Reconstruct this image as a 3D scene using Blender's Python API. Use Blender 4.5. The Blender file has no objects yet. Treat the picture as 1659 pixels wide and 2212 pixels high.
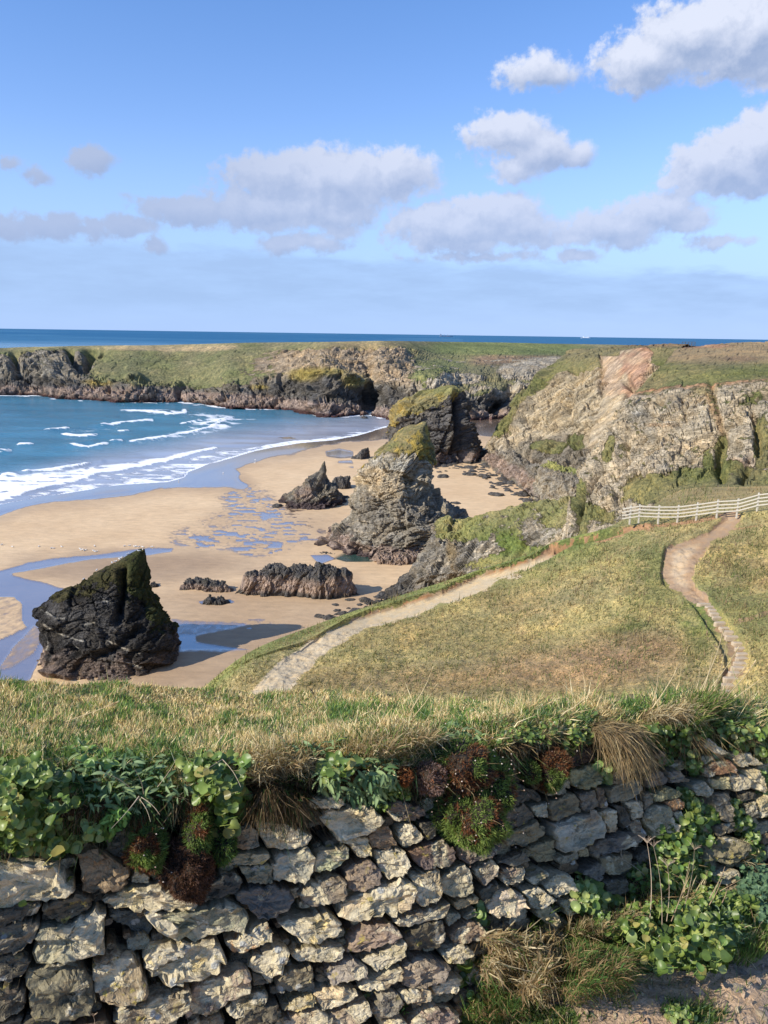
import bpy, math, random
import numpy as np
from mathutils import Vector, Matrix
from mathutils.bvhtree import BVHTree

# ------------------------------------------------------------------ camera, sky, sun, exposure
S = bpy.context.scene
COL = S.collection
H = 50.0                       # eye height above the beach
F = 1700.0                     # focal length in reference pixels (1659 wide)
PITCH = math.atan((1106 - 719) / F)
ROLL = math.radians(0.83)
SUN_EL, SUN_BEHIND = 33.0, 27.0   # sun from the left, a little behind the camera
EXPOSURE = 0.3

fw = np.array([0, math.cos(PITCH), -math.sin(PITCH)])
rt0 = np.array([1.0, 0, 0]); up0 = np.array([0, math.sin(PITCH), math.cos(PITCH)])
rt = math.cos(ROLL) * rt0 + math.sin(ROLL) * up0
up = -math.sin(ROLL) * rt0 + math.cos(ROLL) * up0
cam = bpy.data.cameras.new('camera'); camo = bpy.data.objects.new('camera', cam); COL.objects.link(camo)
cam.sensor_fit = 'HORIZONTAL'; cam.sensor_width = 36; cam.lens = 36 * F / 1659
cam.clip_start = 0.05; cam.clip_end = 60000
camo.matrix_world = Matrix(((rt[0], up[0], -fw[0], 0), (rt[1], up[1], -fw[1], 0), (rt[2], up[2], -fw[2], H), (0, 0, 0, 1)))
S.camera = camo
S.view_settings.view_transform = 'Standard'; S.view_settings.look = 'None'
S.view_settings.exposure = EXPOSURE; S.view_settings.gamma = 1
S.render.engine = 'CYCLES'
S.cycles.max_bounces = 6; S.cycles.diffuse_bounces = 3; S.cycles.glossy_bounces = 3; S.cycles.transparent_max_bounces = 6
S.cycles.use_denoising = True

a_ = math.radians(SUN_BEHIND); e_ = math.radians(SUN_EL)
SUN = np.array([-math.cos(a_) * math.cos(e_), -math.sin(a_) * math.cos(e_), math.sin(e_)])
sl = bpy.data.lights.new('sun', 'SUN'); sl.energy = 5.0; sl.angle = math.radians(0.5); sl.color = (1.0, 0.92, 0.79)
so = bpy.data.objects.new('sun', sl); COL.objects.link(so)
so.rotation_euler = Vector(SUN).to_track_quat('Z', 'Y').to_euler()

# ------------------------------------------------------------------ picture <-> place
def ray(px, py):
    px = np.asarray(px, float); py = np.asarray(py, float)
    u = (px - 829.5) / F; v = (1106 - py) / F
    d = fw + u[..., None] * rt + v[..., None] * up
    return d / np.linalg.norm(d, axis=-1, keepdims=True)
def at_r(px, py, r):
    d = ray(px, py); t = np.asarray(r) / np.hypot(d[..., 0], d[..., 1])
    return d * t[..., None] + np.array([0, 0, H])
def at_z(px, py, z=0.0):
    d = ray(px, py); t = (z - H) / d[..., 2]
    return d * t[..., None] + np.array([0, 0, H])
def at_y(px, py, y):
    d = ray(px, py); t = y / d[..., 1]
    return d * t[..., None] + np.array([0, 0, H])
def proj(P):
    Q = np.asarray(P) - np.array([0, 0, H])
    f = np.maximum(Q @ fw, 1e-3)
    return 829.5 + F * (Q @ rt) / f, 1106 - F * (Q @ up) / f

# ------------------------------------------------------------------ noise (numpy)
def _hash(ix, iy, iz, seed):
    n = (ix.astype(np.int64) * 374761393 + iy.astype(np.int64) * 668265263 + iz.astype(np.int64) * 2147483647 + seed * 974711) & 0xffffffff
    n = ((n ^ (n >> 13)) * 1274126177) & 0xffffffff
    n = ((n ^ (n >> 16)) * 2246822519) & 0xffffffff
    return ((n ^ (n >> 15)) & 0xffffff) / float(0xffffff)
def vn(P, seed=0):
    P = np.asarray(P, float); i = np.floor(P).astype(np.int64); f = P - i
    f = f * f * f * (f * (f * 6 - 15) + 10)
    r = 0
    for a in (0, 1):
        wa = f[..., 0] if a else 1 - f[..., 0]
        for b in (0, 1):
            wb = f[..., 1] if b else 1 - f[..., 1]
            for c in (0, 1):
                wc = f[..., 2] if c else 1 - f[..., 2]
                r = r + wa * wb * wc * _hash(i[..., 0] + a, i[..., 1] + b, i[..., 2] + c, seed)
    return r * 2 - 1
def fbm(P, seed=0, o=4, g=0.5, ridge=False):
    P = np.asarray(P, float); s = 0; a = 1.0; t = 0
    for k in range(o):
        n = vn(P * 2 ** k + 17.3 * k, seed + k * 31)
        s = s + a * ((1 - 2 * np.abs(n)) if ridge else n); t += a; a *= g
    return s / t
def worley(P, seed=0):
    """returns (random value of the nearest cell, F1, F2)"""
    P = np.asarray(P, float); i = np.floor(P).astype(np.int64)
    d1 = np.full(P.shape[:-1], 9.0); d2 = d1.copy(); cid = np.zeros(P.shape[:-1])
    for a in (-1, 0, 1):
        for b in (-1, 0, 1):
            for c in (-1, 0, 1):
                x, y, z = i[..., 0] + a, i[..., 1] + b, i[..., 2] + c
                q = np.stack([x + _hash(x, y, z, seed), y + _hash(x, y, z, seed + 1), z + _hash(x, y, z, seed + 2)], -1)
                d = np.sqrt(((q - P) ** 2).sum(-1)); v = _hash(x, y, z, seed + 3)
                near = d < d1
                d2 = np.where(near, d1, np.minimum(d2, d)); cid = np.where(near, v, cid); d1 = np.where(near, d, d1)
    return cid, d1, d2
def smooth(x, a, b):
    t = np.clip((x - a) / (b - a), 0, 1); return t * t * (3 - 2 * t)
def dipframe(P, dip, az=0.0):
    """rotate so that the third coordinate runs across the rock strata"""
    c, s = math.cos(math.radians(dip)), math.sin(math.radians(dip))
    ca, sa = math.cos(math.radians(az)), math.sin(math.radians(az))
    x = P[..., 0] * ca + P[..., 1] * sa; y = -P[..., 0] * sa + P[..., 1] * ca
    return np.stack([x * c + P[..., 2] * s, y, -x * s + P[..., 2] * c], -1)
def rock_disp(P, size, dip=15, az=0, seed=0, octs=3, flat=2.2, crack=0.25):
    Q = dipframe(P, dip, az) + fbm(P / size * 0.7, seed + 91, 2)[..., None] * size * 0.35
    r = 0; a = 1.0; s = size; tot = 0
    for k in range(octs):
        c, f1, f2 = worley(Q / np.array([s, s, s / flat]), seed + 7 * k)
        r = r + a * (c - 0.5 - crack * np.exp(-(f2 - f1) * 9)); tot += a
        a *= 0.52; s *= 0.45
    return r / tot * 1.6

# ------------------------------------------------------------------ meshes
def mk(name, V, polys, mat=None, attrs=None, smoothf=False, parent=None, link=True, matidx=None):
    """polys: (n,4) or (n,3) int array, or a list of both"""
    me = bpy.data.meshes.new(name)
    if not isinstance(polys, list): polys = [polys]
    polys = [np.asarray(p, np.int32) for p in polys if len(p)]
    V = np.ascontiguousarray(V, np.float32).reshape(-1, 3)
    me.vertices.add(len(V)); me.vertices.foreach_set('co', V.ravel())
    idx = np.concatenate([p.ravel() for p in polys]); cnt = np.concatenate([np.full(len(p), p.shape[1], np.int32) for p in polys])
    st = np.concatenate([[0], np.cumsum(cnt)[:-1]]).astype(np.int32)
    me.loops.add(len(idx)); me.loops.foreach_set('vertex_index', idx)
    me.polygons.add(len(cnt)); me.polygons.foreach_set('loop_start', st)
    me.polygons.foreach_set('use_smooth', np.full(len(cnt), smoothf, bool))
    for k, v in (attrs or {}).items():
        v = np.asarray(v, np.float32)
        if v.ndim == 1:
            a = me.attributes.new(k, 'FLOAT', 'POINT'); a.data.foreach_set('value', v)
        else:
            a = me.attributes.new(k, 'FLOAT_COLOR', 'POINT')
            a.data.foreach_set('color', np.concatenate([v, np.ones((len(v), 1), np.float32)], 1).ravel())
    me.update(calc_edges=True)
    if mat:
        for m in (mat if isinstance(mat, (list, tuple)) else [mat]): me.materials.append(m)
    o = bpy.data.objects.new(name, me)
    if parent: o.parent = parent
    if link: COL.objects.link(o)
    return o
def tag(o, label=None, cat=None, group=None, kind=None):
    if label: o['label'] = label
    if cat: o['category'] = cat
    if group: o['group'] = group
    if kind: o['kind'] = kind
    return o
def empty(name, loc, label=None, cat=None, group=None):
    o = bpy.data.objects.new(name, None); o.location = loc; COL.objects.link(o)
    return tag(o, label, cat, group)
def gridfaces(nv, nu, wrap=False):
    a = np.arange(nv * nu).reshape(nv, nu)
    if wrap: a = np.concatenate([a, a[:, :1]], 1)
    return np.stack([a[:-1, :-1], a[:-1, 1:], a[1:, 1:], a[1:, :-1]], -1).reshape(-1, 4)
def gnormal(G, wrap=False):
    if wrap:
        E = np.concatenate([G[:, -2:], G, G[:, :2]], 1)
        du = np.gradient(E, axis=1)[:, 2:-2]
    else: du = np.gradient(G, axis=1)
    dv = np.gradient(G, axis=0)
    n = np.cross(du, dv); return n / np.maximum(np.linalg.norm(n, axis=-1, keepdims=True), 1e-9)
def interp_cols(pts, n, smoothc=True):
    """resample a list of K points to n samples, uniform in index (Catmull-Rom)"""
    pts = np.asarray(pts, float); K = len(pts); t = np.linspace(0, K - 1, n); i = np.minimum(t.astype(int), K - 2); f = (t - i)[:, None]
    if not smoothc: return pts[i] * (1 - f) + pts[i + 1] * f
    p = np.concatenate([[2 * pts[0] - pts[1]], pts, [2 * pts[-1] - pts[-2]]])
    p0, p1, p2, p3 = p[i], p[i + 1], p[i + 2], p[i + 3]
    return 0.5 * (2 * p1 + (p2 - p0) * f + (2 * p0 - 5 * p1 + 4 * p2 - p3) * f ** 2 + (3 * p1 - p0 - 3 * p2 + p3) * f ** 3)
def pt(q):
    if isinstance(q, np.ndarray): return q
    if q[0] == 'z':
        _, px, z, r = q; d = ray(px, 1106.0 if r < 200 else 760.0); h = math.hypot(d[0], d[1])
        return np.array([d[0] / h * r, d[1] / h * r, z])
    px, py, r = q
    return at_z(px, py, 0.0) if r is None else at_r(px, py, r)
def loft(rows, nu, nvs, smoothc=True):
    R = [interp_cols([pt(q) for q in row], nu, smoothc) for row in rows]
    out = []
    for k in range(len(R) - 1):
        for j in range(nvs[k]):
            f = j / nvs[k]; out.append(R[k] * (1 - f) + R[k + 1] * f)
    out.append(R[-1]); return np.array(out)
def inpoly(px, py, poly):
    poly = np.asarray(poly, float); r = np.zeros(np.shape(px), bool); j = len(poly) - 1
    for i in range(len(poly)):
        xi, yi = poly[i]; xj, yj = poly[j]
        c = ((yi > py) != (yj > py)) & (px < (xj - xi) * (py - yi) / ((yj - yi) if yj != yi else 1e-9) + xi)
        r ^= c; j = i
    return r
def pldist(px, py, line, ky=1.0):
    """distance to a polyline, position along it 0..1"""
    line = np.asarray(line, float); best = np.full(np.shape(px), 1e9); tt = np.zeros(np.shape(px)); n = len(line) - 1
    for k in range(n):
        ax, ay = line[k]; bx, by = line[k + 1]; dx, dy = bx - ax, (by - ay) * ky
        t = np.clip(((px - ax) * dx + (py - ay) * ky * dy) / max(dx * dx + dy * dy, 1e-9), 0, 1)
        d = np.hypot(px - ax - t * dx, (py - ay) * ky - t * dy); m = d < best
        best = np.where(m, d, best); tt = np.where(m, (k + t) / n, tt)
    return best, tt
def polyd(px, py, poly, ky=1.0):
    """signed distance, positive inside"""
    d, _ = pldist(px, py, list(poly) + [poly[0]], ky)
    return np.where(inpoly(px, py, poly), d, -d)

# ------------------------------------------------------------------ node helper
class NT:
    def __init__(s, nt): s.nt = nt; s.n = nt.nodes; s.l = nt.links
    def new(s, t, **kw):
        n = s.n.new(t)
        for k, v in kw.items(): setattr(n, k, v)
        return n
    def put(s, sock, v):
        if isinstance(v, bpy.types.NodeSocket): s.l.new(v, sock)
        elif v is not None:
            if hasattr(sock, 'default_value'):
                if isinstance(v, (tuple, list)) and len(v) == 3 and sock.type == 'RGBA': v = (*v, 1)
                if isinstance(v, (int, float)) and sock.type in ('RGBA',): v = (v, v, v, 1)
                if isinstance(v, (int, float)) and sock.type == 'VECTOR': v = (v, v, v)
                sock.default_value = v
    def m(s, op, a, b=None, c=None, clamp=False):
        n = s.new('ShaderNodeMath', operation=op, use_clamp=clamp)
        for i, v in enumerate((a, b, c)): s.put(n.inputs[i], v)
        return n.outputs[0]
    def vm(s, op, a, b=None, c=None):
        n = s.new('ShaderNodeVectorMath', operation=op)
        for i, v in enumerate((a, b, c)):
            if v is not None: s.put(n.inputs[i], v)
        return n.outputs[1] if op in ('LENGTH', 'DOT_PRODUCT', 'DISTANCE') else n.outputs[0]
    def mix(s, f, a, b, blend='MIX'):
        n = s.new('ShaderNodeMix', data_type='RGBA', blend_type=blend)
        s.put(n.inputs[0], f); s.put(n.inputs[6], a); s.put(n.inputs[7], b); return n.outputs[2]
    def noise(s, vec, scale, detail=3, rough=0.5, dist=0.0, out=0):
        n = s.new('ShaderNodeTexNoise'); s.put(n.inputs['Vector'], vec); n.inputs['Scale'].default_value = scale
        n.inputs['Detail'].default_value = detail; n.inputs['Roughness'].default_value = rough; n.inputs['Distortion'].default_value = dist
        return n.outputs[out]
    def vor(s, vec, scale, feature='F1', out='Distance', rnd=1.0):
        n = s.new('ShaderNodeTexVoronoi', feature=feature); s.put(n.inputs['Vector'], vec); n.inputs['Scale'].default_value = scale
        n.inputs['Randomness'].default_value = rnd; return n.outputs[out]
    def rng(s, v, a, b, c=0.0, d=1.0, sm=False):
        n = s.new('ShaderNodeMapRange', interpolation_type='SMOOTHSTEP' if sm else 'LINEAR'); n.clamp = True
        for i, x in enumerate((v, a, b, c, d)): s.put(n.inputs[i], x)
        return n.outputs[0]
    def attr(s, name, out='Fac'):
        n = s.new('ShaderNodeAttribute', attribute_name=name); return n.outputs[out]
    def pos(s): return s.new('ShaderNodeNewGeometry').outputs['Position']
    def scale(s, v, xyz): return s.vm('MULTIPLY', v, xyz)
    def bump(s, h, strength, dist, normal=None):
        n = s.new('ShaderNodeBump'); n.inputs['Strength'].default_value = strength; n.inputs['Distance'].default_value = dist
        s.put(n.inputs['Height'], h)
        if normal is not None: s.put(n.inputs['Normal'], normal)
        return n.outputs[0]
def material(name):
    m = bpy.data.materials.new(name); m.use_nodes = True; m.node_tree.nodes.clear(); t = NT(m.node_tree)
    out = t.new('ShaderNodeOutputMaterial'); bs = t.new('ShaderNodeBsdfPrincipled'); t.l.new(bs.outputs[0], out.inputs[0])
    return m, t, bs, out
# ------------------------------------------------------------------ sky with clouds
world = bpy.data.worlds.new('World'); S.world = world; world.use_nodes = True
wt = NT(world.node_tree); wt.n.clear()
SKY_S = 0.15
wout = wt.new('ShaderNodeOutputWorld'); bg = wt.new('ShaderNodeBackground'); wt.l.new(bg.outputs[0], wout.inputs[0])
sky = wt.new('ShaderNodeTexSky', sky_type='NISHITA'); sky.sun_disc = False
sky.sun_elevation = e_; sky.sun_rotation = math.atan2(SUN[0], SUN[1]); sky.altitude = 50
sky.air_density = 1.0; sky.dust_density = 0.1; sky.ozone_density = 3.0
CLOUDS = [  # centre and half size in reference pixels: cumulus seen over the bay
 (1400,130,100,55),(1500,75,130,75),(1630,60,130,110),(1160,152,75,32),(1098,292,82,42),(1165,325,75,36),(1245,335,42,26),(1105,368,55,28),
 (1560,365,120,60),(1640,320,80,75),(1500,398,75,32),(990,495,150,45),(930,475,60,34),(1065,462,100,38),(1120,495,100,34),
 (1310,492,110,30),(1405,458,95,32),(1480,476,70,22),(600,385,105,48),(715,395,130,62),(850,378,85,46),(560,455,110,35),(680,455,140,34),
 (400,458,105,28),(260,488,75,20),(115,485,70,24),(15,490,50,22),(655,525,85,18),(735,500,42,15),(195,345,48,22),(15,358,28,13),(75,378,32,16),
 (1040,556,130,9),(1250,550,40,13),(1230,515,100,18),(1350,520,60,14),(1550,526,60,11),(330,528,22,14),(200,500,60,12)]
grp = bpy.data.node_groups.new('cloud_density', 'ShaderNodeTree')
grp.interface.new_socket('Vector', in_out='INPUT', socket_type='NodeSocketVector')
grp.interface.new_socket('Density', in_out='OUTPUT', socket_type='NodeSocketFloat')
g = NT(grp); gi = g.new('NodeGroupInput'); go = g.new('NodeGroupOutput')
q = gi.outputs[0]                                   # (azimuth, elevation, 0) in degrees
w1 = g.noise(q, 0.55, 5, 0.55, out=1)
w2 = g.noise(q, 0.16, 2, 0.5, out=1)
qq = g.vm('ADD', q, g.vm('MULTIPLY', g.vm('SUBTRACT', w1, (0.5, 0.5, 0.5)), (1.9, 1.5, 0)))
qq = g.vm('ADD', qq, g.vm('MULTIPLY', g.vm('SUBTRACT', w2, (0.5, 0.5, 0.5)), (1.5, 0.8, 0)))
acc = None
def azel(px, py):
    d = ray(px, py); return math.degrees(math.atan2(d[0], d[1])), math.degrees(math.asin(d[2]))
for (cx, cy, sx, sy) in CLOUDS:
    a0, e0 = azel(cx, cy); a1, _ = azel(cx + sx, cy); _, e1 = azel(cx, cy - sy)
    sa, se = abs(a1 - a0) * 1.22, abs(e1 - e0) * 1.32
    ln = g.vm('LENGTH', g.vm('MULTIPLY_ADD', qq, (1 / sa, 1 / se, 0), (-a0 / sa, -e0 / se, 0)))
    ln = g.m('MULTIPLY_ADD', ln, (0.35 + min(sa, se) * 0.6), -(0.35 + min(sa, se) * 0.6))       # about degrees outside the outline
    acc = ln if acc is None else g.m('SMOOTH_MIN', acc, ln, 0.35)
# the same kind of clouds all round, outside the frame
sp = g.new('ShaderNodeSeparateXYZ'); g.l.new(qq, sp.inputs[0])
outw = g.m('MAXIMUM', g.rng(g.m('ABSOLUTE', sp.outputs[0]), 27, 36), g.rng(sp.outputs[1], 24, 30))
gen = g.noise(g.vm('MULTIPLY', qq, (1, 1.6, 1)), 0.075, 4, 0.55)
gen = g.m('MULTIPLY', g.m('SUBTRACT', 0.575, gen), 9.0)
gen = g.m('ADD', gen, g.m('MULTIPLY', g.m('SUBTRACT', 1.0, outw), 9))
acc = g.m('SMOOTH_MIN', acc, gen, 0.3)
fine = g.noise(q, 1.1, 7, 0.62); big = g.noise(q, 0.35, 4, 0.55)
dens = g.m('ADD', g.m('MULTIPLY', acc, -1.0), g.m('MULTIPLY', g.m('SUBTRACT', fine, 0.5), 1.3))
dens = g.m('ADD', dens, g.m('MULTIPLY', g.m('SUBTRACT', big, 0.5), 1.0))
g.l.new(dens, go.inputs[0])
tc = wt.new('ShaderNodeTexCoord'); sx_ = wt.new('ShaderNodeSeparateXYZ'); wt.l.new(tc.outputs['Generated'], sx_.inputs[0])
az = wt.m('MULTIPLY', wt.m('ARCTAN2', sx_.outputs[0], sx_.outputs[1]), 57.29578)
el = wt.m('MULTIPLY', wt.m('ARCSINE', sx_.outputs[2]), 57.29578)
cq = wt.new('ShaderNodeCombineXYZ'); wt.l.new(az, cq.inputs[0]); wt.l.new(el, cq.inputs[1])
def dens_at(off):
    n = wt.new('ShaderNodeGroup'); n.node_tree = grp
    wt.l.new(wt.vm('ADD', cq.outputs[0], off) if any(off) else cq.outputs[0], n.inputs[0]); return n.outputs[0]
d0 = dens_at((0, 0, 0)); d1 = dens_at((-0.45, 0.75, 0)); d2 = dens_at((0.1, -0.9, 0))
alpha = wt.rng(d0, -0.20, 0.36, 0, 1, True)
lit = wt.rng(wt.m('SUBTRACT', d0, d1), -0.55, 0.75)            # toward the sun the cloud thins out
under = wt.rng(wt.m('SUBTRACT', d0, d2), 0.0, 1.1)             # near its lower edge
shade = wt.m('SUBTRACT', wt.m('MULTIPLY_ADD', lit, 0.85, 0.30), wt.m('MULTIPLY', under, 0.42), None, True)
shade = wt.m('MULTIPLY', shade, wt.rng(az, -20.0, 2.0, 0.25, 1.0, True))
ccol = wt.mix(shade, (1.85, 2.4, 3.6), (4.5, 4.75, 5.5))
farw = wt.rng(el, 3.0, 17.0)
ccol = wt.mix(wt.m('MULTIPLY_ADD', farw, 0.55, 0.35, True), (2.3, 2.85, 4.3), ccol)
skyc = wt.mix(1.0, sky.outputs[0], wt.mix(wt.rng(el, 6.0, 28.0, 0, 1, True), (0.86, 0.90, 1.12), (0.66, 0.88, 1.16)), 'MULTIPLY')
skyc = wt.mix(wt.rng(el, 0.0, 14.0, 0.9, 0.0, True), skyc, (2.2, 3.35, 5.7))
# a low bank of thin cloud over the sea
bn = wt.noise(wt.vm('MULTIPLY', cq.outputs[0], (0.35, 1.3, 0)), 0.45, 6, 0.6)
edge = wt.m('MULTIPLY_ADD', wt.m('SUBTRACT', bn, 0.5), 3.2, 5.2)
edge = wt.m('SUBTRACT', edge, wt.m('MULTIPLY', az, 0.035))
bank = wt.m('MULTIPLY', wt.rng(wt.m('SUBTRACT', edge, el), -0.2, 0.9, 0, 1, True), wt.rng(el, 0.3, 2.6, 0.22, 0.85, True))
bank2 = wt.m('MULTIPLY', bank, wt.rng(wt.noise(wt.vm('MULTIPLY', cq.outputs[0], (0.2, 1.0, 0)), 0.8, 4, 0.6), 0.35, 0.6, 0.55, 1.0))
skyc = wt.mix(bank2, skyc, (2.1, 3.05, 4.8))
fin = wt.mix(wt.m('MULTIPLY', alpha, wt.rng(el, 1.0, 12.0, 0.80, 0.97)), skyc, ccol)
wt.l.new(fin, bg.inputs[0]); bg.inputs[1].default_value = SKY_S
world.cycles.sampling_method = 'MANUAL'; world.cycles.sample_map_resolution = 512
# ------------------------------------------------------------------ land material: rock and turf told apart by a mask
def land_mat(name, s, dip=15, az=0, strata=1.0, cracks=1.0, bump=1.0, grass_bump=0.6, gs=1.0, rcon=1.0):
    """s: size in metres of the main rock pattern; vertex colours rcol, gcol; mask gm"""
    m, t, b, _ = material(name)
    p = t.pos()
    mp = t.new('ShaderNodeMapping'); mp.inputs['Rotation'].default_value = (math.radians(dip), math.radians(dip * 0.6), math.radians(az)); t.l.new(p, mp.inputs[0])
    q = t.vm('MULTIPLY', mp.outputs[0], (1 / s, 1 / s, 2.6 / s))
    wr = t.vm('ADD', q, t.vm('MULTIPLY', t.vm('SUBTRACT', t.noise(q, 0.8, 3, out=1), (0.5,) * 3), (0.9, 0.9, 0.9)))
    cell = t.vor(wr, 1.3, out='Color'); ed = t.vor(wr, 1.3, 'DISTANCE_TO_EDGE'); ed2 = t.vor(wr, 3.7, 'DISTANCE_TO_EDGE')
    cs = t.new('ShaderNodeSeparateColor'); t.l.new(cell, cs.inputs[0])
    st = t.noise(t.vm('MULTIPLY', wr, (0.35, 0.35, 3.2)), 1.0, 5, 0.62)
    n1 = t.noise(p, 1.1 / s, 6, 0.62); n2 = t.noise(p, 5.0 / s, 5, 0.65)
    v = t.m('MULTIPLY_ADD', cs.outputs[0], 0.42 * rcon, 1 - 0.21 * rcon)
    v = t.m('MULTIPLY', v, t.rng(st, 0.3, 0.7, 1 - 0.26 * strata, 1 + 0.24 * strata))
    v = t.m('MULTIPLY', v, t.rng(n1, 0.3, 0.7, 1 - .28 * rcon, 1 + .28 * rcon)); v = t.m('MULTIPLY', v, t.rng(n2, 0.25, 0.75, 1 - .26 * rcon, 1 + .26 * rcon))
    crk = t.m('MULTIPLY', t.rng(ed, 0.0, 0.05, 1 - 0.45 * cracks, 1), t.rng(ed2, 0.0, 0.06, 1 - 0.30 * cracks, 1))
    v = t.m('MULTIPLY', v, crk)
    rc = t.mix(1.0, t.attr('rcol', 'Color'), v, 'MULTIPLY')
    tintn = t.rng(t.noise(p, 0.7 / s, 4, 0.6, 0.5), 0.42, 0.66)
    rc = t.mix(t.m('MULTIPLY', tintn, 0.5), rc, t.mix(1.0, rc, (1.28, 1.08, 0.78), 'MULTIPLY'))
    # turf
    g1 = t.noise(p, 0.55 / gs, 5, 0.7); g2 = t.noise(p, 2.6 / gs, 6, 0.75); g3 = t.noise(p, 0.10 / gs, 4, 0.65)
    gv = t.m('MULTIPLY', t.rng(g1, 0.3, 0.7, 0.74, 1.26), t.rng(g2, 0.30, 0.70, 0.5, 1.5)); gv = t.m('MULTIPLY', gv, t.rng(g3, 0.3, 0.7, 0.82, 1.18))
    gc = t.mix(1.0, t.attr('gcol', 'Color'), gv, 'MULTIPLY')
    gc = t.mix(t.rng(t.m('ADD', g2, t.m('MULTIPLY', g3, 0.6)), 0.72, 1.0, 0, 0.55), gc, t.mix(1.0, gc, (1.7, 1.25, 0.95), 'MULTIPLY'))
    mk_ = t.m('ADD', t.attr('gm'), t.m('MULTIPLY', t.m('SUBTRACT', t.noise(p, 2.2 / s, 6, 0.68), 0.5), 1.1))
    mk_ = t.m('ADD', mk_, t.m('MULTIPLY', t.m('SUBTRACT', n1, 0.5), 0.6))
    msk = t.rng(mk_, 0.44, 0.58)
    t.put(b.inputs['Base Color'], t.mix(msk, rc, gc))
    b.inputs['Roughness'].default_value = 0.92; b.inputs['Specular IOR Level'].default_value = 0.15
    hr = t.m('ADD', t.m('MULTIPLY', st, 0.5 * strata), t.m('MULTIPLY', n2, 0.55)); hr = t.m('ADD', hr, t.m('MULTIPLY', crk, 0.35 * cracks)); hr = t.m('ADD', hr, n1)
    hg = t.m('MULTIPLY', t.m('ADD', g2, t.m('MULTIPLY', t.noise(p, 9.0 / gs, 3, 0.7), 0.5)), grass_bump)
    hh = t.new('ShaderNodeMix'); hh.data_type = 'FLOAT'; t.put(hh.inputs[0], msk); t.put(hh.inputs[2], hr); t.put(hh.inputs[3], hg)
    t.put(b.inputs['Normal'], t.bump(hh.outputs[0], 0.9, 0.28 * s * bump))
    return m

HORZ = lambda px: 719 + (px - 829.5) * 0.0145
# rock colours (linear)
GREY = np.array((0.33, 0.30, 0.24)); PALE = np.array((0.49, 0.435, 0.335)); DARK = np.array((0.072, 0.069, 0.066)); MID = np.array((0.205, 0.188, 0.157))
PINK = np.array((0.33, 0.255, 0.21)); RED = np.array((0.36, 0.195, 0.130)); TAN = np.array((0.40, 0.285, 0.185)); LICH = np.array((0.34, 0.27, 0.075))
GREEN = np.array((0.148, 0.163, 0.062)); LUSH = np.array((0.105, 0.142, 0.042)); OLIVE = np.array((0.215, 0.198, 0.100)); DRY = np.array((0.37, 0.295, 0.155)); HEATH = np.array((0.235, 0.162, 0.10))

def layer(c, w, col):
    w = np.clip(w, 0, 1)[..., None]; return c * (1 - w) + np.asarray(col) * w
def blob(px, py, cx, cy, rx, ry, soft=0.4, wob=None, ang=0.0):
    dx, dy = px - cx, py - cy
    if ang:
        c, s = math.cos(math.radians(ang)), math.sin(math.radians(ang)); dx, dy = dx * c + dy * s, -dx * s + dy * c
    d = np.hypot(dx / rx, dy / ry)
    if wob is not None: d = d + wob * 0.35
    return smooth(-d, -1 - soft, -1 + soft)
def sheet(name, rows, nu, nvs, mat, paint, size, amp, dip=15, az=0, seed=1, smoothc=True, broad=0.0, ampf=None, flat=2.2, extra=None, kind='structure', octs=3):
    G = loft(rows, nu, nvs, smoothc); n = gnormal(G)
    c0 = np.array([0, 0, H]) - G
    if (n * c0).sum() < 0: n = -n
    N = n
    for _ in range(3):
        N = N.copy(); N[1:-1] = (N[:-2] + 2 * N[1:-1] + N[2:]); N[:, 1:-1] = (N[:, :-2] + 2 * N[:, 1:-1] + N[:, 2:]); N /= np.linalg.norm(N, axis=-1, keepdims=True)
    px, py = proj(G); vv = np.linspace(0, 1, G.shape[0])[:, None] * np.ones(G.shape[1])
    a = amp * (ampf(px, py, vv, G) if ampf else 1.0)
    D = rock_disp(G, size, dip, az, seed, octs, flat) * a
    if broad: D = D + fbm(G / (size * 3.5), seed + 50, 3) * broad * (a / max(amp, 1e-6))
    if extra is not None: D = D + extra(px, py, vv, G)
    G2 = G + N * np.asarray(D)[..., None]
    px2, py2 = proj(G2); n2 = gnormal(G2); n2 = np.where((n2 * N).sum(-1, keepdims=True) < 0, -n2, n2)
    rcol, gcol, gm = paint(px2, py2, vv, G2, n2)
    fl = lambda x: np.broadcast_to(x, G2.shape[:2] + ((3,) if np.ndim(x) and np.shape(x)[-1] == 3 else ())).reshape((-1, 3) if np.ndim(x) and np.shape(x)[-1] == 3 else (-1,))
    o = mk(name, G2.reshape(-1, 3), gridfaces(*G2.shape[:2]), mat, {'rcol': fl(rcol), 'gcol': fl(gcol), 'gm': fl(gm)}, smoothf=False)
    tag(o, kind=kind); return o, G2


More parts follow.
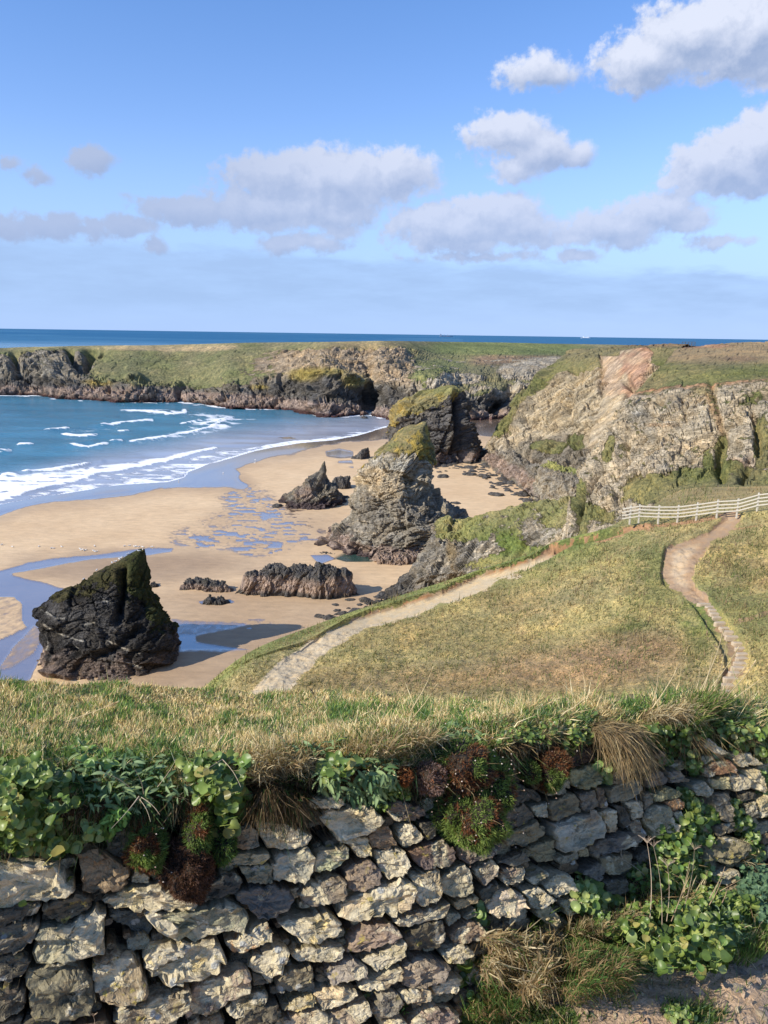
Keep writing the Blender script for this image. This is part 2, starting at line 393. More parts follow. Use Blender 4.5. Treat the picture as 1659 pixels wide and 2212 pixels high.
# ------------------------------------------------------------------ far headland across the bay
base = [(-200,855),(-80,855),(0,855),(85,854.6),(115,861),(215,866),(270,870),(370,869.6),(400,871),(450,876),(480,881),(590,884),(650,889),(695,899.6),(750,898.6),(795,896),(829,904),(900,909),(960,909),(1020,908),(1075,904),(1140,900),(1220,895)]
ledge = [(-200,838),(0,836),(85,840),(270,841),(370,850),(450,851),(590,860),(695,873),(780,878),(829,884),(900,893),(1020,893),(1075,889),(1220,880)]
rocktop = [(-200,815),(0,815),(60,800),(120,806),(215,822),(300,832),(400,836),(500,836),(590,822),(640,806),(700,800),(765,806),(790,832),(829,822),(880,835),(940,840),(1015,856),(1080,846),(1125,832),(1220,825)]
midy = [(-200,785),(0,785),(120,775),(300,790),(500,786),(700,775),(829,770),(900,790),(1000,790),(1100,783),(1220,780)]
skyl = [(-200,752),(0,752),(50,749.6),(120,748.6),(150,747.6),(240,746),(320,746),(435,743),(530,740),(700,738.6),(785,737),(829,736),(954,738),(1079,739.6),(1179,742),(1304,744),(1480,748)]
cx = np.concatenate([np.linspace(-200, 1480, 57)])
ii = lambda L: np.interp(cx, [p[0] for p in L], [p[1] for p in L])
rb = np.hypot(*at_z(cx, ii(base), 0.0)[:, :2].T)
wide = smooth(cx, 800, 1000)
def hrow(L, off, off2): return [(x, y, r + off * (1 - w) + off2 * w) for x, y, r, w in zip(cx, ii(L), rb, wide)]
rows = [[('z', x, -3, r - 4) for x, r in zip(cx, rb)], hrow(base, 0, 0), hrow(ledge, 7, 5), [(x, y - 3, r + 20 * (1 - w) + 12 * w) for x, y, r, w in zip(cx, ii(ledge), rb, wide)],
        hrow(rocktop, 32, 22), hrow(midy, 72, 110), hrow(skyl, 125, 270), [('z', x, H - (y - HORZ(x)) / F * 0.96 * (r + 330) - 1.0, r + 330) for x, y, r in zip(cx, ii(skyl), rb)], [('z', x, H - (y - HORZ(x)) / F * 0.96 * (r + 700) - 6.0, r + 700) for x, y, r in zip(cx, ii(skyl), rb)], [('z', x, -3, r + 730) for x, r in zip(cx, rb)]]
def slot(px, py, line, w, depth):
    d, _ = pldist(px, py, line); return -depth * np.exp(-(d / w) ** 2)
def ex_head(px, py, vv, G):
    D = 0
    for ln, w, d in [([(30,768),(38,790),(42,818)],8,12),([(147,752),(160,780),(182,800)],7,12),([(200,750),(190,770),(186,788)],11,12),([(225,748),(215,765)],6,7),
                     ([(236,836),(237,858)],4,8),([(398,834),(385,845),(386,866)],5,9),([(793,832),(796,852),(792,882)],8,16),([(812,880),(830,866)],6,8),
                     ([(128,802),(170,815)],6,5),([(1105,838),(1085,866),(1070,884)],10,14),([(540,830),(552,850)],5,5),([(690,800),(700,850)],6,5),([(905,868),(925,886)],7,6),([(660,812),(655,858)],5,4)]:
        D = D + slot(px, py, ln, w, d)
    d = pldist(px, py, [(0,852),(60,852)])[0]
    for (bx, by, rr, hgt) in [(700,820,52,7),(762,832,30,8),(290,823,20,5),(100,800,55,6),(440,822,40,-4),(935,830,45,7),(25,800,30,7)]:
        D = D + hgt * np.exp(-(((px - bx) / rr) ** 2 + ((py - by) / (rr * 0.7)) ** 2) ** 1.5)
    return D * smooth(vv, 0.02, 0.1) * (1 - smooth(vv, 0.8, 0.85))
def amp_head(px, py, vv, G):
    top = np.interp(px, cx, ii(rocktop)); sk = np.interp(px, cx, ii(skyl))
    rocky = smooth(py, top - 14, top + 4)
    rocky = np.maximum(rocky, smooth(-px, -260, -120) * 0.9 * smooth(py, sk, sk + 6))
    rocky = np.maximum(rocky, 0.6 * smooth(px, 560, 700) * smooth(py, sk + 2, sk + 16) * (1 - smooth(px, 860, 930)))
    rocky = np.maximum(rocky, 0.35 * smooth(px, 860, 960) * smooth(py, 790, 815))
    return (0.16 + 0.84 * rocky) * (1 - smooth(vv, 0.72, 0.8) * 0.9)
def paint_head(px, py, vv, G, n):
    wob = fbm(G / 22, 5, 4); wob2 = fbm(G / 7, 6, 3)
    top = np.interp(px, cx, ii(rocktop)) + wob * 9; sk = np.interp(px, cx, ii(skyl)); ld = np.interp(px, cx, ii(ledge))
    rc = np.zeros(G.shape) + MID * 1.05
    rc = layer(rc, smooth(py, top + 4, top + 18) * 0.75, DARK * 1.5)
    rc = layer(rc, smooth(px, 480, 600) * (1 - smooth(py, top - 8, top + 6)), np.array((0.40, 0.315, 0.215)))
    rc = layer(rc, smooth(px, 860, 940) * (1 - smooth(py, 850, 868)), PALE * 0.75)
    rc = layer(rc, (1 - smooth(px, 120, 250)) * (1 - smooth(py, 800, 822)) * (0.5 + wob2), GREY)
    rc = layer(rc, smooth(py, ld - 7, ld - 1), PINK * (1.0 + 0.15 * wob2[..., None]))
    b_ = np.interp(px, cx, ii(base)); rc = layer(rc, smooth(py, b_ - 9, b_ - 3), np.array((0.075, 0.040, 0.038)))
    for (x, y, rx, ry) in [(292,820,26,9),(655,812,34,12),(690,802,60,8),(765,822,28,14),(215,826,30,7),(560,836,20,5)]: rc = layer(rc, blob(px, py, x, y, rx, ry, 0.5, wob2) * 0.8, LICH)
    gc = np.zeros(G.shape) + OLIVE * 0.92
    gc = layer(gc, (0.5 + wob) * 0.9, GREEN * 1.1); gc = layer(gc, smooth(px, 560, 760) * 0.6 * (1 - smooth(px, 850, 900)), DRY * 0.75)
    gc = layer(gc, blob(px, py, 360, 750, 170, 8, 0.4, wob), DRY * 0.95)
    gc = layer(gc, (1 - smooth(py, sk + 2, sk + 8)) * 0.6, OLIVE * 1.2)
    gc = layer(gc, smooth(px, 900, 960) * blob(px, py, 1080, 752, 190, 15, 0.25), np.array((0.165, 0.195, 0.068)))
    gc = layer(gc, smooth(px, 900, 1000) * blob(px, py, 1090, 778, 200, 10, 0.5, wob) * 0.8, HEATH * 1.1)
    gc = layer(gc, blob(px, py, 930, 800, 90, 22, 0.4, wob, -18) * 0.9, GREEN * 1.2); gc = layer(gc, blob(px, py, 1080, 820, 110, 26, 0.4, wob) * 0.8, OLIVE)
    gm = 1.0 - smooth(py, top - 4, top + 8)
    gm = gm - (1 - smooth(px, 170, 235)) * smooth(py, sk + 3, sk + 10) * 0.62
    gm = gm - smooth(px, 480, 660) * (1 - smooth(px, 870, 930)) * smooth(py, sk + 2, sk + 10) * (0.72 + wob * 0.4)
    gm = gm - 0.30 * smooth(wob2 + wob, 0.1, 0.5) * smooth(py, sk + 3, sk + 14)
    rc = layer(rc, smooth(px, 880, 930) * (1 - smooth(py, 826, 838)) * 0.8, PALE * 0.95); gm = gm - smooth(px, 880, 930) * smooth(wob2 + 0.6 * wob, -0.05, 0.3) * smooth(py, 768, 785) * 0.7
    gm = gm - smooth(px, 930, 960) * (blob(px, py, 985, 818, 60, 14, 0.4, wob2) + blob(px, py, 1120, 800, 50, 16, 0.4, wob2) + blob(px, py, 1190, 782, 60, 12, 0.4, wob2)) * 0.8
    gm = gm - 0.5 * smooth(n[..., 2], 0.55, 0.3)
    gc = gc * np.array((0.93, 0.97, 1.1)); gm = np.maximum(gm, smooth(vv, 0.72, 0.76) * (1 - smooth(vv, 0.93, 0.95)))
    gm = gm + blob(px, py, 775, 815, 20, 8, 0.5, wob2) * 0.5
    return rc, gc, gm
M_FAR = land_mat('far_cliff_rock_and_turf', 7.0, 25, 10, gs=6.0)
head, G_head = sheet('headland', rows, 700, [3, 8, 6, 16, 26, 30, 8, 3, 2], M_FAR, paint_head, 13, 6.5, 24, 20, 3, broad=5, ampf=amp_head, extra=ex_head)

# ------------------------------------------------------------------ big grey cliff with the red scar
def zr(px, py): return (px, py, None)
A_rows = [
 [('z',1075,-2,330),zr(1036,986),zr(1064,1003),zr(1105,1035),zr(1150,1078),(1230,1085,232),(1300,1080,228),(1400,1080,225)],
 [(1085,955,345),(1060,955,316),(1100,962,300),(1150,968,288),(1205,968,274),(1262,958,262),(1310,960,252),(1400,960,245)],
 [(1110,905,355),(1086,905,334),(1128,903,322),(1180,895,312),(1230,885,298),(1290,880,286),(1350,885,268),(1430,885,262)],
 [(1150,850,372),(1128,850,352),(1160,838,346),(1200,828,337),(1255,822,322),(1310,818,308),(1370,822,288),(1440,820,280)],
 [(1190,805,395),(1180,803,372),(1212,789,365),(1252,776,352),(1298,770,335),(1345,757,320),(1400,750,305),(1470,750,300)],
 [(1215,780,430),(1205,778,410),(1240,768,405),(1275,758,400),(1304,754,390),(1350,748,370),(1420,745,345),(1490,744,340)],
 [('z',1225,40,520),('z',1230,41,520),('z',1250,42,520),('z',1275,42,520),('z',1304,43,520),('z',1369,44,520),('z',1429,45,520),('z',1500,45,520)],
 [('z',1225,30,900),('z',1230,30,900),('z',1260,30,900),('z',1300,30,900),('z',1340,30,900),('z',1400,30,900),('z',1500,30,900),('z',1800,30,900)]]
def paint_A(px, py, vv, G, n):
    wob = fbm(G / 14, 15, 4); w2 = fbm(G / 5, 16, 3)
    rc = np.zeros(G.shape) + GREY * np.array((1.2, 1.11, 0.95)); rc = layer(rc, 0.3 + wob, PALE * np.array((0.95, 0.89, 0.78)))
    rc = layer(rc, blob(px, py, 1200, 840, 60, 60, 0.6, wob) * 0.6 + blob(px, py, 1290, 800, 30, 40, 0.6, wob) * 0.5, np.array((0.42, 0.345, 0.225)))
    low = smooth(py, 925 + wob * 40 - (px - 1100) * 0.02, 960 + wob * 40); rc = layer(rc, low * 0.85, MID * 0.9)
    rc = layer(rc, smooth(py, 985, 1005) * 0.8 * (1 - smooth(px, 1120, 1180)), PINK * 1.0)
    d = pldist(px, py, [(1354,864),(1344,900),(1330,945),(1318,955)])[0]; rc = layer(rc, smooth(-d, -12, -6), np.array((0.17, 0.135, 0.09)))
    scree = polyd(px, py, [(1295,770),(1345,770),(1362,850),(1345,900),(1320,960),(1275,990),(1262,950),(1290,880),(1310,830)]) ; rc = layer(rc, smooth(scree + w2 * 16 + wob * 10, -14, 16) * 0.75, PALE * np.array((0.97, 0.90, 0.80)))
    pinkd = polyd(px, py, [(1297,765),(1345,760),(1350,835),(1325,850),(1298,850)]); rc = layer(rc, smooth(pinkd + w2 * 14 + wob * 8, -12, 12) * 0.6, np.array((0.45, 0.32, 0.225)))
    redd = polyd(px, py, [(1342,760),(1395,752),(1408,762),(1400,790),(1385,830),(1362,862),(1352,850),(1347,800)]); rc = layer(rc, smooth(redd + w2 * 16 + wob * 8, -10, 12) * 0.7, RED * (1.0 + 0.45 * w2[..., None]))
    rc = layer(rc, blob(px, py, 1440, 752, 70, 9, 0.4, w2), np.array((0.42, 0.24, 0.14)))
    rc = layer(rc, blob(px, py, 1372, 778, 26, 9, 0.4, w2) * 0.8, TAN * 1.15)
    rc = layer(rc, blob(px, py, 1090, 962, 45, 26, 0.5, w2) * 0.5, PALE)
    gc = np.zeros(G.shape) + OLIVE; gc = layer(gc, 0.5 + wob, GREEN); gc = layer(gc, smooth(-py, -790, -765), OLIVE)
    gc = layer(gc, smooth(-py, -752, -746) * 0.7, HEATH)
    sil = np.interp(py, [750, 800, 850, 905, 955, 990], [1260, 1186, 1130, 1088, 1062, 1040])
    gm = 0.75 * (1 - smooth(px - sil, 6, 44 + wob * 60)) * (1 - smooth(py, 930, 965))
    gm = np.maximum(gm, smooth(-py, -798 + (px - 1200) * 0.12, -782 + (px - 1200) * 0.12) * (1 - smooth(px, 1275, 1297)))
    gm = np.maximum(gm, blob(px, py, 1185, 965, 40, 16, 0.4, w2) * 0.9); gm = np.maximum(gm, blob(px, py, 1250, 955, 26, 20, 0.4, w2) * 0.7)
    gm = np.maximum(gm, smooth(vv, 0.76, 0.80))
    gm = gm * (1 - smooth(redd, -8, 2)) * (1 - smooth(scree, -6, 4))
    return rc, gc, gm
def amp_A(px, py, vv, G):
    a = 1 - 0.75 * smooth(vv, 0.74, 0.8)
    sc = polyd(px, py, [(1295,760),(1400,745),(1405,790),(1362,850),(1345,900),(1320,960),(1275,990),(1262,950),(1290,880),(1310,830)])
    return a * (1 - 0.75 * smooth(sc, -6, 8)) * (1 + 0.5 * smooth(py, 960, 1000))
def ex_A(px, py, vv, G):
    D = slot(px, py, [(1296,765),(1297,850)], 3, 1.5) + slot(px, py, [(1358,850),(1345,905),(1325,950)], 7, 6) + slot(px, py, [(1180,790),(1150,860),(1108,930)], 10, -3)
    D = D + slot(px, py, [(1240,800),(1222,900),(1190,950)], 9, 3) + slot(px, py, [(1352,822),(1362,832)], 7, 4) + slot(px, py, [(1216,990),(1240,955),(1262,950)], 8, 4)
    return D
M_CLIFF = land_mat('grey_cliff_rock_and_turf', 5.5, 40, 30, cracks=0.8, gs=2.5)
cliffA, G_A = sheet('cliff', A_rows, 340, [34, 40, 36, 34, 10, 6, 3], M_CLIFF, paint_A, 11, 3.8, 50, 25, 21, broad=3.0, flat=1.6, ampf=amp_A, extra=ex_A)

# ------------------------------------------------------------------ nearer grey cliff on the right
B_rows = [
 [('z',1235,14,135),(1203,1195,113),(1260,1190,106),(1330,1160,101),(1420,1120,98),(1520,1090,98),(1680,1070,98),(1900,1060,98)],
 [(1262,1094,150),(1224,1094,122),(1272,1090,116),(1335,1078,112),(1420,1050,112),(1520,1032,112),(1680,1012,112),(1900,1000,112)],
 [(1290,1025,160),(1256,1025,132),(1318,1012,127),(1380,992,122),(1450,972,120),(1540,960,120),(1680,950,120),(1900,945,120)],
 [(1350,944,170),(1317,944,142),(1363,935,136),(1412,920,132),(1480,900,130),(1560,890,128),(1680,880,128),(1900,875,128)],
 [(1390,866,180),(1358,866,150),(1398,860,146),(1442,850,142),(1505,840,140),(1575,830,138),(1690,825,138),(1900,820,138)],
 [(1430,806,190),(1409,806,160),(1432,801,158),(1462,798,155),(1522,797,152),(1592,797,150),(1690,795,150),(1900,790,150)],
 [(1455,790,210),(1432,788,185),(1465,780,185),(1500,774,185),(1552,768,185),(1612,764,185),(1690,762,185),(1900,760,185)],
 [(1480,754,280),(1462,753,262),(1497,749,262),(1535,745,262),(1580,740,262),(1622,738,262),(1690,737.5,262),(1900,739,262)],
 [('z',1500,44,600),('z',1480,44,600),('z',1510,44,600),('z',1540,45,600),('z',1585,45,600),('z',1625,45,600),('z',1690,45,600),('z',1900,45,600)],
 [('z',1500,30,900),('z',1480,30,900),('z',1510,30,900),('z',1540,30,900),('z',1585,30,900),('z',1625,30,900),('z',1690,30,900),('z',1900,30,900)]]
def paint_B(px, py, vv, G, n):
    wob = fbm(G / 9, 25, 4); w2 = fbm(G / 3, 26, 3)
    rc = np.zeros(G.shape) + GREY * np.array((1.30, 1.22, 1.10)); rc = layer(rc, 0.3 + wob, PALE * np.array((1.04, 0.99, 0.92))); rc = layer(rc, (w2 - 0.15) * 1.6, GREY * 0.95)
    rc = layer(rc, smooth(-py, -835 + wob * 20, -812), np.array((0.27, 0.245, 0.16)))
    for (x, y, rx, ry, a, c) in [(1545,890,9,60,-20,(0.36, 0.235, 0.12)),(1425,918,30,4,0,(0.42,0.28,0.16)),(1590,1005,22,14,0,(0.36,0.23,0.15)),(1480,985,45,10,0,(0.38,0.33,0.24)),(1520,840,25,12,0,(0.33,0.29,0.15)),(1385,900,25,20,0,(0.30,0.29,0.26)),(1640,1000,25,30,0,(0.36,0.30,0.24))]:
        rc = layer(rc, blob(px, py, x, y, rx, ry, 0.5, w2, a) * 0.75, c)
    gc = np.zeros(G.shape) + GREEN * 1.1; gc = layer(gc, 0.5 + wob, OLIVE); gc = layer(gc, smooth(-py, -790 + w2 * 6, -774) * 0.9, np.array((0.33, 0.255, 0.145)))
    rc = layer(rc, smooth(vv, 0.70, 0.74), np.array((0.44, 0.27, 0.16)))
    gc = layer(gc, blob(px, py, 1600, 775, 40, 6, 0.4, w2) * 0.6, HEATH)
    top = np.interp(px, [1410, 1440, 1480, 1540, 1600, 1660, 1900], [812, 815, 806, 800, 803, 805, 800]) + w2 * 10
    gm = smooth(-py, -top - 4, -top + 6)
    for (x, y, rx, ry, a, k) in [(1315,970,11,34,15,1),(1557,975,14,34,10,.9),(1572,1010,30,18,0,.8),(1530,1000,16,30,0,.8),(1600,870,22,12,0,.55),(1645,960,18,60,0,.75),(1630,860,40,20,0,.5),(1250,1075,16,42,8,1),(1290,1110,50,18,25,.8),(1258,1115,16,50,0,.8),(1410,1056,70,34,-12,1),(1500,1040,90,30,-6,1),(1620,1050,90,30,0,1),(1370,1048,30,14,-30,.9),(1700,1040,200,26,0,1),(1540,860,8,40,-20,.5),(1450,826,30,8,0,.4)]:
        gm = np.maximum(gm, blob(px, py, x, y, rx, ry, 0.45, w2, a) * k)
    gm = np.maximum(gm, 0.42 * smooth(n[..., 2], 0.45, 0.7)); gm = np.maximum(gm, smooth(vv, 0.72, 0.76)); gm = gm - blob(px, py, 1505, 747, 85, 5, 0.4, w2) * 0.9
    return rc, gc, gm
def amp_B(px, py, vv, G): return (1 - 0.8 * smooth(vv, 0.66, 0.74)) * (1 - 0.6 * smooth(vv, 0.10, 0.02)) * (1 - 0.6 * blob(px, py, 1500, 1050, 170, 32))
def ex_B(px, py, vv, G):
    D = 0
    for ln, w, d in [([(1410,868),(1432,878)],5,1.6),([(1534,820),(1548,870),(1565,920)],6,0.6),([(1330,1000),(1355,960)],5,1.6),([(1385,955),(1440,925),(1520,935)],5,0.9),([(1235,1130),(1252,1060),(1300,1000)],8,2.4),
                     ([(1560,930),(1548,990),(1560,1025)],10,2.0),([(1630,900),(1640,980)],8,1.8),([(1440,990),(1500,975)],5,1.2),([(1470,850),(1480,900)],4,1.0),([(1290,1095),(1330,1080)],9,1.2),([(1600,1030),(1620,990)],7,1.6)]:
        D = D + slot(px, py, ln, w, d)
    return D
M_CLIFF2 = land_mat('near_cliff_rock_and_turf', 2.8, 12, 20, strata=1.1, cracks=0.8, gs=1.3)
cliffB, G_B = sheet('cliff', B_rows, 380, [22, 34, 40, 38, 30, 10, 12, 4, 3], M_CLIFF2, paint_B, 5.5, 2.0, 18, 30, 41, broad=1.5, ampf=amp_B, extra=ex_B, flat=2.6, octs=4)

# ------------------------------------------------------------------ low green-topped ridge in front of it
C_rows = [
 [('z',640,-1,122),zr(690,1352),zr(800,1330),zr(900,1312),zr(1000,1300),(1120,1290,138),(1230,1290,118),(1330,1290,108)],
 [('z',655,-1,124),(700,1341,136),(822,1290,142),(905,1248,140),(1000,1238,135),(1110,1228,128),(1222,1198,119),(1330,1190,108)],
 [('z',670,-1,128),(722,1335,140),(860,1266,149),(926,1190,147),(1000,1180,142),(1100,1168,135),(1216,1138,126),(1330,1130,116)],
 [('z',690,-1,134),(745,1332,144),(880,1256,154),(943,1136,154),(998,1124,151),(1090,1098,147),(1205,1078,139),(1300,1080,130)],
 [('z',700,-1,140),(760,1330,147),(890,1254,158),(955,1134,159),(1012,1124,157),(1100,1098,154),(1225,1080,150),(1320,1080,140)],
 [('z',710,-1,146),('z',770,-1,152),('z',900,-1,163),('z',965,-1,172),('z',1025,-1,175),('z',1112,-1,176),('z',1240,-1,172),('z',1340,-1,165)]]
def paint_C(px, py, vv, G, n):
    wob = fbm(G / 6, 35, 4); w2 = fbm(G / 2.2, 36, 3)
    rc = np.zeros(G.shape) + MID * 1.15; rc = layer(rc, 0.3 + wob, GREY * 0.95); rc = layer(rc, 1 - smooth(px, 850, 915), DARK * 1.2)
    rc = layer(rc, smooth(px, 1150, 1210) * 0.8, PALE * 0.95)
    rc = layer(rc, blob(px, py, 972, 1127, 34, 8, 0.4, w2), LICH * 1.25); rc = layer(rc, blob(px, py, 975, 1180, 10, 40, 0.5, w2) * 0.7, (0.27, 0.2, 0.1))
    rc = layer(rc, smooth(n[..., 2], 0.5, 0.8) * smooth(w2, 0.1, 0.3) * smooth(px, 930, 960), PALE * 1.15)
    gc = np.zeros(G.shape) + GREEN * 1.25; gc = layer(gc, 0.45 + wob, OLIVE * 1.1); gc = layer(gc, blob(px, py, 1100, 1175, 60, 30, 0.5, wob), LUSH * 1.3)
    bot = np.interp(px, [920, 950, 1000, 1040, 1080, 1130, 1200, 1300], [1140, 1165, 1168, 1165, 1180, 1215, 1200, 1180])
    gm = smooth(-py, -bot - 8 + w2 * 14, -bot + 8 + w2 * 14) * smooth(px, 928, 946) * 0.88
    gm = gm - blob(px, py, 1150, 1150, 26, 34, 0.5, w2) * 0.6 - blob(px, py, 1195, 1165, 26, 30, 0.5, w2) * 0.5 - smooth(w2, 0.25, 0.4) * 0.4
    gm = np.maximum(gm, blob(px, py, 1090, 1205, 90, 16, 0.4, w2, -12) * 0.8)
    return rc, gc, gm
def amp_C(px, py, vv, G): return 1 - 0.35 * smooth(vv, 0.5, 0.7) * smooth(px, 940, 1000)
M_RIDGE = land_mat('ridge_rock_and_turf', 1.7, 30, -20, gs=1.2)
ridgeC, G_C = sheet('ridge', C_rows, 300, [10, 26, 30, 30, 8, 12], M_RIDGE, paint_C, 3.6, 1.7, 35, -20, 61, broad=1.1, ampf=amp_C)

# ------------------------------------------------------------------ near hillside with the steps and the worn gravel track
N_rows = [
 [('z',430,20,34),('z',520,24,32),('z',640,28,30),('z',829,30.5,28),('z',1050,32,26),('z',1304,33,24),('z',1500,33,24),('z',1700,33,24),('z',2100,33,24)],
 [(430,1502,51),(520,1500,47),(620,1500,45),(829,1510,43),(1050,1520,41),(1304,1535,38.5),(1500,1510,40.5),(1700,1510,40),(2100,1500,38)],
 [(430,1497,51.5),(530,1455,50),(645,1430,51),(829,1400,52),(1065,1372,53),(1304,1335,51.5),(1470,1300,52),(1680,1300,51.5),(2100,1290,50)],
 [(432,1493,52),(536,1430,53),(658,1392,55),(829,1345,58),(1072,1290,60),(1304,1230,60),(1450,1195,60),(1660,1190,60),(2100,1180,57)],
 [(433,1489,52.5),(540,1408,55),(670,1354,59),(829,1298,63),(1079,1218,66),(1304,1144,68),(1424,1118,69),(1640,1104,67),(2100,1085,62)],
 [('z',445,20,56),('z',550,22,60),('z',680,23,64),('z',835,24,69),('z',1085,26,72),(1320,1136,73),(1428,1096,82),(1640,1074,84),(2100,1055,84)],
 [('z',460,4,68),('z',570,4,74),('z',690,4,80),('z',840,6,88),('z',1085,14,92),('z',1320,22,94),(1436,1074,100),(1640,1050,104),(2100,1035,104)],
 [('z',480,-2,74),('z',590,-2,82),('z',700,-2,90),('z',845,-2,100),('z',1090,-2,110),('z',1330,16,112),('z',1440,20,125),('z',1640,20,125),('z',2100,20,125)]]
GRAVEL = [(530,1560),(545,1500),(575,1462),(625,1417),(675,1382),(750,1342),(800,1322),(840,1312),(879,1299),(954,1277),(1029,1242),(1104,1222),(1154,1204),(1189,1182),(1254,1164),(1329,1147),(1404,1136),(1384,1141),(1304,1164),(1229,1182),(1189,1202),(1129,1232),(1079,1247),(1044,1277),(979,1297),(904,1327),(829,1347),(750,1382),(690,1422),(650,1462),(618,1500),(600,1560)]
C4 = lambda L: [(829.5 + x * 0.5, 1061.8 + y * 0.5) for x, y in L]
PATH = C4([(1340,492),(1290,452),(1240,420),(1200,385),(1192,350),(1200,290),(1215,240),(1260,212),(1330,192),(1400,165),(1440,130),(1480,95),(1560,90),(1540,130),(1520,160),(1480,190),(1440,205),(1400,240),(1380,280),(1350,320),(1335,370),(1350,410),(1400,450),(1430,488)])
STAIR = C4([(1340,490),(1372,540),(1405,590),(1440,640),(1465,700),(1470,745),(1455,790),(1440,840),(1425,900),(1510,900),(1535,840),(1570,775),(1585,710),(1565,655),(1520,590),(1470,530),(1430,488)])
def paint_N(px, py, vv, G, n):
    wob = fbm(G / 5, 45, 4); w2 = fbm(G / 1.2, 46, 4)
    gc = np.zeros(G.shape) + np.array((0.37, 0.325, 0.14)); gc = layer(gc, 0.32 + wob * 1.3, OLIVE * 1.2)
    for (x, y, rx, ry, a, c, k) in [(1160,1195,170,28,-12,LUSH * 1.35,.75),(1100,1240,230,40,-14,GREEN * 1.25,.6),(1380,1180,80,60,0,GREEN * 1.15,.55),(1420,1260,60,70,20,GREEN,.7),(1510,1350,40,80,10,LUSH * 1.25,.85),(1620,1290,60,60,0,GREEN * 1.1,.6),(1350,1358,60,12,-8,LUSH * 1.1,.8),
                                    (1250,1440,230,40,0,HEATH * 1.15,.75),(1380,1400,120,40,0,HEATH,.75),(1000,1470,320,30,0,(0.27,0.185,0.10),.6),(950,1370,200,40,0,(0.27,0.225,0.10),.6),(1120,1300,90,30,0,(0.28,0.22,0.11),.6),(1600,1180,90,40,0,(0.25,0.215,0.09),.7),(1640,1360,70,60,0,GREEN * 1.1,.5),(700,1480,100,20,0,(0.25,0.2,0.10),.5),(1650,1240,80,30,0,(0.27,0.22,0.1),.5),(1480,1070,160,30,-5,(0.30,0.245,0.12),.9),(1640,1050,120,20,0,(0.3,0.25,0.12),.9),(1400,1090,60,10,0,(0.2,0.19,0.08),.8)]:
        gc = layer(gc, blob(px, py, x, y, rx, ry, 0.6, wob, a) * k, c)
    d = pldist(px, py, [(430,1492),(540,1410),(670,1356),(829,1298),(1079,1218),(1304,1146)])[0]
    gc = layer(gc, smooth(-d, -26, -6) * 0.7, LUSH * 1.5)
    gc = layer(gc, smooth(w2, 0.12, 0.4) * 0.35, DRY)
    g1 = polyd(px, py, GRAVEL) + w2 * 13 + wob * 6; p1 = np.maximum(polyd(px, py, PATH), 0.6 * polyd(px, py, STAIR) - 6 * smooth(py, 1300, 1330)) - 3 + w2 * 11
    rc = np.zeros(G.shape) + np.array((0.47, 0.39, 0.265))
    edge = pldist(px, py, GRAVEL[2:17])[0]
    rc = layer(rc, smooth(-edge, -9, -2) * smooth(px, 700, 840), np.array((0.33, 0.175, 0.085)))
    rc = layer(rc, smooth(px, 1130, 1200) * smooth(-py, -1215, -1195), np.array((0.36, 0.215, 0.12)))
    rc = layer(rc, smooth(p1, -8, 2), np.array((0.33, 0.235, 0.155))); rc = layer(rc, smooth(p1, 10, 26) * 0.8, np.array((0.47, 0.37, 0.25)))
    rc = layer(rc, smooth(py, 1300, 1320) * smooth(px, 1480, 1500), np.array((0.26, 0.185, 0.115)))
    bare = np.maximum(smooth(g1, -9, 7), smooth(p1, -8, 6))
    tr = pldist(px, py, C4([(1150,150),(1300,135),(1400,120),(1470,100),(1530,80)]))[0] + w2 * 4; bare = np.maximum(bare, smooth(-tr, -7, -1) * 0.75)
    tr = pldist(px, py, C4([(1510,165),(1600,150),(1700,140)]))[0] + w2 * 4; bare = np.maximum(bare, smooth(-tr, -5, -1) * 0.6)
    tr = pldist(px, py, C4([(1530,560),(1590,545),(1700,510)]))[0] + w2 * 4; bare = np.maximum(bare, smooth(-tr, -7, -2) * 0.6)
    tr = pldist(px, py, C4([(1390,560),(1400,640),(1460,690),(1440,760),(1400,830)]))[0] + w2 * 4; bare = np.maximum(bare, smooth(-tr, -5, -1) * 0.6)
    bare = np.maximum(bare, blob(px, py, 1105, 1245, 26, 8, 0.4, w2) * 0.7); bare = np.maximum(bare, blob(px, py, 745, 1478, 14, 3, 0.4, w2) * 0.3)
    return rc, gc, 1.0 - bare * 0.95
def ex_N(px, py, vv, G):
    g1 = polyd(px, py, GRAVEL); p1 = np.maximum(polyd(px, py, PATH), polyd(px, py, STAIR))
    w = fbm(G / 1.5, 77, 3)
    D = -0.40 * smooth(g1 + w * 3, -1, 3) * (0.1 + 0.9 * smooth(px, 680, 850)) - 0.35 * smooth(p1 + w * 3, -2, 3)
    D = D - 0.5 * smooth(-pldist(px, py, [(1198, 1184), (1254, 1166), (1329, 1149), (1390, 1138)])[0], -5, -1)
    lip = pldist(px, py, GRAVEL[2:17])[0]; D = D + 0.3 * np.exp(-(lip / 6) ** 2) * (g1 < 0) * smooth(px, 600, 760)
    return D + (fbm(G / 0.5, 78, 3) * 0.12 + fbm(G / 1.8, 80, 3) * 0.16 + fbm(G / 6, 79, 3) * 0.35) * (vv < 0.66)
M_HILL = land_mat('hillside_turf_and_track', 0.5, 5, 0, strata=0.1, cracks=0.0, rcon=0.22, bump=0.45, gs=0.42, grass_bump=1.3)
hill, G_N = sheet('hillside', N_rows, 560, [10, 70, 50, 44, 12, 16, 8], M_HILL, paint_N, 2.0, 0.0, seed=71, extra=ex_N)
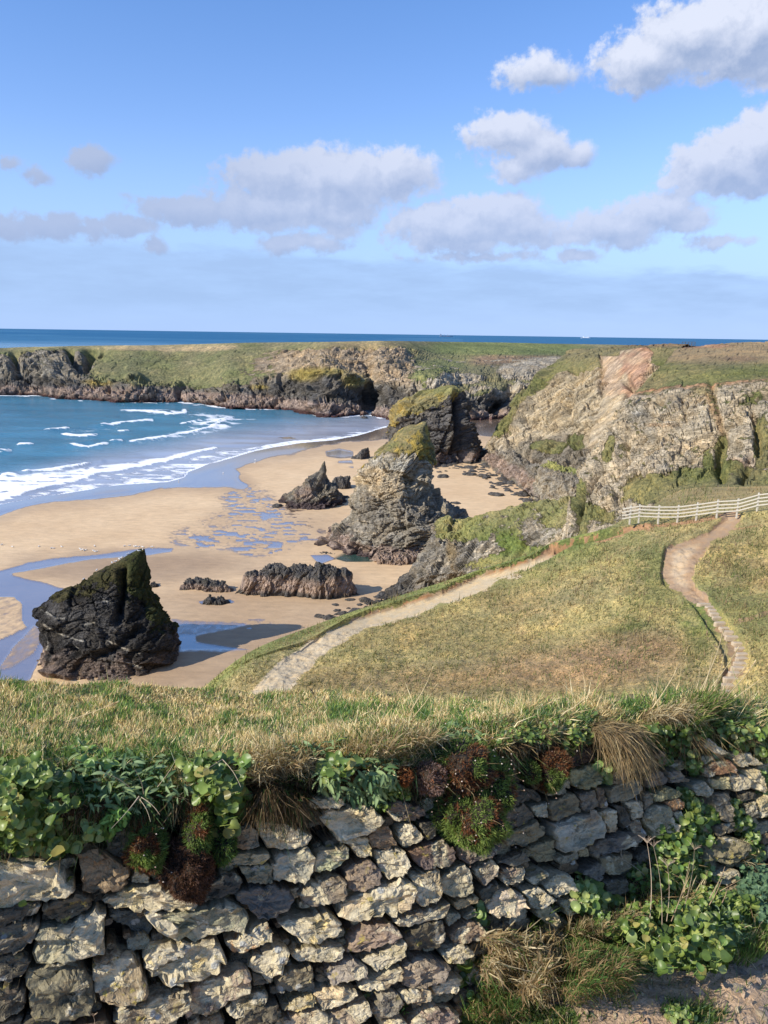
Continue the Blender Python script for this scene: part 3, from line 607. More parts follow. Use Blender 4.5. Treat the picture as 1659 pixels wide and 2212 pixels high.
# ------------------------------------------------------------------ sea
DRYEDGE = [(-420,1160),(-200,1140),(0,1116),(30,1104),(65,1094),(115,1084),(190,1079),(280,1069),(350,1056),(390,1053),(525,1054),(530,1049),(518,1034),(505,1014),(530,1004),(575,989),(625,981),(700,964),(740,956),(830,947),(900,940),(1100,940)]
WATER = [(-420,1125),(-200,1110),(0,1090),(75,1077),(145,1065),(225,1052),(295,1045),(365,1040),(400,1031),(407,1019),(450,1004),(500,989),(550,974),(600,964),(650,956),(725,949),(780,939),(829,924),(870,915),(960,911)]
def seamask_poly(): return [(-900, 600)] + [(-900, 1150)] + WATER + [(960, 600)]
px0, px1 = -900, 1000
ys = np.concatenate([np.linspace(0, 1, 60) ** 1.6 * 60 + 724, np.linspace(786, 905, 70)[1:], np.linspace(905, 1150, 165)[1:]])
xs = np.linspace(px0, px1, 400)
PX, PY = np.meshgrid(xs, ys); PYr = PY + (PX - 829.5) * 0.0145
PYc = np.maximum(PYr, 719 + (PX - 829.5) * 0.0145 + 3.2)
G = at_z(PX, PYc, 0.0)
px, py = PX, PYc
wob = fbm(G / np.array([14, 8, 1]), 101, 4); wob2 = fbm(G / np.array([4, 2.2, 1]), 102, 4)
BREAK = [([(2,1030),(20,1028),(40,1030)],3.2),([(50,1021),(100,1017),(160,1009)],3.4),([(162,1009),(195,1003)],1.6),([(-30,978),(0,977),(22,976)],3),([(40,962),(69,961)],2.4),
         ([(218,921),(260,915),(300,910),(328,908)],3.2),([(135,940),(170,943),(208,941)],2.8),([(155,962),(190,966),(230,959)],3.0),([(262,887),(320,889),(370,895),(400,892),(398,886)],3.0),
         ([(238,953),(265,953)],2),([(280,953),(350,945),(420,933),(460,922),(478,912),(500,903)],2.8),([(430,918),(470,908),(500,902)],2.2),([(95,931),(120,930),(150,927)],1.8),([(255,932),(280,931)],1.8),
         ([(390,915),(435,908)],1.6),([(330,888),(380,889)],2),([(525,972),(560,967),(600,960),(640,953),(700,950),(740,946)],2.2),([(455,921),(490,920)],1.5),([(-260,1000),(-160,990)],3),([(-300,950),(-180,940)],3)]
BAND = [(-300,1110),(-100,1090),(0,1076),(50,1061),(125,1044),(185,1031),(210,1019),(275,1009),(360,994),(425,976),(465,968)]
foam = np.zeros(px.shape); zadd = np.zeros(px.shape)
for ln, w in BREAK:
    d, tt = pldist(px, py, ln, 1.6); env = np.clip(np.minimum(tt, 1 - tt) * 6 + 0.35, 0, 1)
    foam = np.maximum(foam, smooth(-(d + wob2 * w * 1.4), -w * 1.5, -w * 0.2) * (0.6 + 0.4 * env)); zadd = zadd + 0.75 * np.exp(-(d / (w * 2.0)) ** 2) * env
d, tt = pldist(px, py, BAND, 1.5); w = 8 * (1 - tt) + 2.5
foam = np.maximum(foam, smooth(-(d + wob2 * w * 0.8), -w * 1.4, -w * 0.3)); zadd = zadd + 0.35 * np.exp(-(d / (w * 1.3)) ** 2)
# streaky foam left behind the breakers
lace = fbm(G / np.array([9, 3.0, 1]), 110, 5, 0.62, ridge=True) * 0.5 + 0.5
up1 = polyd(px, py, [(-400,1070),(0,1032),(100,1022),(200,1008),(300,996),(400,978),(465,964),(465,970),(360,994),(275,1009),(210,1019),(125,1044),(50,1061),(0,1076),(-300,1110)])
foam = np.maximum(foam, smooth(up1, -4, 5) * smooth(lace + wob * 0.2, 0.36, 0.68) * 0.9)
inner = polyd(px, py, [(0,1085),(125,1050),(210,1026),(360,1000),(465,974),(600,956),(500,990),(407,1022),(365,1042),(225,1054),(75,1080)])
foam = np.maximum(foam, smooth(inner, -3, 8) * smooth(lace + wob * 0.25, 0.5, 0.85) * 0.75)
for poly, k in [([(330,880),(400,888),(520,895),(560,905),(500,925),(430,945),(300,958),(280,948),(400,925),(420,905),(340,897),(255,890)],0.60),([(100,935),(240,918),(300,912),(330,916),(260,930),(150,940)],0.4),([(480,985),(600,957),(700,945),(829,915),(829,925),(740,948),(600,968),(420,1012),(400,1000)],0.8)]:
    sd = polyd(px, py, poly); foam = np.maximum(foam, smooth(sd, -5, 8) * smooth(lace + wob * 0.3, 0.55, 0.86) * k)
# swash edge and the white water round the rocks
d, tt = pldist(px, py, WATER, 1.6); w = 1.6 + 1.4 * smooth(px, 350, 420)
foam = np.maximum(foam, smooth(-(d + wob2 * 2.0), -w * 1.8, -w * 0.4) * 0.95)
d, _ = pldist(px, py, [(x, y) for x, y in base if x < 900], 2.0)
foam = np.maximum(foam, smooth(-(d + wob * 6), -7, -1) * smooth(wob2 + 0.5 * wob, -0.25, 0.25) * 0.85)
z = 0.35 * vn(G / np.array([22, 9, 1]), 120) * smooth(py, 760, 860) + 0.12 * vn(G / np.array([6, 3, 1]), 121) * smooth(py, 860, 900)
dsh, _ = pldist(px, py, WATER, 1.6); calm = smooth(dsh, 3, 40)
for ln, a, w in [([(-100,940),(0,939),(100,934),(165,926),(225,919)],0.9,6),([(0,975),(100,968),(200,955)],0.6,6),([(0,905),(150,905),(250,900)],0.5,5),([(-50,1012),(100,1008),(220,998)],0.5,6),([(0,1025),(60,1021)],0.5,5)]:
    d, _ = pldist(px, py, ln, 1.6); zadd = zadd + a * np.exp(-(d / w) ** 2)
Gz = G.copy(); Gz[..., 2] = (z + zadd) * np.clip(calm + 0.15, 0, 1) + 0.02
lnd = polyd(px, py, [(-900,1200)] + WATER + [(1100,906),(1100,1200)], 1.6)
Gz[..., 2] -= 0.8 * smooth(lnd, 1, 9)
shallow = smooth(-(polyd(px, py, [(-900,1200),(-900,1120),(0,1060),(125,1035),(210,1012),(360,988),(465,962),(620,945),(829,915),(960,905),(960,1200)])), -1, 55)
shallow = 1 - shallow
deep = smooth(-py, -(HORZ(px) + 60), -(HORZ(px) + 8))
streak = fbm(np.stack([px / 240, (py - HORZ(px)) / 4.0, px * 0], -1), 130, 3)
m, t, b, _ = material('sea_water'); p = t.pos()
base_c = t.mix(t.attr('deep'), (0.052, 0.190, 0.280), (0.026, 0.125, 0.250))
base_c = t.mix(t.attr('shal'), base_c, (0.33, 0.36, 0.43))
n_ = t.noise(t.vm('MULTIPLY', p, (0.012, 0.03, 0.03)), 1.0, 4, 0.6); base_c = t.mix(1.0, base_c, t.rng(n_, 0.3, 0.7, 0.78, 1.25), 'MULTIPLY')
fn = t.noise(t.vm('MULTIPLY', p, (0.55, 1.3, 1)), 1.0, 6, 0.7); ff = t.rng(t.m('ADD', t.attr('foam'), t.m('MULTIPLY', t.m('SUBTRACT', fn, 0.5), 1.1)), 0.24, 0.62)
t.put(b.inputs['Base Color'], t.mix(ff, base_c, (0.86, 0.88, 0.90)))
t.put(b.inputs['Roughness'], t.m('MAXIMUM', t.rng(ff, 0, 1, 0.18, 0.8), t.m('MULTIPLY', t.attr('deep'), 0.6))); b.inputs['IOR'].default_value = 1.33; t.put(b.inputs['Specular IOR Level'], t.rng(t.attr('deep'), 0, 1, 0.5, 0.12))
h1 = t.noise(t.vm('MULTIPLY', p, (0.25, 0.6, 1)), 1.0, 5, 0.6); h2 = t.noise(t.vm('MULTIPLY', p, (1.1, 2.2, 1)), 1.0, 4, 0.6)
calmn = t.m('SUBTRACT', 1.0, t.m('MULTIPLY', t.attr('shal'), 0.93))
hh = t.m('MULTIPLY', t.m('ADD', h1, t.m('MULTIPLY', h2, 0.4)), calmn); hh = t.m('ADD', hh, t.m('MULTIPLY', ff, 0.25))
t.put(b.inputs['Normal'], t.bump(hh, 1.0, 0.8)); M_SEA = m
V = Gz.reshape(-1, 3)
o = mk('sea', V, gridfaces(*G.shape[:2]), M_SEA, {'foam': np.clip(foam, 0, 1).ravel(), 'deep': np.clip(deep + streak * 0.35 * deep, 0, 1).ravel(), 'shal': shallow.ravel()}, smoothf=True)
tag(o, kind='structure')
# the open sea beyond the headland and out of view, just below the bay
R = 32000
seab = mk('open_sea', [(-R, -200, -0.45), (R, -200, -0.45), (R, R, -0.45), (-R, R, -0.45)], np.array([(0, 1, 2, 3)]), M_SEA, {'foam': np.zeros(4), 'deep': np.full(4, 0.95), 'shal': np.zeros(4)}); tag(seab, kind='structure')

# ------------------------------------------------------------------ beach
xs = np.concatenate([np.linspace(-500, -10, 50), np.linspace(0, 1250, 380)]); ys = np.concatenate([np.linspace(898, 1130, 130), np.linspace(1130, 1530, 200)[1:]])
px, py = np.meshgrid(xs, ys); G = at_z(px, py, 0.0)
wp = WATER + [(1200,905),(1400,905),(1400,1700),(-900,1700),(-900,1150)]
sd = polyd(px, py, wp, 1.5)
w1 = fbm(G / np.array([9, 14, 1]), 201, 4); w2 = fbm(G / np.array([2.2, 5.0, 1]), 202, 4); w3 = fbm(G / np.array([26, 30, 1]), 203, 3)
z = np.clip(sd * 0.010, -1.2, 0.22) + 0.10 * w3 * smooth(sd, 10, 60)
dry = polyd(px, py, DRYEDGE + [(1300,940),(1300,1700),(-900,1700),(-900,1170)], 1.3)
wet = 1 - smooth(dry + w1 * 8, -2, 7)
def wetpoly(poly, k=1.0, s=5, wv=6): global wet; wet = np.maximum(wet, k * smooth(polyd(px, py, poly, 1.5) + w1 * wv, -s, s))
C3 = lambda L: [(x * 0.5, 1061.8 + y * 0.5) for x, y in L]
wetpoly(C3([(-300,360),(0,345),(120,308),(300,288),(500,262),(640,246),(760,244),(740,262),(640,275),(500,292),(420,300),(300,312),(200,335),(100,355),(60,362),(110,378),(200,400),(290,425),(330,450),(160,520),(190,600),(180,700),(120,830),(-300,900)]))
wet = np.where(polyd(px, py, C3([(-300,470),(60,462),(100,490),(90,560),(110,590),(0,640),(-300,680)])) + w1 * 8 > 0, wet * 0.35, wet)
wet = np.where(polyd(px, py, C3([(60,680),(150,590),(190,610),(140,700),(40,760),(0,770)])) + w1 * 8 > 0, np.minimum(wet, 0.55), wet)
wetpoly(C3([(740,555),(900,560),(1130,570),(1080,590),(900,625),(820,640),(870,655),(1070,685),(1000,700),(760,700)]), 0.66, 8)
wetpoly(C3([(760,620),(850,615),(850,650),(1075,688),(780,690)]), 1.0)
wetpoly(C3([(1120,850-740),(1200,850-740),(1190,840-740),(1130,838-740)]), 1.0)
spk = smooth(fbm(G / np.array([3.2, 1.7, 1]), 207, 4) + 0.25 * w2, 0.10, 0.26)
for (x, y, rx, ry, a) in [(575,1150,150,36,4),(470,1165,90,24,0),(540,1095,60,40,20),(560,1185,60,18,0),(530,1350,70,10,0),(600,1120,60,30,0)]:
    wet = np.maximum(wet, blob(px, py, x, y, rx, ry, 0.5, w1, a) * spk * 0.95); wet = np.maximum(wet, blob(px, py, x, y, rx * 1.2, ry * 1.3, 0.5, w1, a) * 0.34)
C6 = lambda L: [(597.3 + x * 0.32, 796.4 + y * 0.32) for x, y in L]
for pl in ([(330,560),(420,540),(520,560),(515,600),(430,608),(340,595)],[(410,640),(420,625),(510,622),(515,645)],[(480,665),(520,662),(520,675)],[(225,1265),(345,1262),(400,1290),(300,1325),(270,1310)]): wetpoly(C6(pl), 1.0, 3, 2)
wetpoly([(1086,1066),(1128,1064),(1128,1068),(1090,1070)], 1, 2, 1)
wetpoly(C3([(855,480),(900,470),(1000,474),(1015,484),(960,492),(870,494)]), 1, 3, 2); wetpoly(C3([(650,400),(690,408),(680,418),(655,418)]), 1, 2, 1)
pool = smooth(polyd(px, py, C6([(390,1285),(470,1245),(600,1240),(640,1260),(700,1290),(640,1308),(470,1308)]), 1.5), -3, 3)
damp = np.maximum.reduce([blob(px, py, 300, 1225, 260, 40, 0.5, w1, 0) * 0.95, blob(px, py, 560, 1320, 330, 70, 0.6, w1, -4) * 0.7, blob(px, py, 420, 1420, 300, 90, 0.5, w1) * 0.9, blob(px, py, 600, 1150, 170, 50, 0.6, w1) * 0.5, (1 - smooth(dry + w3 * 12, 6, 40)) * 0.55, blob(px, py, 600, 960, 60, 6) * 0.3])
inlet = smooth(px, 930, 960)
wet = wet * (1 - inlet * smooth(py, 950, 960))
z = z - 0.10 * smooth(wet, 0.4, 0.9) * smooth(sd, 10, 30) - pool * 0.25
G[..., 2] = z
m, t, b, out = material('beach_sand'); p = t.pos()
wn = t.noise(t.vm('MULTIPLY', p, (0.9, 0.5, 1)), 1.0, 5, 0.6)
wf = t.m('ADD', t.attr('wet'), t.m('MULTIPLY', t.m('SUBTRACT', wn, 0.5), 0.8)); wm = t.rng(wf, 0.36, 0.85); dm = t.m('MAXIMUM', t.attr('damp'), t.rng(wf, 0.22, 0.5))
big_ = t.noise(p, 0.05, 4, 0.6); sm_ = t.noise(t.vm('MULTIPLY', p, (0.35, 0.8, 1)), 1.0, 6, 0.65)
sc = t.mix(t.rng(big_, 0.35, 0.65), (0.60, 0.41, 0.22), (0.68, 0.485, 0.275)); sc = t.mix(1.0, sc, t.rng(sm_, 0.25, 0.75, 0.82, 1.16), 'MULTIPLY')
sc = t.mix(dm, sc, t.mix(1.0, sc, (0.56, 0.54, 0.56), 'MULTIPLY')); sc = t.mix(wm, sc, t.mix(1.0, sc, (0.74, 0.76, 0.84), 'MULTIPLY'))
sc = t.mix(t.attr('pool'), sc, (0.035, 0.075, 0.062))
t.put(b.inputs['Base Color'], sc); t.put(b.inputs['Roughness'], t.m('MINIMUM', t.rng(wm, 0, 1, 0.85, 0.06), t.m('SUBTRACT', 1, t.m('MULTIPLY', t.attr('pool'), 0.94)))); b.inputs['IOR'].default_value = 1.75
bh = t.m('MULTIPLY', sm_, t.m('SUBTRACT', 1.0, wm)); t.put(b.inputs['Normal'], t.bump(bh, 0.8, 0.2))
gl = t.new('ShaderNodeBsdfGlossy'); gl.inputs['Roughness'].default_value = 0.16; gl.inputs['Color'].default_value = (1, 0.98, 0.95, 1); ms = t.new('ShaderNodeMixShader'); t.put(ms.inputs[0], t.m('MULTIPLY', t.m('SUBTRACT', wm, t.m('MULTIPLY', t.attr('pool'), 0.6), None, True), 0.42)); t.l.new(b.outputs[0], ms.inputs[1]); t.l.new(gl.outputs[0], ms.inputs[2]); t.l.new(ms.outputs[0], out.inputs[0])
sand = mk('beach', G.reshape(-1, 3), gridfaces(*G.shape[:2]), m, {'wet': np.clip(wet, 0, 1).ravel(), 'damp': damp.ravel(), 'pool': pool.ravel()}, smoothf=True); tag(sand, kind='structure')
# ------------------------------------------------------------------ sea stacks and rocks
def rock_mat(name, s, dip, az, **k): return land_mat(name, s, dip, az, **k)
def stack(name, yc, left, right, depth, label, mat, paint, size, amp, dip=12, az=0, seed=5, nz=150, na=260, ztop=None, power=2.6, broad=1.2, lean=0.0, extra=None, flat=2.2, octs=4):
    """closed rock: outline traced in the upright plane y=yc, given real depth"""
    L = np.array([at_y(x, y, yc) for x, y in left]); Rr = np.array([at_y(x, y, yc) for x, y in right])
    zt = ztop or max(L[:, 2].max(), Rr[:, 2].max()); zs = np.linspace(-1.5, zt, nz)
    oL, oR = np.argsort(L[:, 2]), np.argsort(Rr[:, 2])
    xl = np.interp(zs, L[oL, 2], L[oL, 0]); xr = np.interp(zs, Rr[oR, 2], Rr[oR, 0])
    c = (xl + xr) / 2; hw = np.maximum((xr - xl) / 2, 0.15)
    th = np.linspace(0, 2 * math.pi, na, endpoint=False)
    ct, st = np.cos(th), np.sin(th); rr = (np.abs(ct) ** power + np.abs(st) ** power) ** (-1 / power)
    dep = depth(zs / zt) if callable(depth) else depth * (hw / hw.max()) ** 0.8
    X = c[:, None] + hw[:, None] * (ct * rr)[None]; Y = yc + lean * zs[:, None] + np.minimum(dep, 1e9)[:, None] * (st * rr)[None]
    G = np.stack([X, Y, np.repeat(zs[:, None], na, 1)], -1)
    G = np.concatenate([G, np.stack([c[-1] + hw[-1] * 0.05 * ct, yc + lean * zt + dep[-1] * 0.05 * st, np.full(na, zt + 0.1)], -1)[None]], 0)
    n = gnormal(G, True); cen = np.stack([np.append(c, c[-1]), np.full(nz + 1, yc), np.append(zs, zt)], -1)[:, None, :]
    if ((G - cen) * n).sum() < 0: n = -n
    N = n
    for _ in range(4):
        N = N.copy(); N[1:-1] = N[:-2] + 2 * N[1:-1] + N[2:]; N = np.roll(N, 1, 1) + 2 * N + np.roll(N, -1, 1); N /= np.linalg.norm(N, axis=-1, keepdims=True)
    a = amp * np.clip(np.append(hw, hw[-1]) / (size * 1.1), 0.10, 1)[:, None]
    tp = 1 - 0.55 * smooth(G[..., 2] / zt, 0.6, 0.95); D = ((rock_disp(G, size, dip, az, seed, octs, flat) - 0.20) * a + fbm(G / (size * 2.5), seed + 5, 3) * broad * np.clip(a / amp, 0.12, 1)) * tp
    D = D + rock_disp(G + 5.0, size * 2.1, 62, 40, seed + 40, 1, 1.0, 0.0) * amp * 1.0 * np.clip(a / amp, 0.1, 1) * tp
    if extra: px, py = proj(G); D = D + extra(px, py, G)
    G = G + N * D[..., None]
    px, py = proj(G); n = gnormal(G, True); n = np.where((n * N).sum(-1, keepdims=True) < 0, -n, n)
    rc, gc, gm = paint(px, py, G, n)
    b3 = lambda x: np.broadcast_to(x, G.shape).reshape(-1, 3)
    o = mk(name, G.reshape(-1, 3), gridfaces(G.shape[0], na, True)[:, ::-1], mat, {'rcol': b3(rc), 'gcol': b3(gc), 'gm': np.broadcast_to(gm, G.shape[:2]).ravel()})
    return tag(o, label, 'sea stack')
ZC = lambda G: G[..., 2]
def pS1(px, py, G, n):
    wob = fbm(G / 5, 301, 4); w2 = fbm(G / 1.6, 302, 3); z = ZC(G)
    rc = np.zeros(G.shape) + DARK * 0.62; rc = layer(rc, smooth(wob, 0.0, 0.4), DARK * 1.25)
    rc = layer(rc, smooth(-(z + w2 * 2.2), -3.6, -1.2) * (0.45 + 0.55 * smooth(wob, -0.2, 0.1)), PINK * 0.62)
    for ln in [[(88,1317),(110,1328),(125,1336),(148,1336)],[(95,1350),(125,1368),(165,1382),(185,1386)],[(180,1350),(205,1345)],[(235,1385),(270,1402),(300,1412)],[(275,1432),(300,1440),(330,1470)],[(150,1392),(168,1400)],[(225,1298),(240,1302)],[(105,1385),(100,1404)]]:
        d = pldist(px, py, ln)[0] + np.abs(w2) * 5; rc = layer(rc, smooth(-d, -3.6, -1.0) * 0.95, (0.50, 0.47, 0.40))
    gc = np.zeros(G.shape) + np.array((0.062, 0.062, 0.026)); gc = layer(gc, smooth(w2, 0, 0.3), (0.085, 0.078, 0.036)); gc = layer(gc, smooth(px, 262, 285) * 0.7, (0.040, 0.056, 0.020))
    gm = smooth(-(py - np.interp(px, [100, 165, 230, 297, 330, 370], [1300, 1295, 1270, 1300, 1340, 1350])) + w2 * 30, -22, 18) * 0.66
    gm = np.maximum(gm, smooth(px, 300, 330) * smooth(-py, -1420, -1330) * 0.62 + w2 * 0.2)
    return rc, gc, gm
M_S1 = rock_mat('dark_stack_rock', 2.0, 8, 0, strata=1.0, gs=0.8, bump=1.4)
stack('sea_stack', 116.5, [(296,1188),(275,1198),(240,1219),(210,1234),(165,1267),(125,1284),(105,1302),(86,1313),(84,1326),(95,1342),(96,1377),(86,1407),(76,1437),(52,1462),(44,1500),(40,1540)],
      [(311,1188),(317,1222),(325,1257),(332,1287),(350,1317),(368,1347),(380,1382),(392,1412),(406,1437),(411,1470),(414,1500),(416,1540)],
      lambda t: 9.5 * (1 - t) ** 0.75 + 1.0, 'dark pointed sea stack nearest the viewer, gulls along its slanting left edge', M_S1, pS1, 5.0, 1.35, 10, 0, 5, nz=170, na=280, broad=0.7, flat=1.5,
      extra=lambda px, py, G: slot(px, py, [(262,1225),(268,1290),(255,1340)], 9, 2.2) + slot(px, py, [(148,1400),(165,1410)], 8, 2.0) + slot(px, py, [(100,1450),(150,1460)], 8, -1.5) + slot(px, py, [(205,1420),(255,1400),(300,1360)], 8, 1.3))
def pM(px, py, G, n):
    wob = fbm(G / 6, 311, 4); w2 = fbm(G / 2, 312, 3)
    rc = np.zeros(G.shape) + MID * 1.15; rc = layer(rc, smooth(wob, -0.1, 0.3) * 0.7, GREY * 0.95)
    rc = layer(rc, smooth(-py, -1078 - w2 * 14, -1060 - w2 * 14) * 0.85, PALE * 0.80)
    rc = layer(rc, blob(px, py, 830, 1040, 45, 35, 0.5, w2, 20) * 0.85, (0.46, 0.375, 0.25)); rc = layer(rc, blob(px, py, 845, 1002, 40, 14, 0.5, w2) * 0.8, (0.40, 0.385, 0.33)); rc = layer(rc, blob(px, py, 775, 1038, 20, 14, 0.5, w2) * 0.7, (0.42, 0.33, 0.2))
    for ln in [[(738,1140),(790,1150),(860,1155)],[(750,1122),(800,1128)],[(905,1108),(950,1108),(968,1116)],[(840,1070),(880,1080),(905,1086)],[(735,1155),(800,1162)],[(795,1005),(765,1015)]]:
        d = pldist(px, py, ln)[0] + np.abs(w2) * 3; rc = layer(rc, smooth(-d, -3, -0.6) * 0.7, (0.45, 0.40, 0.31))
    rc = layer(rc, smooth(px, 840, 860) * smooth(py, 1130, 1140) * 0.6, GREY * 0.8)
    rc = layer(rc, smooth(-(ZC(G) + w2 * 1.5), -3.5, -2.2), PINK * 0.85); rc = layer(rc, smooth(-(ZC(G) + w2 * 1.2), -1.3, -0.6), np.array((0.075, 0.058, 0.060)))
    gc = np.zeros(G.shape) + OLIVE * 0.95; gc = layer(gc, smooth(w2 + wob * 0.5, 0.0, 0.25), LICH * 1.0); gc = layer(gc, smooth(-w2, 0.1, 0.3) * 0.6, GREEN)
    top = np.interp(px, [755, 780, 800, 830, 860, 900, 915, 935, 945], [1010, 1008, 990, 985, 984, 978, 1000, 1005, 1000])
    gm = smooth(-(py - top) + w2 * 22, -9, 9) * 0.80
    return rc, gc, gm
M_M = rock_mat('layered_stack_rock', 2.6, 14, 0, strata=1.0, cracks=0.8, gs=1.2)
stack('sea_stack', 187, [(911,912),(900,918),(880,922),(862,932),(834,956),(802,978),(765,1004),(756,1012),(757,1045),(756,1071),(750,1110),(722,1130),(706,1150),(695,1172),(686,1190),(680,1225)],
      [(921,912),(926,925),(928,950),(937,970),(940,1000),(942,1030),(948,1050),(955,1065),(975,1080),(990,1105),(1006,1125),(1016,1150),(1022,1190),(1026,1225)],
      lambda t: 15 * (1 - t) ** 0.6 + 1.5, 'tall layered grey sea stack mid beach with a green and yellow lichened crown', M_M, pM, 7.5, 2.6, 12, 10, 9, nz=190, na=300, flat=1.9, power=2.1, broad=0.8,
      extra=lambda px, py, G: slot(px, py, [(765,1012),(800,1008)], 4, 2.0) + slot(px, py, [(765,1043),(785,1045)], 4, 2.0) + slot(px, py, [(766,1155),(752,1180)], 4, 1.8) + slot(px, py, [(860,1150),(885,1140)], 7, 1.5) + slot(px, py, [(820,988),(860,984)], 4, 1.6) + slot(px, py, [(895,1040),(910,1010)], 5, 1.5))
def pS4(px, py, G, n):
    wob = fbm(G / 7, 321, 4); w2 = fbm(G / 2.4, 322, 3)
    rc = np.zeros(G.shape) + DARK * 1.75; rc = layer(rc, smooth(wob, -0.1, 0.3) * 0.6, MID * 1.0); rc = layer(rc, smooth(px, 960, 985) * 0.6, DARK * 1.2)  # right flank painted darker: its shade is put into the rock colour
    rc = layer(rc, smooth(-(ZC(G) + w2 * 2), -5.5, -3.5), PINK * 0.85); rc = layer(rc, smooth(-(ZC(G) + w2), -1.5, -0.8), DARK)
    gc = np.zeros(G.shape) + OLIVE; gc = layer(gc, smooth(w2, 0.05, 0.3) * 0.8, LICH * 0.85); gc = layer(gc, smooth(-py, -860, -845) * 0.7, GREEN * 1.05)
    top = np.interp(px, [835, 866, 890, 920, 950, 965, 985, 1000], [930, 905, 895, 890, 875, 868, 848, 845])
    return rc, gc, smooth(-(py - top) + w2 * 20, -9, 8) * 0.84
M_S4 = rock_mat('far_stack_rock', 3.0, 18, 0, strata=1.1, gs=2.0)
stack('sea_stack', 322, [(958,834),(949,836),(930,842),(895,857),(868,873),(850,893),(843,905),(838,925),(836,945),(838,985),(840,1020)],
      [(985,834),(1000,841),(1012,855),(1016,867),(1013,892),(1020,924),(1026,963),(1031,985),(1034,1020)],
      lambda t: 16 * (1 - t) ** 0.5 + 3, 'broad dark sea stack with a grassy sloping top behind the tall layered one', M_S4, pS4, 8.5, 3.2, 20, 0, 13, nz=140, na=220,
      extra=lambda px, py, G: slot(px, py, [(975,850),(968,890),(975,960)], 10, -3) + slot(px, py, [(985,860),(990,920),(978,990)], 8, 7) + slot(px, py, [(1003,930),(1006,990)], 6, 5))
def pS5(px, py, G, n):
    w2 = fbm(G / 1.6, 332, 3)
    rc = np.zeros(G.shape) + MID * 0.85; rc = layer(rc, smooth(w2, 0, 0.3) * 0.6, GREY * 0.85); rc = layer(rc, blob(px, py, 660, 1066, 22, 14, 0.5, w2) * 0.8, PINK * 1.15)
    rc = layer(rc, smooth(-(ZC(G) + w2), -2.8, -1.6), np.array((0.085, 0.068, 0.072)))
    return rc, np.zeros(G.shape) + OLIVE * 0.7, smooth(-py, -1040, -1010) * 0.42 + w2 * 0.1
M_S5 = rock_mat('spire_rock', 1.8, 30, 0, strata=0.8)
stack('rock_spire', 229, [(700,996),(695,1003),(690,1017),(677,1030),(661,1046),(640,1058),(625,1064),(610,1075),(604,1094),(600,1120)], [(702,996),(704,1010),(708,1027),(717,1042),(725,1052),(731,1072),(736,1082),(740,1120)],
      lambda t: 7.5 * (1 - t) ** 0.9 + 0.5, 'small sharp rock spire left of the tall layered stack', M_S5, pS5, 3.2, 1.5, 35, 0, 17, nz=90, na=170)

def ridge_rock(name, x0, x1, top, basey, depth, label, mat, rc, seed, size, amp, cat='rock', nu=150, nvv=60, band=None, gtop=None, group=None):
    """long low rock: heights follow a traced top line, with real depth"""
    xs = np.linspace(x0, x1, nu); by = np.interp(xs, [p[0] for p in basey], [p[1] for p in basey]); ty = np.interp(xs, [p[0] for p in top], [p[1] for p in top])
    Bp = at_z(xs, by, 0.0); dd = Bp[:, :2] / np.linalg.norm(Bp[:, :2], axis=1, keepdims=True); r = np.linalg.norm(Bp[:, :2], axis=1)
    e = np.clip(np.sin(np.linspace(0, math.pi, nu)), 0, 1) ** 0.45; dp = depth * e
    T = at_r(xs, ty, r + dp * 0.45); hz = np.maximum(T[:, 2], 0.15) * np.clip(e * 1.6, 0, 1)
    ph = np.linspace(0, math.pi, nvv); yo = -np.sign(np.cos(ph)) * np.abs(np.cos(ph)) ** 0.7; zo = np.sin(ph) ** 0.55
    P = np.zeros((nvv, nu, 3)); cen = Bp.copy(); cen[:, :2] += dd * (dp * 0.5)[:, None]
    for k in range(nvv): P[k, :, :2] = cen[:, :2] + dd * (dp * 0.5 * yo[k])[:, None]; P[k, :, 2] = hz * zo[k] - 0.6 * (1 - zo[k])
    n = gnormal(P); 
    if (n * (np.array([0, 0, H]) - P)).sum() < 0: n = -n
    N = n.copy(); N[nvv // 2:] = n[nvv // 2:]
    D = (rock_disp(P, size, 78, 10, seed, 3, 2.4) - 0.1) * amp + fbm(P / (size * 2), seed, 3) * amp * 0.5
    P = P + N * D[..., None]; w2 = fbm(P / size, seed + 3, 3); c = np.zeros(P.shape) + rc; c = layer(c, smooth(w2, 0, 0.3) * 0.6, np.array(rc) * 1.5)
    zz = P[..., 2] / hz.max()
    if band is not None: c = layer(c, smooth(zz + w2 * 0.2, 0.05, 0.2) * smooth(-(zz + w2 * 0.15), -0.72, -0.52), band)
    o = mk(name, P.reshape(-1, 3), gridfaces(nvv, nu), mat, {'rcol': c.reshape(-1, 3), 'gcol': np.tile(gtop if gtop is not None else OLIVE * 0.6, (nvv * nu, 1)), 'gm': (smooth(zz, 0.8, 1.0) * (0.5 if gtop is None else 1.0)).ravel()})
    return tag(o, label, cat, group)
M_LOW = rock_mat('low_rock', 1.1, 60, 20, strata=0.7, bump=1.2)
ridge_rock('rock', 506, 778, [(506,1272),(515,1264),(520,1262),(533,1238),(555,1234),(583,1222),(600,1222),(618,1226),(632,1222),(650,1222),(665,1228),(680,1221),(692,1219),(720,1222),(748,1229),(757,1229),(762,1236),(776,1250),(778,1282)],
           [(506,1288),(560,1292),(630,1292),(690,1299),(730,1296),(778,1288)], 7.5, 'long blocky dark rock with a paler pink band on open sand', M_LOW, DARK * 1.35, 31, 4.2, 1.1, nu=190, nvv=70, band=PINK * 1.05)
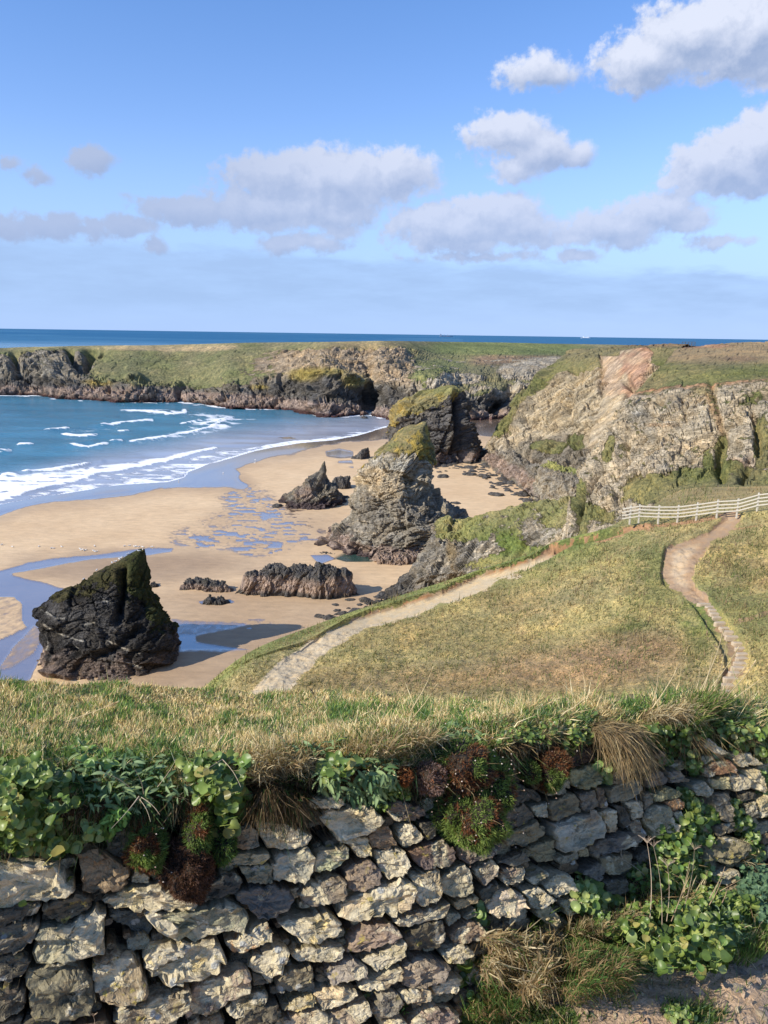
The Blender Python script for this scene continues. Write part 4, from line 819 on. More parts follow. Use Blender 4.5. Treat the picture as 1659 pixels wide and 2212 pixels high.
ridge_rock('rock', 388, 506, [(388,1264),(398,1256),(410,1250),(430,1249),(455,1254),(470,1257),(480,1256),(490,1260),(500,1268),(506,1275)], [(388,1278),(420,1276),(445,1282),(470,1283),(506,1283)], 4.5, 'low flat dark rock joined to the left end of the long blocky rock', M_LOW, DARK * 1.3, 35, 1.3, 0.6, nu=90, nvv=36, band=PINK * 0.8)
ridge_rock('rock', 431, 503, [(431,1306),(440,1302),(450,1288),(455,1286),(462,1293),(475,1292),(480,1288),(488,1298),(503,1306)], [(431,1308),(470,1311),(503,1308)], 3.2, 'small twin-peaked dark rock in a puddle below the low flat one', M_LOW, DARK * 1.2, 39, 1.0, 0.5, nu=60, nvv=28)
ridge_rock('rock', 716, 760, [(716,1045),(722,1035),(735,1029),(757,1028),(760,1040)], [(716,1056),(740,1058),(760,1056)], 6, 'squat dark rock between the small spire and the layered stack', M_LOW, DARK * 1.5, 43, 1.4, 0.7, nu=60, nvv=30)
ridge_rock('rock', 757, 800, [(757,988),(770,984),(782,972),(790,968),(800,966)], [(757,992),(780,994),(800,990)], 6, 'low dark rock at the back left foot of the layered stack', M_LOW, DARK * 1.5, 47, 1.4, 0.6, nu=50, nvv=26)
ridge_rock('rock', 672, 735, [(672,1196),(690,1193),(705,1193),(720,1195),(735,1198)], [(672,1198),(700,1200),(735,1201)], 3, 'thin black rock ledge in the green tide pool at the foot of the layered stack', M_LOW, DARK * 1.1, 48, 0.8, 0.3, nu=50, nvv=20)
ridge_rock('rock', 800, 925, [(800,1198),(830,1196),(850,1200),(870,1196),(900,1194),(925,1200)], [(800,1210),(815,1222),(870,1224),(925,1216)], 6, 'pinkish rock shelf along the front foot of the layered stack', M_LOW, PINK * 0.85, 49, 1.5, 0.7, nu=110, nvv=36)
ridge_rock('rock', 322, 344, [(322,1268),(328,1258),(336,1257),(344,1268)], [(322,1272),(344,1270)], 2.5, 'small dark rock peeping out behind the right edge of the nearest stack', M_LOW, DARK, 50, 0.8, 0.4, nu=30, nvv=20)
# rocky knoll with a green cap at the foot of the cliff
ridge_rock('rock_knoll', 1146, 1292, [(1146,1050),(1155,1020),(1165,1004),(1180,1002),(1200,1005),(1215,1012),(1235,1015),(1270,1020),(1292,1030)], [(1146,1078),(1180,1095),(1230,1110),(1292,1120)], 16, 'grey rocky knoll with turf on top at the foot of the right-hand cliff', M_RIDGE, MID * 1.25, 53, 3, 1.6, nu=130, nvv=60, band=GREY, gtop=GREEN * 1.3)
ridge_rock('rock_knoll', 1206, 1286, [(1206,1002),(1216,990),(1228,983),(1245,980),(1262,982),(1275,990),(1284,1004),(1286,1012)], [(1206,1048),(1240,1052),(1286,1052)], 12, 'rounded bright green turf hummock tucked under the grey cliffs', M_RIDGE, MID * 1.3, 57, 3, 0.6, nu=90, nvv=50, gtop=LUSH * 1.7)
ridge_rock('rock_shelf', 1036, 1180, [(1036,990),(1050,982),(1075,975),(1110,985),(1140,1000),(1180,1010)], [(1036,996),(1070,1020),(1110,1048),(1150,1078),(1180,1085)], 26, 'dark rocky platform spilling from the foot of the grey cliff onto the sand', M_CLIFF, MID * 1.0, 61, 4, 2.2, nu=150, nvv=60, band=PINK * 0.9)
ridge_rock('rock_shelf', 935, 1040, [(935,985),(950,975),(975,985),(1000,982),(1040,984)], [(935,1012),(960,1004),(1000,1000),(1040,996)], 12, 'pinkish rocky foot below the broad far stack', M_S4, PINK * 0.8, 62, 3, 1.2, nu=110, nvv=40)

# boulders: a handful of shapes, copied one by one
def boulder_mesh(seed):
    n = 14; th = np.linspace(0, 2 * math.pi, 18, endpoint=False); ph = np.linspace(0.02, math.pi - 0.02, n)
    P = np.stack([np.sin(ph)[:, None] * np.cos(th), np.sin(ph)[:, None] * np.sin(th), np.cos(ph)[:, None] * np.ones(18)], -1)
    P = P * (1 + rock_disp(P + seed * 9.1, 0.9, 20, 10, seed, 2, 1.3)[..., None] * 0.35) * np.array([1.25, 0.95, 0.62])
    o = mk('boulder', P.reshape(-1, 3), gridfaces(n, 18, True), M_LOW, {'rcol': np.tile(DARK * 1.5, (n * 18, 1)), 'gcol': np.tile(OLIVE, (n * 18, 1)), 'gm': np.zeros(n * 18)}, link=False)
    return o.data
BM = [boulder_mesh(s) for s in range(5)]
rnd = random.Random(7)
def boulders(zone, count, smin, smax, label, group):
    k = 0
    while k < count:
        x = rnd.uniform(min(p[0] for p in zone), max(p[0] for p in zone)); y = rnd.uniform(min(p[1] for p in zone), max(p[1] for p in zone))
        if not inpoly(np.array(x), np.array(y), zone): continue
        P = at_z(x, y, 0.1); o = bpy.data.objects.new('boulder', BM[rnd.randrange(5)]); s = smin + (smax - smin) * rnd.random() ** 2.5
        o.location = P; o.scale = (s, s, s * rnd.uniform(0.6, 1.0)); o.rotation_euler = (rnd.uniform(-.3, .3), rnd.uniform(-.3, .3), rnd.uniform(0, 6.3)); COL.objects.link(o)
        tag(o, label, 'boulder', group); k += 1
boulders([(1015,990),(1045,985),(1080,1010),(1110,1040),(1060,1038),(1000,1025)], 60, 0.5, 2.2, 'dark boulder in the scree between the far stack and the grey cliff', 'boulders strewn across the gap by the far stack')
boulders([(1040,1030),(1120,1040),(1160,1070),(1180,1090),(1130,1085),(1100,1062),(1060,1058)], 60, 0.6, 2.4, 'dark boulder on the sand at the foot of the grey cliff', 'boulders at the foot of the grey cliff')
boulders([(940,1002),(1010,1000),(1000,1012),(945,1022)], 26, 0.5, 1.8, 'dark boulder under the broad far stack', 'boulders under the broad far stack')
boulders([(690,1335),(800,1300),(870,1262),(900,1262),(850,1300),(760,1345)], 60, 0.4, 1.5, 'dark boulder piled at the black foot of the green ridge', 'boulders at the foot of the green ridge')
for (x, y, s, lb) in [(1070,1070,2.3,'flat dark boulder alone on the inner sand'),(755,1297,0.9,'boulder on the sand right of the long blocky rock'),(724,1308,0.7,'small boulder on the sand below the long blocky rock'),(728,1320,0.7,'lowest of the small boulders below the long blocky rock'),(787,1297,1.3,'rounded boulder close to the black rock foot'),(984,1088,1.4,'boulder on the sand at the right edge of the layered stack'),(957,1031,2.0,'low boulder behind the layered stack'),(732,1084,1.6,'boulder at the right foot of the small spire'),(745,1075,1.3,'boulder between the spire and the layered stack'),(952,1000,2.0,'upright boulder at the left foot of the far stack'),(600,1094,1.5,'boulder at the left foot of the small spire'),(787,903,2.6,'sea-washed rock off the headland'),(830,946,1.5,'rock at the water edge behind the layered stack')]:
    o = bpy.data.objects.new('boulder', BM[rnd.randrange(5)]); o.location = at_z(x, y, 0.1); o.scale = (s, s, s * 0.8); o.rotation_euler = (0, 0, rnd.uniform(0, 6.3)); COL.objects.link(o); tag(o, lb, 'boulder')
# ------------------------------------------------------------------ dry stone wall
WA, WB = at_r(np.array(-100.), np.array(1850.), 1.28), at_r(np.array(1760.), np.array(1570.), 2.0)
wd = WB - WA; wd[2] *= 1.0; wd /= np.linalg.norm(wd)
wo = np.array([wd[1], -wd[0], 0]); wo /= np.linalg.norm(wo)
dn = np.array([0, 0, -1.0]) + wo * math.tan(math.radians(17)); WN = np.cross(wd, dn); WN /= np.linalg.norm(WN)
if WN @ (np.array([0, 0, H]) - WA) < 0: WN = -WN
def W(px, py, off=0.0):
    d = ray(px, py); t = ((WA - np.array([0, 0, H])) @ WN) / (d @ WN)
    f = np.interp(px, [-200, 0, 450, 900, 1120, 1380, 1500, 1900], [0, 0, 0.0, -0.028, -0.013, 0.022, 0.02, 0.0])
    return np.array([0, 0, H]) + d * (t * (1 + f) - off)[..., None]
TOPL = [(-200,1845),(0,1836),(110,1835),(200,1815),(300,1790),(420,1785),(500,1775),(660,1748),(700,1718),(760,1722),(820,1735),(900,1735),(1000,1700),(1100,1665),(1190,1645),(1240,1620),(1330,1628),(1400,1625),(1470,1622),(1515,1605),(1560,1605),(1620,1622),(1659,1625),(1900,1600)]
CREST = [(-200,1640),(0,1632),(200,1620),(400,1612),(560,1600),(700,1590),(800,1575),(900,1562),(1000,1548),(1150,1530),(1250,1516),(1330,1528),(1400,1520),(1470,1505),(1540,1496),(1600,1522),(1659,1530),(1900,1530)]
topl = lambda x: np.interp(x, [p[0] for p in TOPL], [p[1] for p in TOPL]); crest = lambda x: np.interp(x, [p[0] for p in CREST], [p[1] for p in CREST])
ZG = float(W(np.array(1640.), np.array(1975.))[2])          # level of the ground at the wall's foot

def stone_material():
    m, t, b, _ = material('weathered_slate'); p = t.pos(); oi = t.new('ShaderNodeObjectInfo').outputs['Random']
    off = t.new('ShaderNodeCombineXYZ'); t.l.new(t.m('MULTIPLY', oi, 37.0), off.inputs[0]); t.l.new(t.m('MULTIPLY', oi, 11.0), off.inputs[2])
    q = t.vm('ADD', p, off.outputs[0]); mp = t.new('ShaderNodeMapping'); mp.inputs['Rotation'].default_value = (0.25, 0.15, 0.3); t.l.new(q, mp.inputs[0]); q2 = mp.outputs[0]
    crust = t.noise(q, 16, 6, 0.65, 0.6); crust = t.m('ADD', crust, t.m('MULTIPLY', t.m('SUBTRACT', t.attr('buff'), 0.5), 0.55)); cm = t.rng(crust, 0.50, 0.56)
    lay = t.noise(t.vm('MULTIPLY', q2, (6, 6, 55)), 1.0, 5, 0.6)
    c = t.mix(1.0, t.attr('rcol', 'Color'), t.rng(lay, 0.3, 0.7, 0.62, 1.38), 'MULTIPLY')
    fresh = t.mix(t.rng(t.noise(q, 9, 4, 0.6), 0.45, 0.62), c, t.mix(1.0, c, (0.82, 0.86, 0.98), 'MULTIPLY'))
    bc = t.mix(t.rng(t.noise(q, 24, 5, 0.65), 0.35, 0.65), (0.45, 0.38, 0.235), (0.68, 0.60, 0.42))
    c = t.mix(cm, fresh, bc)
    rust = t.rng(t.noise(q, 7, 4, 0.6), 0.62, 0.70); c = t.mix(t.m('MULTIPLY', rust, 0.55), c, (0.26, 0.15, 0.075))
    lv = t.vor(q, 30, 'F1', 'Distance'); ls = t.rng(t.m('ADD', lv, t.m('MULTIPLY', t.noise(q, 90, 3), 0.25)), 0.36, 0.30); ls = t.m('MULTIPLY', ls, t.rng(t.noise(q, 5, 2), 0.55, 0.60)); c = t.mix(ls, c, (0.42, 0.42, 0.38))
    yl = t.m('MULTIPLY', t.rng(t.noise(q, 55, 4, 0.6), 0.60, 0.66), t.rng(t.noise(q, 6, 2), 0.5, 0.6)); c = t.mix(t.m('MULTIPLY', yl, 0.8), c, (0.40, 0.32, 0.08))
    c = t.mix(1.0, c, t.rng(t.noise(q, 130, 4, 0.7), 0.25, 0.75, 0.72, 1.25), 'MULTIPLY')
    t.put(b.inputs['Base Color'], c); b.inputs['Roughness'].default_value = 0.85; b.inputs['Specular IOR Level'].default_value = 0.2
    h = t.m('ADD', t.m('MULTIPLY', lay, 0.9), t.m('MULTIPLY', cm, 0.35)); h = t.m('ADD', h, t.m('MULTIPLY', t.noise(q, 45, 6, 0.68), 1.2)); h = t.m('ADD', h, t.m('MULTIPLY', ls, 0.15))
    t.put(b.inputs['Normal'], t.bump(h, 1.0, 0.009)); return m
M_STONE = stone_material()
m, t, b, _ = material('dark_soil'); p = t.pos()
t.put(b.inputs['Base Color'], t.mix(t.noise(p, 30, 5, 0.7), (0.012, 0.009, 0.006), (0.05, 0.036, 0.024))); b.inputs['Roughness'].default_value = 1.0; t.put(b.inputs['Normal'], t.bump(t.noise(p, 60, 5, 0.7), 1.0, 0.01)); M_SOIL = m  # earth fill, its colour taken darker to deepen the shade between stones

wall = empty('dry_stone_wall', tuple(W(np.array(400.), np.array(2300.))), 'old dry stone wall of rough buff and grey slate under an overhanging turf bank', 'wall')
WL = Vector(wall.location)
def sub(o, parent, loc):   # keep world place under a parent that is an unrotated empty
    o.parent = parent; return o
gx, gy = np.meshgrid(np.linspace(-250, 1950, 160), np.linspace(0, 1, 60)); gy2 = topl(gx) - 40 + gy * (3100 - topl(gx))
Gc = W(gx, gy2, -0.085); Gc = np.concatenate([Gc[:, :1] - wd * np.linspace(5, 0.05, 30)[None, :, None], Gc, Gc[:, -1:] + wd * np.linspace(0.05, 5, 30)[None, :, None]], 1); Gc = Gc + WN * (fbm(Gc / 0.06, 400, 3) * 0.012)[..., None]
core = mk('earth_core', (Gc - np.array(WL)).reshape(-1, 3), gridfaces(60, 220), M_SOIL); core.parent = wall

CC, GG, DD, VV, YY, BB, OO = (0.40,0.36,0.26), (0.20,0.20,0.165), (0.085,0.080,0.068), (0.135,0.125,0.108), (0.38,0.33,0.20), (0.15,0.12,0.09), (0.33,0.20,0.11)
RO = {1:(0,1791.7,.25),2:(414.75,1698.8,.25),3:(414.75,1946.3,.25),4:(829.5,1698.8,.25),5:(829.5,1946.3,.25),6:(1061.8,1592.6,.25),7:(1360.4,1559.5,.18),8:(1244.25,1824.9,.25),0:(0,0,1)}
# region, colour, share of buff crust, tilt toward the sun, outline
ST = [(1,CC,.55,.1,[-60,270,280,265,470,262,560,350,650,520,520,590,300,612,120,650,-60,700]),(1,DD,.25,-.1,[-60,690,200,625,360,620,350,700,180,770,-60,850]),(1,DD,.2,-.15,[380,640,560,570,700,540,800,600,790,670,620,770,570,810,470,765,380,730]),
(1,VV,.1,-.1,[-60,840,240,770,340,790,320,900,180,1040,-60,1080]),(1,GG,.4,.12,[310,960,340,830,560,810,750,740,850,670,905,700,910,1030,700,1070,330,1145,280,1080]),(1,BB,.15,-.1,[640,170,760,110,1000,250,1120,320,1080,510,900,510,720,495,690,300]),
(1,YY,.6,.1,[1130,450,1180,330,1290,400,1280,465]),(1,YY,.6,.12,[960,560,1080,510,1380,480,1660,540,1700,640,1500,660,1200,690,940,660,890,620]),(1,(0.07,0.085,0.09),0,-.2,[930,730,1150,745,1290,825,1340,900,1300,990,1180,950,970,825]),
(0,(0.17,0.175,0.14),.45,.05,[312,1970,400,1958,500,1942,520,1955,537,1982,532,2005,480,2012,410,2028,372,2028,332,2000]),(0,YY,.6,.15,[309,2064,320,2047,400,2036,462,2025,475,2041,483,2064,472,2086,437,2106,370,2122,337,2109,315,2090]),
(1,(0.20,0.17,0.13),.45,.22,[810,1120,960,1080,1130,1100,1210,1180,1280,1340,1240,1420,1080,1480,900,1480,830,1400,800,1270]),(1,(0.13,0.125,0.10),.3,-.05,[230,1220,440,1140,640,1110,740,1200,800,1280,830,1430,780,1560,600,1600,380,1620,260,1560]),
(1,DD,.25,-.1,[-60,1090,180,1060,270,1130,230,1210,100,1290,-60,1290]),(1,DD,.2,-.1,[-60,1320,160,1350,230,1400,200,1550,-60,1660]),(1,(0.19,0.165,0.13),.4,.1,[1000,1530,1250,1460,1420,1400,1640,1370,1640,1440,1550,1560,1400,1640,1180,1690,1000,1700]),
(0,(0.28,0.235,0.205),.4,.3,[415,2131,475,2106,515,2087,537,2096,543,2121,525,2141,477,2171,415,2198,397,2204,402,2182]),(1,DD,.1,-.1,[200,1610,300,1600,560,1630,700,1660,900,1620,980,1720,200,1760]),(1,DD,.1,-.1,[-60,1680,190,1610,195,1760,-60,1770]),
(2,(0.24,0.24,0.21),.15,.0,[375,440,390,360,480,320,560,380,580,420,575,510,430,545,370,520]),(2,CC,.6,.1,[540,290,700,285,880,345,1025,410,990,500,760,545,650,530,600,440,580,380]),(2,YY,.8,.15,[960,150,1060,100,1240,75,1310,100,1290,170,1130,190,980,185]),
(2,CC,.5,.18,[1150,220,1380,180,1480,145,1560,200,1640,260,1600,340,1440,420,1260,460,1200,380,1110,280]),(2,YY,.5,.1,[1240,470,1400,430,1510,425,1545,590,1430,605,1360,500]),(2,(0.2,0.22,0.17),.4,.2,[1100,560,1200,550,1340,505,1355,570,1250,700,1060,750,1050,640]),
(2,(0.30,0.30,0.26),.4,.2,[760,580,1010,520,1045,600,1050,700,970,830,830,800,700,820,700,650]),(2,GG,.15,-.05,[230,690,300,600,420,560,640,565,680,600,610,665,400,680]),(2,GG,.25,.0,[400,700,690,675,700,800,640,830,470,820,440,750]),(2,DD,.35,-.05,[60,920,110,840,260,760,430,775,420,860,350,910,100,985]),
(2,(0.12,0.115,0.11),.15,-.05,[370,920,440,880,680,860,850,890,865,970,800,1080,580,1128,520,1060,400,1000]),(2,(0.16,0.14,0.12),.35,.25,[930,930,980,880,1130,800,1300,790,1335,880,1300,960,1130,1010,960,1025]),(2,(0.155,0.13,0.115),.2,.25,[1330,740,1380,690,1530,630,1640,740,1600,810,1520,870,1390,905,1340,850]),
(4,(0.19,0.145,0.105),.25,.15,[-140,430,-70,370,40,335,75,450,105,490,20,530,-110,530]),(4,(0.37,0.35,0.24),.7,.1,[115,380,170,330,250,325,330,430,260,500,160,515,130,450]),(4,DD,.2,-.1,[300,310,440,300,450,420,380,465,340,400]),(4,(0.12,0.10,0.09),.35,.1,[20,220,50,150,100,110,330,180,360,230,230,305,80,285]),
(4,(0.34,0.32,0.25),.55,.2,[-75,600,-70,545,150,535,190,600,205,660,165,760,20,785,-50,700]),(4,(0.13,0.105,0.10),.25,.1,[225,560,320,525,490,450,540,490,605,540,560,680,440,690,330,700,280,660,240,620]),(4,(0.11,0.095,0.09),.3,.1,[620,520,880,450,1010,470,890,600,700,655,650,620]),
(4,(0.22,0.19,0.14),.4,.1,[235,760,460,705,480,900,440,980,280,1010,245,900]),(4,(0.28,0.27,0.22),.45,.2,[475,830,560,720,680,660,740,720,745,900,620,950,500,930]),(4,(0.2,0.18,0.16),.45,.3,[790,730,910,620,965,660,970,740,850,850,800,770]),
(4,(0.30,0.26,0.20),.5,.22,[-385,1110,-370,1010,-200,930,0,830,130,785,220,800,245,920,215,1020,120,1080,-80,1090,-220,1150,-290,1180]),(5,(0.22,0.19,0.15),.4,.1,[80,150,330,70,540,5,545,90,430,140,180,225,110,200]),(5,DD,.2,.0,[180,290,370,170,510,155,515,290,480,390,220,420,170,340]),
(5,(0.17,0.135,0.11),.35,.25,[570,310,640,230,730,175,820,190,880,260,850,310,620,370]),(5,(0.32,0.31,0.27),.5,.2,[500,470,620,380,700,370,770,440,680,520,560,540]),(5,(0.18,0.16,0.145),.3,.3,[155,580,310,490,420,510,545,550,480,660,340,735,180,740]),(5,(0.33,0.29,0.21),.55,.2,[410,750,580,650,660,640,620,770,430,820]),
(5,(0.16,0.13,0.115),.2,.3,[-330,445,-240,250,-10,175,60,170,118,265,70,330,-80,400,-210,440]),(5,(0.30,0.28,0.20),.5,.25,[-190,500,0,430,160,320,185,400,130,480,10,575,-90,595]),(3,YY,.55,.15,[755,210,830,170,1100,130,1200,110,1280,180,1260,290,1000,345,900,300,850,280]),
(3,OO,.5,.2,[300,370,440,290,560,200,650,185,695,290,580,370,430,440,330,430]),(3,CC,.6,.22,[490,580,520,500,700,400,800,375,835,450,770,600,660,700,600,640]),(3,(0.15,0.14,0.115),.25,.05,[740,680,800,600,1040,565,1050,660,960,740,730,790]),(3,(0.2,0.18,0.12),.5,.1,[860,440,980,390,1290,385,1310,420,1270,480,1000,520,870,490]),
(3,(0.21,0.19,0.17),.3,.3,[1160,640,1280,530,1380,485,1500,560,1500,630,1200,720]),(3,(0.13,0.12,0.09),.35,.05,[290,900,400,790,650,770,640,850,500,930,340,1000]),(3,YY,.5,.2,[780,940,890,870,1050,810,1080,860,950,920,900,945]),(3,(0.31,0.27,0.21),.5,.2,[1060,800,1250,740,1400,760,1420,800,1260,900,1120,950]),
(3,(0.28,0.24,0.2),.5,.2,[1190,980,1350,920,1510,850,1545,960,1380,1060,1210,1060]),(3,(0.33,0.28,0.23),.5,.2,[800,1060,960,960,1100,940,1200,1000,1210,1090,800,1100]),(5,(0.29,0.25,0.19),.5,.2,[-220,750,-60,640,0,610,130,565,135,640,0,750,-200,780]),(5,(0.17,0.16,0.14),.35,.1,[-20,790,100,780,170,880,100,960,-20,1010,-120,950]),
(5,(0.27,0.22,0.16),.4,.15,[130,790,390,750,400,830,300,890,180,870]),(5,(0.19,0.15,0.13),.4,.1,[270,1010,420,920,600,930,640,990,560,1090,200,1090]),(5,CC,.5,.1,[-10,1040,140,1010,200,1060,150,1095,-20,1095]),(3,DD,.2,-.05,[440,950,620,880,760,890,700,1060,380,1090]),
(3,DD,.2,.0,[520,620,600,640,640,700,530,720]),(4,VV,.2,.0,[975,650,1030,620,1200,560,1265,640,1110,680]),(4,(0.19,0.15,0.12),.5,.1,[1010,700,1200,690,1190,800,1060,860,1010,800]),(4,YY,.5,.25,[1240,800,1380,730,1415,750,1290,850]),(4,(0.34,0.31,0.25),.55,.3,[1400,870,1480,750,1590,750,1640,870,1500,960,1410,920]),
(4,(0.34,0.31,0.24),.6,.25,[1205,910,1330,865,1460,960,1330,1050,1270,1050]),(5,(0.33,0.29,0.25),.45,.3,[890,70,950,-80,1060,-110,1180,-60,1210,20,1080,120,960,140]),(5,CC,.5,.25,[1530,20,1600,-30,1680,-20,1680,80,1590,130]),(5,CC,.5,.2,[1310,80,1440,40,1500,140,1510,190,1450,215,1340,150]),
(5,GG,.3,.0,[530,110,640,100,660,130,550,215]),(5,(0.2,0.17,0.12),.4,.1,[600,20,650,-20,800,-50,800,0,620,70]),(5,GG,.3,.1,[680,140,740,90,780,60,800,120,710,160]),(4,DD,.2,.0,[830,890,980,820,990,870,870,1000,820,960]),
(6,(0.26,0.255,0.23),.15,.12,[530,760,880,630,940,700,975,810,760,930,600,1005,545,900]),(6,VV,.1,-.1,[740,480,890,450,920,600,780,640]),(6,BB,.1,-.1,[890,430,960,430,1000,600,930,610]),(6,(0.19,0.15,0.10),.4,.15,[920,640,1060,615,1080,810,1010,820]),(6,DD,.2,.05,[1050,580,1130,600,1190,700,1190,760,1130,800,1100,700]),
(6,(0.17,0.14,0.1),.4,.15,[1150,560,1280,540,1295,680,1220,720]),(6,(0.15,0.145,0.12),.15,-.05,[990,440,1200,370,1290,380,1300,430,1180,530,1010,555]),(6,(0.16,0.165,0.115),.15,-.05,[660,290,880,230,965,330,920,410,800,440,680,420]),(6,(0.06,0.045,0.04),.05,-.1,[600,180,740,100,860,90,890,200,650,260]),
(6,GG,.2,.0,[570,290,620,245,655,300,670,450,600,400]),(6,GG,.2,.0,[460,490,560,380,640,400,630,480,480,505]),(6,VV,.1,-.05,[1040,300,1100,220,1190,230,1180,330,1080,400,1000,390]),(6,VV,.1,.0,[1220,200,1290,110,1340,150,1365,280,1270,300]),(6,(0.11,0.1,0.09),.1,.0,[1310,330,1440,280,1510,350,1490,400,1340,440]),
(6,BB,.1,.0,[1380,150,1490,120,1500,240,1390,255]),(6,VV,.15,.0,[1520,300,1600,270,1660,330,1700,380,1530,390]),(6,(0.17,0.175,0.125),.2,.05,[1380,500,1540,430,1630,470,1600,520,1400,555]),(6,(0.28,0.27,0.20),.4,.2,[1300,690,1400,590,1500,590,1595,790,1400,865,1330,760]),
(6,VV,.15,.0,[1310,480,1380,480,1380,570,1310,630]),(6,(0.17,0.145,0.12),.3,.1,[1180,750,1260,710,1320,840,1260,900,1200,800]),(6,(0.13,0.12,0.11),.3,.15,[835,930,1050,850,1200,810,1250,890,1100,960,900,1035,850,1010]),(6,(0.19,0.11,0.07),.3,.1,[1500,570,1620,530,1650,600,1550,640]),
(7,(0.55,0.5,0.36),.7,.2,[860,300,910,190,1170,370,1060,390,950,360]),(7,GG,.3,.1,[840,420,980,400,990,450,880,500]),(7,(0.24,0.15,0.10),.4,.15,[870,600,950,490,1180,450,1250,590,1100,600,930,660]),(7,(0.30,0.25,0.18),.5,.1,[1210,380,1420,370,1560,500,1280,530]),(7,(0.26,0.25,0.17),.4,.2,[950,700,1160,640,1180,800,1000,810]),
(7,(0.3,0.22,0.16),.5,.15,[1180,650,1340,620,1420,700,1400,800,1230,830]),(7,CC,.5,.2,[1360,600,1480,550,1560,620,1615,840,1480,800,1380,720]),(7,GG,.3,.15,[750,760,860,700,970,800,930,900,800,880]),(7,VV,.2,.15,[980,860,1150,840,1200,1000,1210,1170,1120,1200,990,1000]),(7,DD,.2,.1,[1310,900,1400,830,1500,850,1480,920,1330,950]),
(7,DD,.3,.1,[1370,990,1500,950,1520,1150,1420,1150]),(7,(0.34,0.31,0.22),.5,.2,[1510,920,1640,880,1700,900,1700,1140,1570,1150]),(7,DD,.2,.0,[980,1240,1230,1200,1240,1300,1050,1370]),(7,(0.15,0.14,0.10),.3,.1,[860,1480,1140,1380,1380,1430,1400,1600,1150,1700,850,1660]),(7,(0.2,0.13,0.08),.3,.1,[430,960,560,910,640,960,620,1040,500,1060]),
(7,YY,.5,.1,[530,1090,620,1070,640,1200,570,1190]),(8,(0.27,0.23,0.16),.5,.15,[1180,250,1380,210,1400,280,1280,340,1180,320]),(8,(0.2,0.18,0.13),.4,.15,[1150,420,1380,340,1430,440,1300,490,1180,500]),(8,VV,.2,.1,[60,250,190,150,250,210,190,310]),(8,(0.17,0.15,0.11),.35,.1,[200,110,460,60,460,180,280,270,210,190]),
(8,DD,.2,.0,[230,320,420,280,440,400,340,430,250,390]),(8,DD,.3,.1,[510,110,560,60,620,30,640,120,540,150]),(6,(0.2,0.18,0.13),.3,.1,[740,960,820,950,835,1020,760,1030]),(6,(0.2,0.19,0.16),.3,.1,[550,1050,730,980,740,1030,600,1100]),(6,(0.15,0.14,0.1),.2,-.05,[310,950,540,880,530,960,380,1000]),
(6,VV,.1,-.1,[110,620,290,570,370,680,300,740,130,780,90,700]),(6,(0.14,0.13,0.10),.2,-.1,[80,820,380,710,455,830,380,900,250,930,100,910]),(6,GG,.2,-.05,[330,600,470,560,480,690,380,680]),(6,(0.15,0.14,0.11),.15,-.1,[480,560,690,470,750,540,760,640,550,720,490,700]),(6,DD,.1,-.1,[110,480,160,380,400,470,410,540,280,530,150,605])]
rs = np.random.RandomState(3)
POLYS = []
COLLECT = []
